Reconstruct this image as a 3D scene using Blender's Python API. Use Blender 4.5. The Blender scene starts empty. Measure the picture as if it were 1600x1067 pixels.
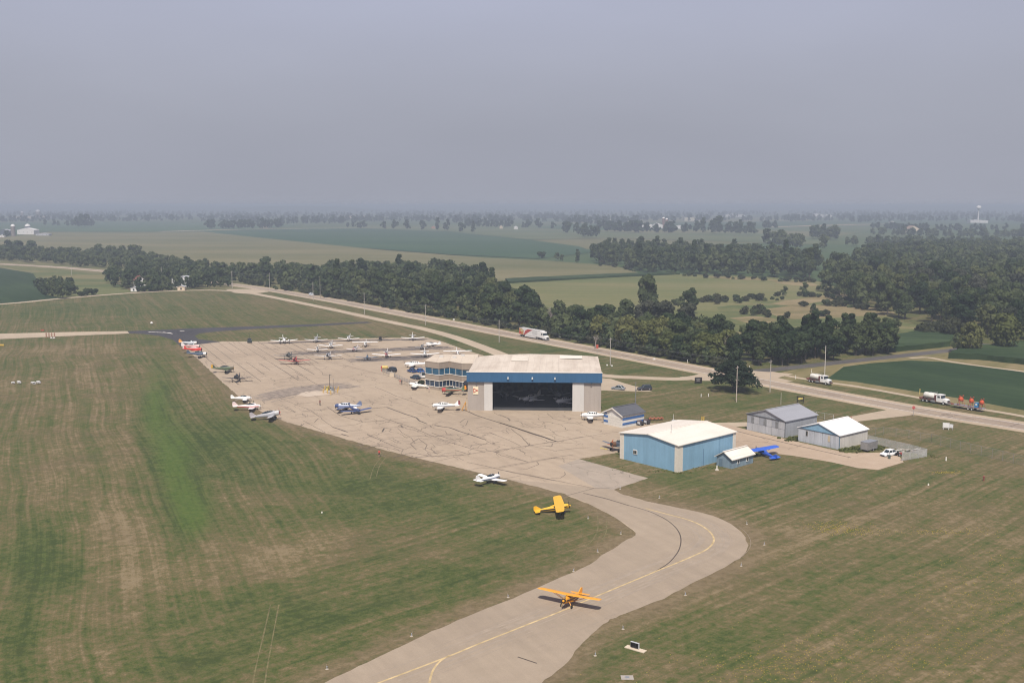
import bpy, bmesh, math, random
import numpy as np
from mathutils import Vector, Matrix
from mathutils.geometry import tessellate_polygon

random.seed(7)
R = math.radians
scene = bpy.context.scene
COL = scene.collection

# ------------------------------------------------------------------ camera
CAM_H, FOC = 60.0, 1600.0
PITCH = math.atan((533.5 - 320.0) / FOC)
cam_data = bpy.data.cameras.new('camera')
cam_data.sensor_width = 36.0
cam_data.lens = 36.0
cam_data.clip_start = 1.0
cam_data.clip_end = 60000.0
cam = bpy.data.objects.new('camera', cam_data)
cam.location = (0, 0, CAM_H)
cam.rotation_euler = (R(90) - PITCH, 0, 0)
COL.objects.link(cam)
scene.camera = cam

# ------------------------------------------------------------------ sky, sun, exposure
SUN_EL, SUN_AZ = R(57), R(184)          # the sun stands behind the camera
world = bpy.data.worlds.new('World')
scene.world = world
world.use_nodes = True
wn, wl = world.node_tree.nodes, world.node_tree.links
for n in list(wn):
    wn.remove(n)
sky = wn.new('ShaderNodeTexSky')
sky.sky_type = 'NISHITA'
sky.sun_disc = False
sky.sun_elevation = SUN_EL
sky.sun_rotation = SUN_AZ
sky.altitude = 300
sky.air_density = 1.0
sky.dust_density = 0.6
sky.ozone_density = 2.0
hs = wn.new('ShaderNodeHueSaturation')
hs.inputs['Saturation'].default_value = 0.42
tint = wn.new('ShaderNodeMix'); tint.data_type = 'RGBA'; tint.blend_type = 'MULTIPLY'
tint.inputs[0].default_value = 1.0
tint.inputs[7].default_value = (0.92, 0.87, 1.02, 1)
bg = wn.new('ShaderNodeBackground')
bg.inputs['Strength'].default_value = 0.08
out = wn.new('ShaderNodeOutputWorld')
wl.new(sky.outputs[0], hs.inputs['Color'])
wl.new(hs.outputs[0], tint.inputs[6])
# the smoke layer that lies along the whole horizon
tcw = wn.new('ShaderNodeTexCoord'); sxw = wn.new('ShaderNodeSeparateXYZ'); mrw = wn.new('ShaderNodeMapRange')
mrw.interpolation_type = 'SMOOTHSTEP'
for k_, v_ in ((1, 0.05), (2, 0.40), (3, 1.0), (4, 0.0)): mrw.inputs[k_].default_value = v_
smk = wn.new('ShaderNodeMix'); smk.data_type = 'RGBA'
smk.inputs[7].default_value = (2.78, 2.90, 3.42, 1)
wl.new(tcw.outputs['Generated'], sxw.inputs[0]); wl.new(sxw.outputs[2], mrw.inputs[0])
wl.new(mrw.outputs[0], smk.inputs[0]); wl.new(tint.outputs[2], smk.inputs[6])
# the smoke is a little uneven
nz = wn.new('ShaderNodeTexNoise'); nz.inputs['Scale'].default_value = 2.2; nz.inputs['Detail'].default_value = 5
mpw = wn.new('ShaderNodeMapping'); mpw.inputs['Scale'].default_value = (1, 1, 3.5)
wl.new(tcw.outputs['Generated'], mpw.inputs['Vector']); wl.new(mpw.outputs[0], nz.inputs['Vector'])
nr = wn.new('ShaderNodeMapRange')
for k_, v_ in ((1, 0.3), (2, 0.7), (3, 0.955), (4, 1.045)): nr.inputs[k_].default_value = v_
wl.new(nz.outputs['Fac'], nr.inputs[0])
un = wn.new('ShaderNodeVectorMath'); un.operation = 'SCALE'
wl.new(smk.outputs[2], un.inputs[0]); wl.new(nr.outputs[0], un.inputs[3])
wl.new(un.outputs[0], bg.inputs['Color'])
wl.new(bg.outputs[0], out.inputs['Surface'])

sun_data = bpy.data.lights.new('sun', 'SUN')
sun_data.energy = 3.6
sun_data.angle = R(0.8)
sun_data.color = (1.0, 0.93, 0.83)
sun = bpy.data.objects.new('sun', sun_data)
sdir = Vector((math.sin(SUN_AZ) * math.cos(SUN_EL), math.cos(SUN_AZ) * math.cos(SUN_EL), math.sin(SUN_EL)))
sun.rotation_euler = sdir.to_track_quat('Z', 'Y').to_euler()
sun.location = sdir * 500
COL.objects.link(sun)

scene.view_settings.view_transform = 'Standard'
scene.view_settings.look = 'None'
scene.view_settings.gamma = 1.0
scene.view_settings.use_curve_mapping = False
scene.view_settings.exposure = 0.70
scene.render.engine = 'CYCLES'
cy = scene.cycles
cy.max_bounces = 6
cy.diffuse_bounces = 2
cy.glossy_bounces = 2
cy.transmission_bounces = 2
cy.transparent_max_bounces = 16
cy.volume_bounces = 0
cy.use_denoising = True
cy.filter_width = 1.15

# ------------------------------------------------------------------ helpers
CP, SP = math.cos(PITCH), math.sin(PITCH)

def P(u, v, z=0.0):
    """where the sight line through the photo's pixel (u, v) meets the level z"""
    x, y = (u - 800.0) / FOC, -(v - 533.5) / FOC
    d = Vector((x, CP + y * SP, -SP + y * CP))
    t = (z - CAM_H) / d.z
    return Vector((d.x * t, d.y * t, z))

def G(pts, sx=1.0, ox=0.0, oy=0.0):
    """points read off an enlargement: scale sx, corner (ox, oy)"""
    return [(ox + x / sx, oy + y / sx) for x, y in pts]

MATS = {}
def mat(name, col, rough=0.7, metal=0.0, var=0.12, scale=1.5, spec=0.3, bump=0.0):
    if name in MATS:
        return MATS[name]
    m = bpy.data.materials.new(name)
    m.use_nodes = True
    nt = m.node_tree
    b = nt.nodes['Principled BSDF']
    b.inputs['Roughness'].default_value = rough
    b.inputs['Metallic'].default_value = metal
    b.inputs['Specular IOR Level'].default_value = spec
    tc = nt.nodes.new('ShaderNodeTexCoord')
    no = nt.nodes.new('ShaderNodeTexNoise')
    no.inputs['Scale'].default_value = scale
    no.inputs['Detail'].default_value = 5
    nt.links.new(tc.outputs['Object'], no.inputs['Vector'])
    rmp = nt.nodes.new('ShaderNodeValToRGB')
    e = rmp.color_ramp.elements
    e[0].position, e[1].position = 0.3, 0.7
    e[0].color = tuple(c * (1 - var) for c in col) + (1,)
    e[1].color = tuple(min(1, c * (1 + var)) for c in col) + (1,)
    nt.links.new(no.outputs['Fac'], rmp.inputs['Fac'])
    nt.links.new(rmp.outputs['Color'], b.inputs['Base Color'])
    if bump:
        bm = nt.nodes.new('ShaderNodeBump')
        bm.inputs['Strength'].default_value = bump
        nt.links.new(no.outputs['Fac'], bm.inputs['Height'])
        nt.links.new(bm.outputs['Normal'], b.inputs['Normal'])
    MATS[name] = m
    return m

def paint(col, rough=0.4, var=0.06):
    key = 'paint_%.3f_%.3f_%.3f_%.1f' % (*col, rough)
    return mat(key, col, rough, 0.0, var, 2.0, 0.4)

def glass(name='dark_glass', col=(0.02, 0.03, 0.035), rough=0.12):
    return mat(name, col, rough, 0.0, 0.05, 1.0, 0.6)

class MB:
    def __init__(self):
        self.v, self.f, self.mi, self.cur = [], [], [], 0
    def add(self, vs, fs):
        o = len(self.v)
        self.v += [tuple(p) for p in vs]
        for f in fs:
            self.f.append(tuple(i + o for i in f)); self.mi.append(self.cur)
        return self
    def box(self, c, s, rz=0.0, top=(1, 1)):
        sx, sy, sz = s[0] / 2, s[1] / 2, s[2] / 2
        ca, sa = math.cos(rz), math.sin(rz)
        vs = []
        for dz, kx, ky in ((-sz, 1, 1), (sz, top[0], top[1])):
            for dx, dy in ((-sx, -sy), (sx, -sy), (sx, sy), (-sx, sy)):
                x, y = dx * kx, dy * ky
                vs.append((c[0] + x * ca - y * sa, c[1] + x * sa + y * ca, c[2] + dz))
        return self.add(vs, [(3, 2, 1, 0), (4, 5, 6, 7), (0, 1, 5, 4), (1, 2, 6, 5), (2, 3, 7, 6), (3, 0, 4, 7)])
    def poly(self, pts):
        return self.add(pts, [tuple(range(len(pts)))])
    def rings(self, rings, cap=True):
        n = len(rings[0]); o = len(self.v)
        vs = [p for r in rings for p in r]
        fs = []
        for k in range(len(rings) - 1):
            for i in range(n):
                j = (i + 1) % n
                fs.append((k * n + i, k * n + j, (k + 1) * n + j, (k + 1) * n + i))
        if cap:
            fs.append(tuple(reversed(range(n))))
            fs.append(tuple((len(rings) - 1) * n + i for i in range(n)))
        return self.add(vs, fs)
    def tube(self, p0, p1, r0, r1=None, n=6):
        p0, p1 = Vector(p0), Vector(p1)
        r1 = r0 if r1 is None else r1
        d = (p1 - p0)
        if d.length < 1e-6:
            return self
        q = d.to_track_quat('Z', 'Y')
        rr = []
        for p, r in ((p0, r0), (p1, r1)):
            rr.append([p + q @ Vector((r * math.cos(2 * math.pi * i / n), r * math.sin(2 * math.pi * i / n), 0)) for i in range(n)])
        return self.rings(rr)
    def lathe(self, c, axis, prof, n=10):
        """prof: (offset along axis, radius)"""
        c, a = Vector(c), Vector(axis).normalized()
        q = a.to_track_quat('Z', 'Y')
        rr = [[c + a * t + q @ Vector((r * math.cos(2 * math.pi * i / n), r * math.sin(2 * math.pi * i / n), 0)) for i in range(n)] for t, r in prof]
        return self.rings(rr)
    def xform(self, M):
        self.v = [tuple(M @ Vector(p)) for p in self.v]
        return self
    def build(self, name, mats, parent=None, smooth=False, loc=None):
        me = bpy.data.meshes.new(name)
        me.from_pydata(self.v, [], self.f)
        if not isinstance(mats, (list, tuple)):
            mats = [mats]
        for m in mats:
            me.materials.append(m)
        for p, i in zip(me.polygons, self.mi):
            p.material_index = min(i, len(mats) - 1)
            p.use_smooth = smooth
        bm = bmesh.new(); bm.from_mesh(me)
        bmesh.ops.recalc_face_normals(bm, faces=bm.faces)
        bm.to_mesh(me); bm.free()
        if smooth:
            try:
                me.set_sharp_from_angle(angle=R(40))
            except Exception:
                pass
        o = bpy.data.objects.new(name, me)
        COL.objects.link(o)
        if parent is not None:
            o.parent = parent
        if loc is not None:
            o.location = loc
        return o

def tag(o, label=None, cat=None, group=None, kind=None):
    if label: o['label'] = label
    if cat: o['category'] = cat
    if group: o['group'] = group
    if kind: o['kind'] = kind
    return o

def thing(name, label, cat, loc, rz=0.0, group=None):
    o = bpy.data.objects.new(name, None)
    o.empty_display_size = 0.5
    o.location = (loc[0], loc[1], loc[2] if len(loc) > 2 else 0.0)
    o.rotation_euler = (0, 0, rz)
    COL.objects.link(o)
    return tag(o, label, cat, group)

def copy_thing(root, loc, rz=None, label=None, scale=None):
    r = root.copy(); COL.objects.link(r)
    r.location = (loc[0], loc[1], loc[2] if len(loc) > 2 else 0.0)
    if rz is not None: r.rotation_euler = (0, 0, rz)
    if label: r['label'] = label
    if scale: r.scale = scale
    for ch in root.children:
        c = ch.copy(); COL.objects.link(c); c.parent = r
        for g in ch.children:
            d = g.copy(); COL.objects.link(d); d.parent = c
    return r

def smooth_line(pts, k=4):
    pts = [Vector(p[:2]) for p in pts]
    if len(pts) < 3: return pts
    o = []
    for i in range(len(pts) - 1):
        p0, p1 = pts[max(i - 1, 0)], pts[i]
        p2, p3 = pts[i + 1], pts[min(i + 2, len(pts) - 1)]
        for j in range(k):
            t = j / k
            o.append(0.5 * ((2 * p1) + (p2 - p0) * t + (2 * p0 - 5 * p1 + 4 * p2 - p3) * t * t + (3 * p1 - p0 - 3 * p2 + p3) * t ** 3))
    o.append(pts[-1])
    return o

def flat_poly(mb, pts, z):
    vs = [Vector((p[0], p[1], z)) for p in pts]
    tris = tessellate_polygon([vs])
    fs = []
    for t in tris:
        a, b, c = (vs[i] for i in t)
        fs.append(tuple(t) if (b - a).cross(c - a).z > 0 else tuple(reversed(t)))
    mb.add(vs, fs)

def sheet(name, px, z, m, kind='structure', world_pts=False):
    pts = px if world_pts else [P(u, v) for u, v in px]
    mb = MB(); flat_poly(mb, pts, z)
    o = mb.build(name, m)
    o['kind'] = kind
    return o

def ribbon(mb, pts, w, z, w1=None):
    pts = [Vector(p[:2]) for p in pts]
    n = len(pts)
    L, Rr = [], []
    for i, p in enumerate(pts):
        d = (pts[min(i + 1, n - 1)] - pts[max(i - 1, 0)])
        if d.length < 1e-9: d = Vector((1, 0))
        d.normalize()
        nn = Vector((-d.y, d.x))
        ww = w if w1 is None else w + (w1 - w) * i / max(1, n - 1)
        L.append(p + nn * ww / 2); Rr.append(p - nn * ww / 2)
    vs = [(q.x, q.y, z) for q in L] + [(q.x, q.y, z) for q in Rr]
    mb.add(vs, [(n + i, n + i + 1, i + 1, i) for i in range(n - 1)])

# ------------------------------------------------------------------ ground materials
class NT:
    def __init__(self, name):
        self.m = bpy.data.materials.new(name); self.m.use_nodes = True
        self.t = self.m.node_tree
        self.b = self.t.nodes['Principled BSDF']
        self.b.inputs['Specular IOR Level'].default_value = 0.15
        self.b.inputs['Roughness'].default_value = 0.9
        g = self.t.nodes.new('ShaderNodeNewGeometry')
        self.pos = g.outputs['Position']
    def l(self, a, b): self.t.links.new(a, b)
    def mapping(self, rz=0.0, s=(1, 1, 1), vec=None):
        # rz turns the point first, then each axis is scaled
        n1 = self.t.nodes.new('ShaderNodeMapping'); n1.inputs['Rotation'].default_value = (0, 0, rz)
        self.l(vec or self.pos, n1.inputs['Vector'])
        n2 = self.t.nodes.new('ShaderNodeMapping'); n2.inputs['Scale'].default_value = s
        self.l(n1.outputs[0], n2.inputs['Vector'])
        return n2.outputs[0]
    def noise(self, scale, detail=4, rough=0.55, vec=None, dist=0.0):
        n = self.t.nodes.new('ShaderNodeTexNoise')
        n.inputs['Scale'].default_value = scale; n.inputs['Detail'].default_value = detail
        n.inputs['Roughness'].default_value = rough; n.inputs['Distortion'].default_value = dist
        self.l(vec or self.pos, n.inputs['Vector'])
        return n.outputs['Fac']
    def voro(self, scale, feature='F1', vec=None, out='Color', rnd=1.0):
        n = self.t.nodes.new('ShaderNodeTexVoronoi'); n.feature = feature
        n.inputs['Scale'].default_value = scale
        n.inputs['Randomness'].default_value = rnd
        self.l(vec or self.pos, n.inputs['Vector'])
        return n.outputs[out]
    def math(self, op, a, b=None, clamp=False):
        n = self.t.nodes.new('ShaderNodeMath'); n.operation = op; n.use_clamp = clamp
        for i, x in enumerate((a, b)):
            if x is None: continue
            if isinstance(x, (int, float)): n.inputs[i].default_value = x
            else: self.l(x, n.inputs[i])
        return n.outputs[0]
    def ramp(self, f, stops):
        n = self.t.nodes.new('ShaderNodeValToRGB'); e = n.color_ramp.elements
        while len(e) < len(stops): e.new(0.5)
        for x, (p, c) in zip(e, stops):
            x.position = p; x.color = (tuple(c) + (1,)) if not isinstance(c, (int, float)) else (c, c, c, 1)
        self.l(f, n.inputs[0]); return n.outputs[0]
    def mix(self, f, a, b, op='MIX'):
        n = self.t.nodes.new('ShaderNodeMix'); n.data_type = 'RGBA'; n.blend_type = op
        for k, x in ((0, f), (6, a), (7, b)):
            if isinstance(x, (int, float)): n.inputs[k].default_value = x
            elif isinstance(x, tuple): n.inputs[k].default_value = x + (1,) if len(x) == 3 else x
            else: self.l(x, n.inputs[k])
        return n.outputs[2]
    def attr(self, name):
        n = self.t.nodes.new('ShaderNodeAttribute'); n.attribute_name = name
        s = self.t.nodes.new('ShaderNodeSeparateColor'); self.l(n.outputs['Color'], s.inputs[0])
        return s.outputs
    def bump(self, h, st=0.3, d=0.1):
        n = self.t.nodes.new('ShaderNodeBump'); n.inputs['Strength'].default_value = st; n.inputs['Distance'].default_value = d
        self.l(h, n.inputs['Height']); self.l(n.outputs[0], self.b.inputs['Normal'])
    def done(self, col):
        self.l(col, self.b.inputs['Base Color']); return self.m

def grass_mat():
    k = NT('airfield_grass')
    at = k.attr('tone')
    big = k.noise(0.018, 5, 0.6, dist=0.8)
    med = k.noise(0.11, 6, 0.65, dist=0.5)
    fine = k.noise(0.8, 6, 0.72)
    wob = k.noise(0.03, 2)
    tw = k.t.nodes.new('ShaderNodeTexNoise'); tw.inputs['Scale'].default_value = 0.009
    k.l(k.pos, tw.inputs['Vector'])
    sc = k.t.nodes.new('ShaderNodeVectorMath'); sc.operation = 'SCALE'; sc.inputs[3].default_value = 12.0
    k.l(tw.outputs['Color'], sc.inputs[0])
    ad = k.t.nodes.new('ShaderNodeVectorMath'); ad.operation = 'ADD'
    k.l(k.pos, ad.inputs[0]); k.l(sc.outputs[0], ad.inputs[1])
    warped = ad.outputs[0]
    left = k.noise(1.0, 5, 0.6, k.mapping(R(68), (0.018, 0.42, 0.1), warped))
    right = k.noise(1.0, 5, 0.6, k.mapping(R(-42), (0.02, 0.38, 0.1), warped))
    nm = k.t.nodes.new('ShaderNodeMix'); nm.data_type = 'FLOAT'
    k.l(at[2], nm.inputs[0]); k.l(left, nm.inputs[2]); k.l(right, nm.inputs[3])
    stripe = nm.outputs[0]
    l2 = k.noise(1.0, 3, 0.6, k.mapping(R(66), (0.012, 1.15, 0.1), warped)); r2 = k.noise(1.0, 3, 0.6, k.mapping(R(-44), (0.012, 1.05, 0.1), warped))
    n2 = k.t.nodes.new('ShaderNodeMix'); n2.data_type = 'FLOAT'
    k.l(at[2], n2.inputs[0]); k.l(l2, n2.inputs[2]); k.l(r2, n2.inputs[3])
    grit = k.noise(3.6, 5, 0.75)
    clump = k.noise(0.42, 8, 0.78, dist=0.4)
    spot = k.noise(1.35, 4, 0.7)
    d = k.math('ADD', at[0], k.math('MULTIPLY', k.math('SUBTRACT', stripe, 0.5), 0.9))
    d = k.math('ADD', d, k.math('MULTIPLY', k.math('SUBTRACT', n2.outputs[0], 0.5), 1.25))
    d = k.math('ADD', d, k.math('MULTIPLY', k.math('SUBTRACT', med, 0.5), 1.0))
    d = k.math('ADD', d, k.math('MULTIPLY', k.math('SUBTRACT', big, 0.5), 0.55))
    d = k.math('ADD', d, k.math('MULTIPLY', k.math('SUBTRACT', grit, 0.5), 1.2))
    d = k.math('ADD', d, k.math('MULTIPLY', k.math('SUBTRACT', clump, 0.5), 1.4))
    d = k.math('ADD', d, k.math('MULTIPLY', k.math('SUBTRACT', fine, 0.5), 1.7), True)
    col = k.ramp(d, [(0.0, (0.042, 0.06, 0.017)), (0.3, (0.071, 0.088, 0.025)), (0.55, (0.108, 0.096, 0.04)), (0.8, (0.145, 0.113, 0.056)), (1.0, (0.205, 0.158, 0.09))])
    br = k.ramp(k.noise(0.055, 6, 0.7, dist=0.6), [(0.46, 0.0), (0.66, 0.5)])
    col = k.mix(k.math('MULTIPLY', br, k.math('MINIMUM', k.math('MULTIPLY', at[0], 1.2), 1.0)), col, (0.115, 0.085, 0.048))
    col = k.mix(k.ramp(spot, [(0.60, 0.0), (0.70, 0.4)]), col, (0.038, 0.044, 0.016))
    lu = k.math('MULTIPLY', at[1], k.math('ADD', 0.55, k.math('MULTIPLY', stripe, 0.8)), True)
    col = k.mix(k.ramp(k.math('ADD', lu, k.math('MULTIPLY', k.math('SUBTRACT', k.math('ADD', k.math('MULTIPLY', clump, .6), k.math('MULTIPLY', n2.outputs[0], .4)), 0.5), 1.7)), [(0.22, 0.0), (0.7, 0.8)]), col, k.mix(k.ramp(fine, [(.35, 0.0), (.65, 1.0)]), (0.052, 0.094, 0.017), (0.085, 0.12, 0.027)))
    vg = k.t.nodes.new('ShaderNodeAttribute'); vg.attribute_name = 'verge'
    vf = k.math('MULTIPLY', vg.outputs['Fac'], k.ramp(k.math('ADD', k.math('MULTIPLY', clump, .6), k.math('MULTIPLY', med, .4)), [(0.36, 0.15), (0.6, 1.0)]))
    col = k.mix(vf, col, k.mix(k.ramp(fine, [(.35, 0.0), (.65, 1.0)]), (0.118, 0.088, 0.05), (0.185, 0.142, 0.085)))
    fl = k.noise(2.3, 6, 0.75)
    col = k.mix(0.4, col, k.ramp(fl, [(0.25, 0.6), (0.75, 1.0)]), 'MULTIPLY')
    k.bump(fine, 0.5, 0.25)
    return k.done(col)

def concrete_mat(name, cols, crack=0.5, drift=1.0):
    k = NT(name)
    k.b.inputs['Roughness'].default_value = 0.8
    big = k.noise(0.03, 5, 0.6)
    med = k.noise(0.35, 6, 0.65)
    fine = k.noise(4.0, 4, 0.7)
    f = k.math('ADD', k.math('MULTIPLY', big, 0.6), k.math('MULTIPLY', med, 0.4))
    col = k.ramp(f, [(0.32, cols[0]), (0.52, cols[1]), (0.72, cols[2])])
    col = k.mix(0.35, col, k.ramp(fine, [(0.3, 0.72), (0.7, 1.0)]), 'MULTIPLY')
    st = k.noise(0.5, 5, 0.7, k.mapping(R(62), (0.05, 0.8, 1)))
    col = k.mix(0.3, col, k.ramp(st, [(0.35, 0.7), (0.6, 1.0)]), 'MULTIPLY')
    if crack:
        tw = k.t.nodes.new('ShaderNodeTexNoise'); tw.inputs['Scale'].default_value = 0.25; tw.inputs['Detail'].default_value = 3
        k.l(k.pos, tw.inputs['Vector'])
        sc = k.t.nodes.new('ShaderNodeVectorMath'); sc.operation = 'SCALE'; sc.inputs[3].default_value = 4.0
        k.l(tw.outputs['Color'], sc.inputs[0])
        ad = k.t.nodes.new('ShaderNodeVectorMath'); ad.operation = 'ADD'
        k.l(k.pos, ad.inputs[0]); k.l(sc.outputs[0], ad.inputs[1])
        e = k.voro(0.16, 'DISTANCE_TO_EDGE', k.mapping(R(62), (0.6, 1.0, 1), ad.outputs[0]), 'Distance', 0.8)
        line = k.ramp(e, [(0.008, 1.0), (0.02, 0.0)])
        gate = k.ramp(k.noise(0.05, 3), [(0.46, 0.0), (0.58, 1.0)])
        lm = k.math('MULTIPLY', k.math('MULTIPLY', line, gate), crack)
        col = k.mix(lm, col, (0.085, 0.066, 0.052))
    return k.done(col)

def crop_mat(name, c0, c1, c2, ang=0.0, row=0.0, big=0.01):
    k = NT(name)
    n1 = k.noise(big, 5, 0.6, k.mapping(ang, (0.35, 1, 1)))
    n2 = k.noise(0.25, 4, 0.65)
    n3 = k.noise(1.0, 3, 0.6, k.mapping(ang, (0.006, 0.16, 1)))
    f = k.math('ADD', k.math('MULTIPLY', n1, 0.5), k.math('ADD', k.math('MULTIPLY', n2, 0.2), k.math('MULTIPLY', n3, 0.3)))
    col = k.ramp(f, [(0.41, c0), (0.5, c1), (0.59, c2)])
    if row:
        w = k.t.nodes.new('ShaderNodeTexWave'); w.inputs['Scale'].default_value = 1.0; w.inputs['Distortion'].default_value = 0.6
        k.l(k.mapping(ang, (0.02, row, 1)), w.inputs['Vector']); w.bands_direction = 'Y'
        col = k.mix(0.4, col, k.ramp(w.outputs['Fac'], [(0.2, 0.55), (0.7, 1.0)]), 'MULTIPLY')
    k.bump(n2, 0.6, 0.4)
    return k.done(col)

def country_mat():
    """far farmland: a patchwork of fields"""
    k = NT('far_farmland')
    mp = k.mapping(R(32), (1, 0.45, 1))
    v = k.voro(0.0016, 'F1', mp, 'Color', 0.75)
    s = k.t.nodes.new('ShaderNodeSeparateColor'); k.l(v, s.inputs[0])
    n = k.noise(0.004, 4)
    f = k.math('ADD', k.math('MULTIPLY', s.outputs[0], 0.8), k.math('MULTIPLY', n, 0.2))
    col = k.ramp(f, [(0.0, (0.03, 0.062, 0.028)), (0.3, (0.045, 0.075, 0.03)), (0.45, (0.07, 0.09, 0.035)), (0.62, (0.13, 0.12, 0.06)), (0.8, (0.05, 0.08, 0.03)), (1.0, (0.17, 0.14, 0.08))])
    return k.done(col)

M_GRASS = grass_mat()
M_CONC = concrete_mat('apron_concrete', [(0.30, 0.238, 0.176), (0.37, 0.294, 0.216), (0.42, 0.34, 0.256)], 0.75)
M_TAXI = concrete_mat('taxiway_concrete', [(0.266, 0.215, 0.162), (0.31, 0.25, 0.187), (0.35, 0.285, 0.214)], 0.0)
M_PATCH = concrete_mat('old_apron_concrete', [(0.25, 0.215, 0.175), (0.33, 0.275, 0.22), (0.38, 0.32, 0.26)], 0.5)
M_ROAD = concrete_mat('highway_surface', [(0.25, 0.198, 0.155), (0.30, 0.24, 0.185), (0.34, 0.275, 0.215)], 0.0)
M_SHOULDER = concrete_mat('gravel_shoulder', [(0.34, 0.27, 0.19), (0.4, 0.315, 0.225), (0.46, 0.37, 0.27)], 0.0)
M_LANE = concrete_mat('service_road_surface', [(0.34, 0.27, 0.2), (0.4, 0.325, 0.24), (0.46, 0.375, 0.28)], 0.0)
M_TAR = concrete_mat('dark_asphalt', [(0.045, 0.043, 0.047), (0.06, 0.057, 0.06), (0.085, 0.08, 0.08)], 0.0)
M_TARGREY = concrete_mat('grey_asphalt', [(0.075, 0.07, 0.07), (0.095, 0.088, 0.085), (0.13, 0.118, 0.11)], 0.0)
M_SEAL = mat('crack_sealant', (0.075, 0.058, 0.046), 0.7, 0, 0.3, 3)
M_SEALF = mat('weathered_sealant', (0.16, 0.125, 0.098), 0.8, 0, 0.3, 3)
M_YELLOW = mat('yellow_marking', (0.43, 0.325, 0.175), 0.8, 0, 0.3, .8)
M_WHITEL = mat('white_marking', (0.62, 0.58, 0.53), 0.7, 0, 0.2, 1.2)

# ------------------------------------------------------------------ ground sheets
far_mb = MB(); flat_poly(far_mb, [(-26000, -400), (26000, -400), (26000, 26000), (-26000, 26000)], -0.6)
tag(far_mb.build('ground', country_mat()), kind='structure')

BLOBS = [  # photo place, reach, how dry, how lush
    (40, 600, 60, 60, .22, 0), (150, 570, 60, 40, .25, 0), (60, 740, 80, 70, .2, 0), (150, 640, 50, 50, .18, 0), (195, 700, 14, 70, .3, 0),
    (120, 690, 20, 60, .1, .0), (45, 565, 18, 40, -.2, .25), (250, 590, 22, 55, -.15, .35), (238, 650, 22, 50, -.2, .5), (272, 720, 30, 60, -.25, .75), (300, 800, 34, 45, -.25, .75),
    (55, 880, 70, 75, -.35, .3), (190, 830, 60, 50, .3, 0), (230, 900, 110, 45, .3, 0), (440, 870, 110, 28, .35, 0), (160, 960, 80, 30, .15, 0),
    (30, 1010, 50, 40, -.15, .2), (370, 690, 80, 36, -.3, .3), (540, 755, 140, 22, -.28, .25), (700, 800, 110, 22, -.2, .2), (460, 960, 120, 40, -.28, .25), (700, 900, 120, 25, -.12, .1),
    (620, 850, 100, 24, .16, 0), (420, 780, 60, 24, .15, 0), (330, 1040, 90, 25, -.15, .2), (900, 850, 60, 20, .1, 0),
    (330, 610, 40, 30, .12, 0), (110, 545, 120, 8, .2, 0), (40, 548, 40, 10, .2, 0),
    (1090, 757, 60, 10, -.3, .2), (1050, 745, 60, 10, -.2, .2), (1160, 780, 60, 12, -.2, .15), (1020, 768, 50, 7, .2, 0), (1250, 830, 140, 30, .05, 0), (1180, 880, 40, 40, .1, 0),
    (1480, 880, 160, 22, -.22, .15), (1250, 950, 90, 35, -.15, .1), (1080, 1000, 90, 40, -.25, .22), (930, 1035, 50, 30, -.2, .2), (1450, 790, 120, 18, .1, 0), (1540, 750, 60, 8, -.15, .15),
    (1100, 900, 60, 30, .05, 0), (1240, 720, 60, 14, -.1, .1), (1470, 700, 90, 12, -.1, 0), (1250, 640, 80, 8, -.05, 0), (1120, 640, 90, 8, -.05, .05), (1060, 615, 60, 7, .15, 0),
    (990, 632, 40, 4, .15, 0), (960, 637, 18, 8, -.2, .2), (1000, 575, 90, 6, -.15, .1), (880, 545, 140, 8, -.22, .12), (700, 530, 60, 6, -.2, .2), (560, 515, 70, 5, .22, 0), (480, 480, 90, 6, .15, 0), (640, 520, 40, 5, .2, 0),
    (430, 470, 60, 4, .18, 0), (520, 492, 60, 5, .22, 0), (580, 508, 60, 6, .25, 0), (640, 528, 50, 5, .2, 0),
    (380, 520, 60, 6, .12, .05), (150, 485, 150, 10, -.15, .1), (300, 490, 120, 8, .02, 0), (60, 510, 80, 5, .15, 0), (1420, 660, 60, 6, -.1, 0)]

PAVE_EDGES = [
    G([(283, 540), (310, 562), (340, 590), (385, 630), (415, 647), (450, 660), (520, 680), (600, 703), (700, 727), (790, 748), (880, 771), (920, 787), (960, 808), (985, 824), (993, 832), (990, 838), (975, 846), (950, 862), (910, 888), (860, 908), (800, 935), (700, 975), (600, 1022), (505, 1067)]),
    G([(958, 765), (975, 773), (1010, 783), (1060, 793), (1105, 803), (1135, 815), (1158, 831), (1168, 848), (1165, 863), (1150, 876), (1110, 897), (1070, 917), (1035, 935), (985, 955), (955, 968), (930, 985), (905, 1010), (880, 1040), (845, 1067)])]

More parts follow.
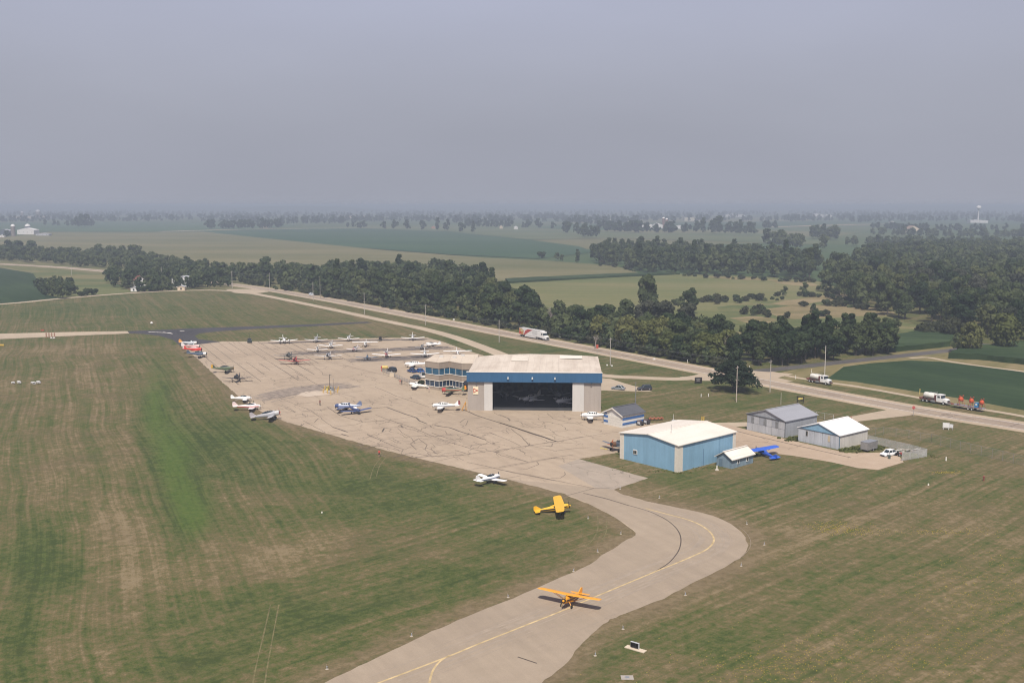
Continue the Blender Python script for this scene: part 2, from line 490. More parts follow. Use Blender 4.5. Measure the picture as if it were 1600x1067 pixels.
def lawn_grid(name, x0, x1, xs, ys):
    xv = np.arange(x0, x1 + .1, xs); yv = np.array(ys)
    X, Y = np.meshgrid(xv, yv)
    n, m = len(xv), len(yv)
    # place in the photograph, to read the tone of the turf there
    zc = Y * CP + CAM_H * SP
    yc = Y * SP - CAM_H * CP
    U = 800 + FOC * X / zc; V = 533.5 - FOC * yc / zc
    dry = np.where((U > 900) & (V > 640), 0.585, 0.425) + np.where(V < 640, 0.02, 0)
    right = 1 / (1 + np.exp(-(U - 560 - (V - 760) * -0.9) / 60.0))
    lush = np.zeros_like(X)
    for u, v, ru, rv, d, g in BLOBS:
        w = np.exp(-(((U - u) / ru) ** 2 + ((V - v) / rv) ** 2))
        dry += d * w; lush += g * w
    verge = np.zeros_like(X)
    for line in PAVE_EDGES:
        p = np.array([P(u, v)[:2] for u, v in line])
        best = np.full(X.shape, 1e9)
        for a, b in zip(p[:-1], p[1:]):
            ab = b - a
            t = np.clip(((X - a[0]) * ab[0] + (Y - a[1]) * ab[1]) / (ab @ ab), 0, 1)
            best = np.minimum(best, np.hypot(X - a[0] - t * ab[0], Y - a[1] - t * ab[1]))
        w = np.exp(-(best / 3.2) ** 2)
        dry += 0.52 * w * (1 - np.clip(dry - .3, 0, .6)); lush *= 1 - w
        verge = np.maximum(verge, .9 * np.exp(-(best / 4.2) ** 4))
        w2 = np.exp(-((best - 9.5) / 1.6) ** 2)
        dry += 0.12 * w2
    me = bpy.data.meshes.new(name)
    co = np.stack([X, Y, np.zeros_like(X)], -1).reshape(-1, 3)
    i = np.arange(n * m).reshape(m, n)
    q = np.stack([i[:-1, :-1], i[:-1, 1:], i[1:, 1:], i[1:, :-1]], -1).reshape(-1, 4)
    me.vertices.add(len(co)); me.vertices.foreach_set('co', co.ravel())
    me.loops.add(q.size); me.loops.foreach_set('vertex_index', q.ravel().astype(np.int32))
    me.polygons.add(len(q)); me.polygons.foreach_set('loop_start', np.arange(0, q.size, 4, dtype=np.int32))
    me.update(calc_edges=True)
    a = me.color_attributes.new('tone', 'FLOAT_COLOR', 'POINT')
    c = np.stack([np.clip(dry, 0, 1), np.clip(lush, 0, 1), np.clip(right, 0, 1), np.ones_like(X)], -1).reshape(-1, 4)
    a.data.foreach_set('color', c.ravel().astype(np.float32))
    va = me.attributes.new('verge', 'FLOAT', 'POINT'); va.data.foreach_set('value', verge.ravel().astype(np.float32))
    me.materials.append(M_GRASS)
    o = bpy.data.objects.new(name, me); COL.objects.link(o)
    return tag(o, kind='structure')

ys1 = [70.0]
while ys1[-1] < 330: ys1.append(ys1[-1] + 1.6)
lawn_grid('lawn', -330, 250, 1.6, ys1)
ys2 = [ys1[-1]]
while ys2[-1] < 760: ys2.append(ys2[-1] + 4.0)
lawn_grid('airfield_lawn', -700, 420, 5.0, ys2)

# fields beyond the airfield
C_TEAL = crop_mat('bean_field_green', (0.026, 0.058, 0.028), (0.032, 0.066, 0.032), (0.042, 0.078, 0.036), R(20), 0, 0.006)
C_OLIVE = crop_mat('ripening_grain', (0.095, 0.1, 0.042), (0.125, 0.118, 0.055), (0.165, 0.145, 0.075), R(12), 0, 0.008)
C_MEADOW = crop_mat('hay_meadow', (0.092, 0.108, 0.04), (0.122, 0.126, 0.05), (0.16, 0.146, 0.068), R(8), 0, 0.01)
C_MARSH = crop_mat('rough_pasture', (0.06, 0.085, 0.03), (0.1, 0.108, 0.04), (0.19, 0.155, 0.08), R(5), 0, 0.02)
C_SOY = crop_mat('soybean_field', (0.016, 0.034, 0.012), (0.021, 0.041, 0.015), (0.03, 0.053, 0.02), R(55), 0.0, 0.03)
C_DARK = crop_mat('maize_green', (0.02, 0.038, 0.014), (0.028, 0.048, 0.018), (0.04, 0.064, 0.025), R(28), 0.0, 0.02)
C_VERGE = crop_mat('dry_verge', (0.105, 0.1, 0.04), (0.16, 0.135, 0.062), (0.2, 0.16, 0.085), R(-55), 0, 0.04)

sheet('field', [(-150, 383), (0, 371), (75, 362.5), (320, 362.5), (460, 377), (600, 391), (760, 403), (850, 407), (960, 415), (1010, 430), (780, 440), (600, 455), (365, 452), (200, 445), (-150, 425)], 0.0020, C_OLIVE)
sheet('field', [(320, 362.5), (410, 357), (560, 357), (700, 362), (830, 375), (905, 385), (930, 394), (840, 404), (700, 397.5), (560, 387), (430, 374)], 0.0030, C_TEAL)
sheet('field', [(-150, 352), (0, 347), (320, 347), (470, 352), (410, 357), (320, 362.3), (75, 362.3), (-150, 374)], 0.0015, crop_mat('hay_green', (0.04, 0.075, 0.035), (0.05, 0.088, 0.042), (0.06, 0.095, 0.045), R(3), 0, 0.004))
sheet('field', [(790, 440), (1010, 430), (1060, 428), (1190, 432), (1280, 440), (1310, 455), (1330, 475), (1240, 487), (1150, 497), (1040, 500), (900, 495), (830, 472)], 0.0040, C_MEADOW)
sheet('field', [(1120, 480), (1200, 470), (1320, 462), (1400, 500), (1480, 520), (1400, 545), (1250, 545), (1150, 530)], 0.0050, C_MARSH)
sheet('field', [(560, 352), (760, 351), (900, 360), (1010, 364), (1180, 364), (1300, 372), (1280, 382), (1100, 376), (960, 372), (830, 374.7), (700, 361.7), (560, 356.7)], 0.0010, crop_mat('pale_pasture', (0.06, 0.088, 0.038), (0.085, 0.105, 0.05), (0.12, 0.12, 0.065), R(4), 0, 0.005))
sheet('field', [(-600, 425), (-150, 418), (0, 418.5), (52, 427), (62, 445), (72, 460), (104, 467.5), (0, 474), (-150, 483), (-700, 510)], 0.0060, C_SOY)
sheet('field', [(72, 459), (120, 448), (190, 447), (205, 456), (104, 466)], 0.0072, C_MEADOW)
sheet('field', [(0, 416), (60, 417), (160, 430), (180, 446), (72, 459), (60, 440), (50, 425.5)], 0.0050, C_MARSH)
sheet('field', [(1292, 592), (1318, 573), (1360, 567.5), (1420, 563), (1470, 565), (1600, 581), (2000, 640), (2100, 740), (1600, 641), (1500, 622.5), (1420, 610), (1340, 597)], 0.0100, C_SOY)
sheet('field', [(1180, 590), (1240, 578), (1320, 568), (1420, 556.5), (1480, 552), (1600, 566), (1800, 590), (2100, 680), (2100, 760), (1600, 650), (1420, 617), (1300, 602)], 0.0080, C_VERGE)
sheet('field', [(1384, 552), (1500, 541), (1560, 548), (1480, 553), (1420, 556)], 0.0090, C_VERGE)

C_TAN = crop_mat('dry_marsh_grass', (0.13, 0.115, 0.05), (0.19, 0.15, 0.078), (0.24, 0.19, 0.11), R(3), 0, 0.03)
for px in ([(1190, 484), (1250, 477), (1330, 478), (1385, 484), (1395, 491), (1340, 494), (1290, 497), (1230, 498)], [(1205, 474), (1255, 466), (1330, 458), (1345, 463), (1290, 470), (1240, 478)], [(1140, 497), (1180, 494), (1215, 500), (1180, 506)], [(1195, 436), (1262, 441), (1275, 447), (1225, 444)], [(1100, 432), (1160, 433.5), (1200, 437), (1150, 437)]):
    sheet('field', [tuple(p) for p in smooth_line([P(u, v) for u, v in px + px[:1]], 5)[:-1]], 0.0062, C_TAN, world_pts=True)

def raised_crop(name, px, h, m, step=3.0, seed=1):
    """a standing crop: a thick, uneven block of plants with a top and sides"""
    rnd = random.Random(seed)
    pts = [P(u, v) for u, v in px]
    dense = []
    for a, b in zip(pts, pts[1:] + pts[:1]):
        k = max(1, int((b - a).length / step))
        for i in range(k):
            p = a.lerp(b, i / k); dense.append(Vector((p.x + rnd.uniform(-.5, .5), p.y + rnd.uniform(-.5, .5), 0)))
    mb = MB(); n = len(dense)
    top = [(p.x, p.y, h * rnd.uniform(.88, 1.08)) for p in dense]
    tris = tessellate_polygon([[Vector((p[0], p[1], 0)) for p in top]])
    mb.add([(p.x, p.y, 0) for p in dense] + top,
           [(i, (i + 1) % n, n + (i + 1) % n, n + i) for i in range(n)] + [tuple(n + i for i in t) for t in tris])
    o = mb.build(name, m); o['kind'] = 'structure'; return o
raised_crop('field', [(1390, 550.5), (1391, 530), (1440, 522), (1486, 517), (1497, 532), (1484, 541), (1440, 546)], 2.2, C_DARK)
raised_crop('field', [(790, 438), (870, 434), (960, 430), (1050, 427.5), (1062, 429), (960, 433.5), (870, 438.5), (795, 443)], 1.6, C_DARK, 8, 3)
raised_crop('field', [(1482, 560), (1500, 551), (1550, 545), (1620, 538), (1900, 560), (1900, 600), (1600, 570), (1540, 563)], 2.3, C_DARK, seed=4)

# apron, taxiway, roads
def rag(pts, amp=.22, step=1.4, seed=1):
    r_ = random.Random(seed); o = []
    for a, b in zip(pts, pts[1:] + pts[:1]):
        a, b = Vector((a[0], a[1])), Vector((b[0], b[1])); k = max(1, min(60, int((b - a).length / step)))
        for i in range(k):
            q = a.lerp(b, i / k); o.append((q.x + r_.gauss(0, amp), q.y + r_.gauss(0, amp)))
    return o

APRON = [(283, 540), (345, 533.5), (390, 533.5), (480, 531.5), (560, 528.5), (668, 527.5), (695, 535), (722, 545), (760, 557), (938, 600), (938, 642), (945, 661), (1016, 661), (1100, 660.5), (1120, 690), (1060, 700),
         (968, 706), (905, 717), (1012, 747), (958, 765)] + [p for p in PAVE_EDGES[1][1:4]] + [(1045, 820), (993, 832)] + PAVE_EDGES[0][0:14][::-1][:-1]
sheet('apron', rag([P(u, v) for u, v in APRON], .12), 0.020, M_CONC, world_pts=True)
TAXI_L = PAVE_EDGES[0][10:]
taxi_r = smooth_line([P(*p) for p in PAVE_EDGES[1]], 4)
taxi_l = smooth_line([P(*p) for p in PAVE_EDGES[0][9:]], 4)
ext_l = [P(420, 1105), P(300, 1170)]; ext_r = [P(790, 1110), P(700, 1200)]
sheet('taxiway', rag([tuple(p) for p in taxi_l] + [tuple(p[:2]) for p in ext_l] + [tuple(p[:2]) for p in ext_r[::-1]] + [tuple(p) for p in taxi_r[::-1]], .1), 0.026, M_TAXI, world_pts=True)
sheet('apron_patch', [(905, 717), (1012, 747), (958, 765), (930, 762), (872, 728)], 0.031, M_PATCH)
sheet('apron_patch', [(459, 616), (478, 610), (505, 611), (515, 616), (480, 620)], 0.031, concrete_mat('new_concrete', [(0.42, 0.345, 0.27), (0.46, 0.38, 0.3), (0.5, 0.42, 0.33)], 0))
for k_, px in enumerate(([(470, 546), (690, 541), (700, 546), (640, 550), (470, 553)], [(560, 560), (640, 556), (700, 552), (690, 560), (600, 566)], [(410, 618), (470, 604), (520, 600), (540, 606), (500, 612), (440, 622)], [(460, 640), (510, 628), (560, 622), (520, 640), (480, 648)])):
    pass
sheet('runway', [(-260, 527.5), (0, 521.3), (100, 519), (199, 517.3), (202, 521), (100, 525.3), (0, 529.8), (-260, 541)], 0.022, M_LANE)
sheet('asphalt_apron', [(202, 521), (199, 517.6), (245, 515.5), (300, 513), (400, 509.8), (500, 506.2), (574, 502.6), (581, 504.4), (500, 509.2), (400, 513.8), (345, 517.5), (312, 521), (304, 525), (310, 530), (345, 534), (320, 537), (283, 541), (270, 531), (250, 525), (225, 522)], 0.024, M_TAR)

def road(name, px, w, z, m, k=4):
    mb = MB(); ribbon(mb, smooth_line([P(u, v) for u, v in px], k), w, z)
    o = mb.build(name, m); o['kind'] = 'structure'; return o
HW = [P(-400, 394), P(0, 412.5), P(160, 423.5), P(365, 445), P(500, 466), P(640, 492.5), P(780, 519.5), P(940, 549), P(1040, 567.7), P(1240, 605.5), P(1420, 638.5), P(1600, 667), P(1900, 716), P(2300, 790)]
hwl = smooth_line(HW, 5)
mb = MB(); ribbon(mb, hwl, 14.0, 0.012); tag(mb.build('shoulder', M_SHOULDER), kind='structure')
mb = MB(); ribbon(mb, hwl, 8.2, 0.020); tag(mb.build('highway', M_ROAD), kind='structure')
def offset(pts, d):
    o = []
    for i, p in enumerate(pts):
        t = (pts[min(i + 1, len(pts) - 1)] - pts[max(i - 1, 0)]).normalized()
        o.append(p + Vector((-t.y, t.x)) * d)
    return o
mb = MB()
for d in (-3.6, 3.6): ribbon(mb, offset(hwl, d), 0.3, 0.028)
tag(mb.build('road_marking', M_WHITEL), kind='structure')
mb = MB()
for a, b in zip(hwl[:-1], hwl[1:]):
    L = (b - a).length; k = 0.0
    while k + 3 < L:
        ribbon(mb, [a.lerp(b, k / L), a.lerp(b, (k + 3) / L)], 0.2, 0.028); k += 12
tag(mb.build('road_marking', M_YELLOW), kind='structure')
rnd = random.Random(5)
mb = MB()
for i in range(60):
    j = rnd.randrange(12, len(hwl) - 3); c = hwl[j].lerp(hwl[j + 1], rnd.random()); t = (hwl[j + 1] - hwl[j]).normalized(); nn = Vector((-t.y, t.x))
    o_ = rnd.choice([-3.2, 0, 0.2, 3.0]); a = c + nn * o_; Ls = rnd.uniform(3, 14)
    if rnd.random() < .45: ribbon(mb, [c - nn * 3.6, c + nn * 3.6], 0.22, 0.0245)
    else: ribbon(mb, [a, a + t * Ls], 0.3, 0.0245)
tag(mb.build('road_seam', M_SEAL), kind='structure')

road('service_road', [(-200, 487), (0, 475.3), (100, 466), (210, 457.5), (290, 454), (350, 454), (400, 459.5), (500, 479.5), (600, 501), (660, 513.5), (710, 527), (760, 545), (800, 560), (860, 575), (940, 586.5), (1000, 590), (1060, 592), (1095, 588), (1115, 582)], 6.2, 0.014, M_LANE, 5)
sheet('path', [(352, 452), (400, 451.5), (420, 456), (392, 459.5), (366, 457.5)], 0.010, M_LANE)
sheet('car_park', [(936, 590), (955, 592), (975, 598.5), (1000, 605.5), (1020, 612), (938, 610)], 0.018, M_LANE)
sheet('road_junction', [(1062, 589), (1095, 587), (1096, 577), (1075, 570), (1130, 580), (1180, 590), (1140, 592), (1110, 595), (1085, 594.5)], 0.016, M_LANE)
sheet('entrance_road', [(1330, 626), (1370, 632), (1420, 640), (1452, 646), (1424, 648.6), (1339, 658.6), (1290, 664), (1200, 668), (1166, 666), (1110, 668), (1070, 664), (1080, 661), (1166, 659.5), (1270, 660), (1307, 655), (1360, 645), (1384, 640.6), (1383, 636), (1360, 631)], 0.017, M_LANE)
sheet('taxiway_spur', [(1080, 664), (1140, 664), (1166, 671), (1246, 690), (1312, 705), (1332, 708), (1400, 706), (1412, 722), (1372, 734), (1340, 731), (1300, 722), (1240, 712), (1215, 709), (1160, 705), (1120, 690)], 0.019, concrete_mat('dusty_concrete', [(0.33, 0.25, 0.18), (0.39, 0.3, 0.22), (0.44, 0.35, 0.265)], 0.4))
road('path', [(1158, 578.5), (1200, 580.5), (1240, 589), (1290, 597), (1340, 604), (1440, 622), (1520, 637), (1600, 650.5), (1800, 690)], 2.6, 0.013, M_LANE, 4)
road('road', [(1130, 582), (1180, 580), (1240, 574), (1330, 564.2), (1400, 556.8), (1470, 549), (1500, 545.5), (1540, 537)], 6.6, 0.015, M_TARGREY, 4)
sheet('road_junction', [(1100, 577), (1150, 577), (1185, 580), (1240, 584), (1215, 590), (1240, 596), (1180, 596), (1130, 588)], 0.0165, M_LANE)
road('path', [(1422, 559.5), (1450, 558.5), (1480, 564), (1530, 571.5), (1600, 580.5), (1750, 602)], 2.4, 0.013, M_LANE, 4)
mb = MB(); ribbon(mb, [P(1260, 712), P(1180, 683), P(1130, 668)][::-1] and [P(1132, 668.5), P(1180, 681), P(1250, 697), P(1330, 715)], 0.35, 0.026)
tag(mb.build('crack_seal', M_SEAL), kind='structure')
# far strips of road and bare ground
for px, w in (([(250, 362), (340, 359.5), (430, 357.5), (560, 356.6)], 26), ([(1200, 355), (1300, 352), (1380, 350)], 40), ([(190, 343), (250, 343.2)], 60), ([(820, 349.5), (880, 348.5)], 25)):
    mb = MB(); ribbon(mb, [P(u, v) for u, v in px], w, 0.008); tag(mb.build('dirt_track', M_SHOULDER), kind='structure')

mb = MB(); r_ = random.Random(21)
for px in ([(422.6, 944), (412, 990), (400, 1041), (392, 1085)], [(435.8, 944), (427, 990), (417.8, 1041), (411, 1085)], [(933, 801.6), (934.4, 823), (928, 840), (913, 855), (880, 880)], [(948, 812), (947, 831), (940, 846)], [(598, 712), (585, 728), (578, 748)], [(604, 713), (593, 728), (588, 745)]):
    pts = smooth_line([P(u, v) for u, v in px], 6)
    for i in range(len(pts) - 1):
        ribbon(mb, [pts[i], pts[i + 1]], r_.uniform(.12, .24), 0.004)
tag(mb.build('wheel_track', mat('flattened_grass', (.125, .108, .05), .9, 0, .4, 1)), kind='structure')
# joints and sealed cracks in the concrete
def D(pts): return G(pts, 5.3333, 570, 620)
def E(pts): return G(pts, 5.3333, 780, 640)
def B(pts): return G(pts, 6.1538, 340, 600)
HEAVY = [D([(185, 88), (300, 130), (430, 175), (455, 200), (520, 225)]), D([(580, 235), (640, 248), (700, 255), (830, 300), (980, 350), (1010, 357)]),
         D([(840, 115), (960, 165), (1200, 240), (1400, 310), (1600, 372)]), E([(0, 108), (250, 188), (490, 268)]), B([(1110, 415), (1190, 440), (1250, 462)]), B([(1190, 480), (1260, 500)]),
         D([(163, 262), (145, 292)]), D([(300, 240), (320, 252)])]
LIGHT = [D([(0, 105), (100, 92), (185, 85)]), D([(0, 210), (200, 192), (380, 170), (560, 150), (840, 120)]), D([(90, 150), (180, 185), (270, 215), (420, 262), (520, 310), (700, 375), (860, 425), (1000, 460)]),
         D([(60, 262), (160, 262), (300, 250), (500, 248), (640, 245)]), D([(20, 310), (120, 355), (230, 405), (330, 440)]), D([(270, 262), (310, 300), (390, 345), (420, 390)]), D([(230, 505), (390, 465), (520, 492), (640, 495), (830, 483), (1000, 457), (1150, 440), (1370, 405), (1600, 372)]),
         D([(415, 575), (650, 525), (830, 483)]), D([(735, 640), (950, 592), (1140, 590), (1420, 540), (1600, 505)]), D([(850, 545), (1000, 575), (1250, 635), (1600, 700)]), D([(800, 330), (870, 315), (1040, 300)]),
         D([(890, 400), (1050, 390), (1130, 372)]), D([(750, 445), (840, 470)]), D([(820, 395), (895, 400), (880, 420)]), D([(1000, 357), (1080, 400), (1130, 415), (1080, 440)]), D([(1040, 300), (1200, 360), (1300, 410)]),
         D([(1080, 455), (1140, 490), (1350, 540)]), D([(450, 350), (520, 400), (500, 440)]), D([(790, 215), (830, 185), (960, 175)]), D([(0, 435), (120, 405), (230, 405)]), D([(1075, 130), (1130, 160), (1200, 180), (1215, 195)]), D([(300, 530), (380, 510), (560, 490)]),
         D([(450, 345), (380, 390), (430, 440)]), D([(560, 300), (700, 350), (760, 360)]), D([(600, 330), (740, 315)]), D([(640, 205), (560, 230)]), D([(860, 195), (840, 240)]), D([(930, 260), (1000, 245), (1060, 262)]),
         E([(0, 335), (200, 308), (420, 272), (600, 245), (900, 195), (1000, 185)]), E([(0, 478), (250, 435), (450, 400), (620, 375)]), E([(0, 500), (250, 545), (520, 600), (790, 655)]), E([(40, 575), (180, 550)]), E([(165, 500), (230, 495), (330, 455), (310, 430)]),
         E([(530, 725), (660, 690), (790, 655), (920, 655)]), E([(700, 695), (900, 745), (1080, 800)]), E([(430, 570), (510, 570), (550, 540), (545, 520)]), E([(60, 378), (240, 435)]), E([(250, 300), (350, 320), (480, 345)]), E([(700, 290), (680, 280), (640, 295)]),
         E([(400, 30), (450, 75), (600, 110), (700, 130)]), E([(450, 345), (650, 320), (770, 315)]), E([(490, 268), (560, 250), (700, 225)]), E([(0, 40), (70, 70), (90, 95)]), E([(100, 160), (190, 230), (250, 300)]), E([(640, 410), (560, 408), (430, 405)]),
         B([(420, 150), (600, 137), (700, 110), (760, 95)]), B([(800, 510), (1020, 470), (1170, 445), (1240, 460), (1390, 440)]), B([(1100, 412), (1330, 390), (1395, 365), (1370, 340)]), B([(1395, 365), (1600, 355)]), B([(1060, 475), (1200, 490), (1260, 500)]), B([(320, 155), (420, 150)]),
         B([(600, 137), (900, 255), (1110, 415)]), B([(800, 405), (830, 380), (930, 370), (970, 330)]), B([(820, 350), (1040, 470)]), B([(1300, 640), (1480, 600), (1600, 590)]), B([(1390, 540), (1530, 470)]), B([(430, 160), (455, 190)]), B([(540, 190), (700, 240), (750, 275)]), B([(650, 235), (740, 270)]),
         G([(545, 330), (700, 370), (830, 400), (985, 437)], 4.706, 420, 500), G([(390, 400), (450, 410)], 4.706, 420, 500), G([(300, 310), (340, 345), (390, 380), (400, 405)], 4.706, 420, 500), G([(0, 580), (180, 575), (420, 555), (700, 520)], 4.706, 420, 500), G([(430, 640), (520, 700), (690, 750)], 4.706, 420, 500),
         G([(190, 380), (420, 510), (640, 570)], 4.706, 420, 500), G([(680, 660), (880, 640)], 4.706, 420, 500), G([(780, 490), (940, 560), (1180, 640)], 4.706, 420, 500)]
mh, ml, m2 = MB(), MB(), MB()
rnd = random.Random(3)
def wobble(pts, amp=0.5, step=2.5):
    o = []
    for a, b in zip(pts[:-1], pts[1:]):
        k = max(1, int((b - a).length / step))
        for i in range(k): o.append(a.lerp(b, i / k) + Vector((rnd.uniform(-amp, amp), rnd.uniform(-amp, amp))) * (1 if i else .3))
    o.append(pts[-1]); return o
for l in HEAVY: ribbon(mh, wobble([Vector(P(*p)[:2]) for p in l], .15), 0.42, 0.0340)
for i, l in enumerate(LIGHT): ribbon(ml if i % 3 else mh, wobble([Vector(P(*p)[:2]) for p in l], .14), rnd.uniform(.13, .22), 0.0335 + 0.00008 * (i % 60))
e0, e1 = Vector(P(283, 540)[:2]), Vector(P(385, 630)[:2])
dj = (e1 - e0).normalized(); nj = Vector((-dj.y, dj.x))
if nj.x < 0: nj = -nj
for i in range(1, 15):
    off = 4.05 * i
    s0 = -6 if i > 3 else 2
    start = e0 + nj * off
    tt = (P(283, 540).y * 1.0 - 0) * 0
    # the joint starts at the apron's far edge and runs towards the camera
    yb = P(345, 533.8).y if start.x > P(345, 534).x else P(315, 536.5).y
    t0 = (yb - start.y) / dj.y + 0.6
    length = (118 if i < 5 else 150 - i * 4) * rnd.uniform(.8, 1.0) if i < 9 else rnd.uniform(40, 85)
    t = t0
    while t < t0 + length:
        L = rnd.uniform(14, 40)
        if rnd.random() < .88:
            ribbon(mh if rnd.random() < .8 else ml, wobble([start + dj * t, start + dj * min(t + L, t0 + length)], .07, 5), rnd.uniform(.16, .3), 0.0345 + .0001 * i)
        t += L
    t = t0 + rnd.uniform(6, 20)
    while t < t0 + length:
        a = start + dj * t
        if i < 9: ribbon(m2 if rnd.random() < .7 else ml, wobble([a, a + nj * 4.0 + dj * rnd.uniform(-.3, .3)], .12, 1.2), rnd.uniform(.12, .24), 0.0325)
        t += rnd.uniform(7, 22)
# alligator cracking where the concrete has broken up
for (u, v, ru, rv, n) in ((435, 619, 35, 9, 60), (500, 604, 45, 6, 40), (470, 645, 50, 9, 60), (560, 547, 110, 5, 60), (640, 559, 55, 5, 45), (600, 690, 55, 14, 60), (700, 690, 60, 14, 50), (580, 625, 40, 6, 25), (810, 670, 60, 12, 20), (690, 710, 40, 8, 30), (645, 545, 60, 4, 30)):
    for i in range(int(n * .6)):
        c = Vector(P(u + rnd.gauss(0, .5) * ru, v + rnd.gauss(0, .5) * rv)[:2])
        a = rnd.choice([R(-64), R(-58), R(20), R(32), R(8)]) + rnd.gauss(0, .15); L = rnd.uniform(1.0, 5.5)
        d = Vector((math.cos(a), math.sin(a)))
        ribbon(m2 if rnd.random() < .75 else mh, wobble([c - d * L / 2, c + d * L / 2], .2, 1.3), rnd.uniform(.07, .2), 0.0330 + .00002 * i)
# black oil-dark lane stripes where the parked rows stand
tag(mh.build('crack_seal', M_SEAL), kind='structure')
tag(ml.build('crack_seal', mat('brown_sealant', (0.11, 0.085, 0.066), .8, 0, .3, 3)), kind='structure')
tag(m2.build('crack_seal', M_SEALF), kind='structure')

# darker, worn lanes of the tie-down rows, with ragged ends
def worn(px_pts, w, seed):
    r2 = random.Random(seed); pts = [Vector(P(*p)[:2]) for p in px_pts]
    o = MB()
    for i in range(150):
        t = r2.random(); j = min(int(t * (len(pts) - 1)), len(pts) - 2); c = pts[j].lerp(pts[j + 1], t * (len(pts) - 1) - j)
        d = (pts[j + 1] - pts[j]).normalized(); nn = Vector((-d.y, d.x))
        c = c + nn * r2.gauss(0, w / 3); L = r2.uniform(3, 15)
        ribbon(o, wobble([c - d * L / 2, c, c + d * L / 2], .3, 2), r2.uniform(.35, 1.2), 0.0303 + .000015 * i)
    return o
wm = worn([(455, 553), (560, 548), (690, 543)], 7, 1).build('tar_patch', mat('worn_tar', (0.125, 0.105, 0.092), .85, 0, .4, .6)); tag(wm, kind='structure')
wm = worn([(560, 563), (640, 559), (700, 556)], 7, 2).build('tar_patch', MATS['worn_tar']); tag(wm, kind='structure')
wm = worn([(425, 536), (560, 532), (660, 530)], 3, 5).build('tar_patch', MATS['worn_tar']); tag(wm, kind='structure')
wm = worn([(415, 622), (470, 609), (535, 603)], 9, 3).build('tar_patch', mat('worn_patch', (0.22, 0.18, 0.145), .85, 0, .35, .6)); tag(wm, kind='structure')

# taxiway line and seam
F_ = lambda pts: G(pts, 4.706, 860, 740)
yl = [P(u, v) for u, v in F_([(700, 255), (830, 290), (1000, 335), (1100, 375), (1170, 425), (1200, 470), (1195, 510), (1150, 555), (1060, 600), (900, 668), (780, 715)]) + [(1008, 899.5), (904, 943), (881, 953), (800, 985), (747, 1006), (697, 1026.6), (590.6, 1067), (470, 1113)]]
mb = MB(); ribbon(mb, smooth_line(yl, 5), 0.34, 0.033)
ribbon(mb, smooth_line([P(u, v) for u, v in [(703, 1023), (687.5, 1033), (676.6, 1047), (671, 1067), (668, 1100)]], 4), 0.3, 0.0335)
tag(mb.build('taxiway_line', M_YELLOW), kind='structure')
mb = MB(); ribbon(mb, smooth_line([P(u, v) for u, v in F_([(245, 143), (400, 180), (560, 228), (720, 275), (830, 325), (900, 375), (945, 430), (960, 490), (945, 560), (900, 625), (850, 670), (770, 718)])], 5), 0.2, 0.0325)
ribbon(mb, [P(809, 1026), P(839, 1036)], 0.22, 0.0325)
tag(mb.build('crack_seal', M_SEAL), kind='structure')
mb = MB()
for k_, (o_, a, b) in enumerate(((3.2, 0, .96), (-3.4, .1, .9), (6.5, .2, .8))):
    pts = offset([Vector(p[:2]) for p in smooth_line(yl, 5)], o_)
    ribbon(mb, pts[int(len(pts) * a):int(len(pts) * b)], 0.07, 0.0322 + .0002 * k_)
tag(mb.build('taxiway_joint', mat('faint_joint', (0.25, 0.2, 0.16), .8, 0, .2, 2)), kind='structure')
mb = MB()
r_ = random.Random(12)
yls = [Vector(p[:2]) for p in smooth_line(yl, 5)]
for k_ in range(70):
    o_ = r_.choice([-1.5, 1.5, -2.4, 2.3, 0.6]) + r_.gauss(0, .35); a = r_.uniform(0, .85); b = a + r_.uniform(.06, .2)
    pts = offset(yls, o_)[int(len(yls) * a):int(len(yls) * b)]
    if len(pts) > 2: ribbon(mb, pts, r_.uniform(.12, .5), 0.0290 + .00002 * k_)
tag(mb.build('tyre_marks', mat('tyre_rubber_marks', (0.275, 0.224, 0.172), .8, 0, .12, .5)), kind='structure')
# markings on the dark asphalt
mb = MB()
ribbon(mb, smooth_line([P(232, 518.6), P(250, 519.4), P(268, 520.2)], 3), 0.9, 0.030); ribbon(mb, [P(255, 519), P(270, 521.5)], 0.7, 0.0305); ribbon(mb, [P(281, 517.3), P(288, 517.2)], 1.2, 0.030)
tag(mb.build('asphalt_marking', M_WHITEL), kind='structure')
mb = MB()
ribbon(mb, [P(78.0, 520.6), P(81, 525.2)], 1.2, 0.03); ribbon(mb, [P(75.3, 520.7), P(77, 525.3)], 0.4, 0.03)

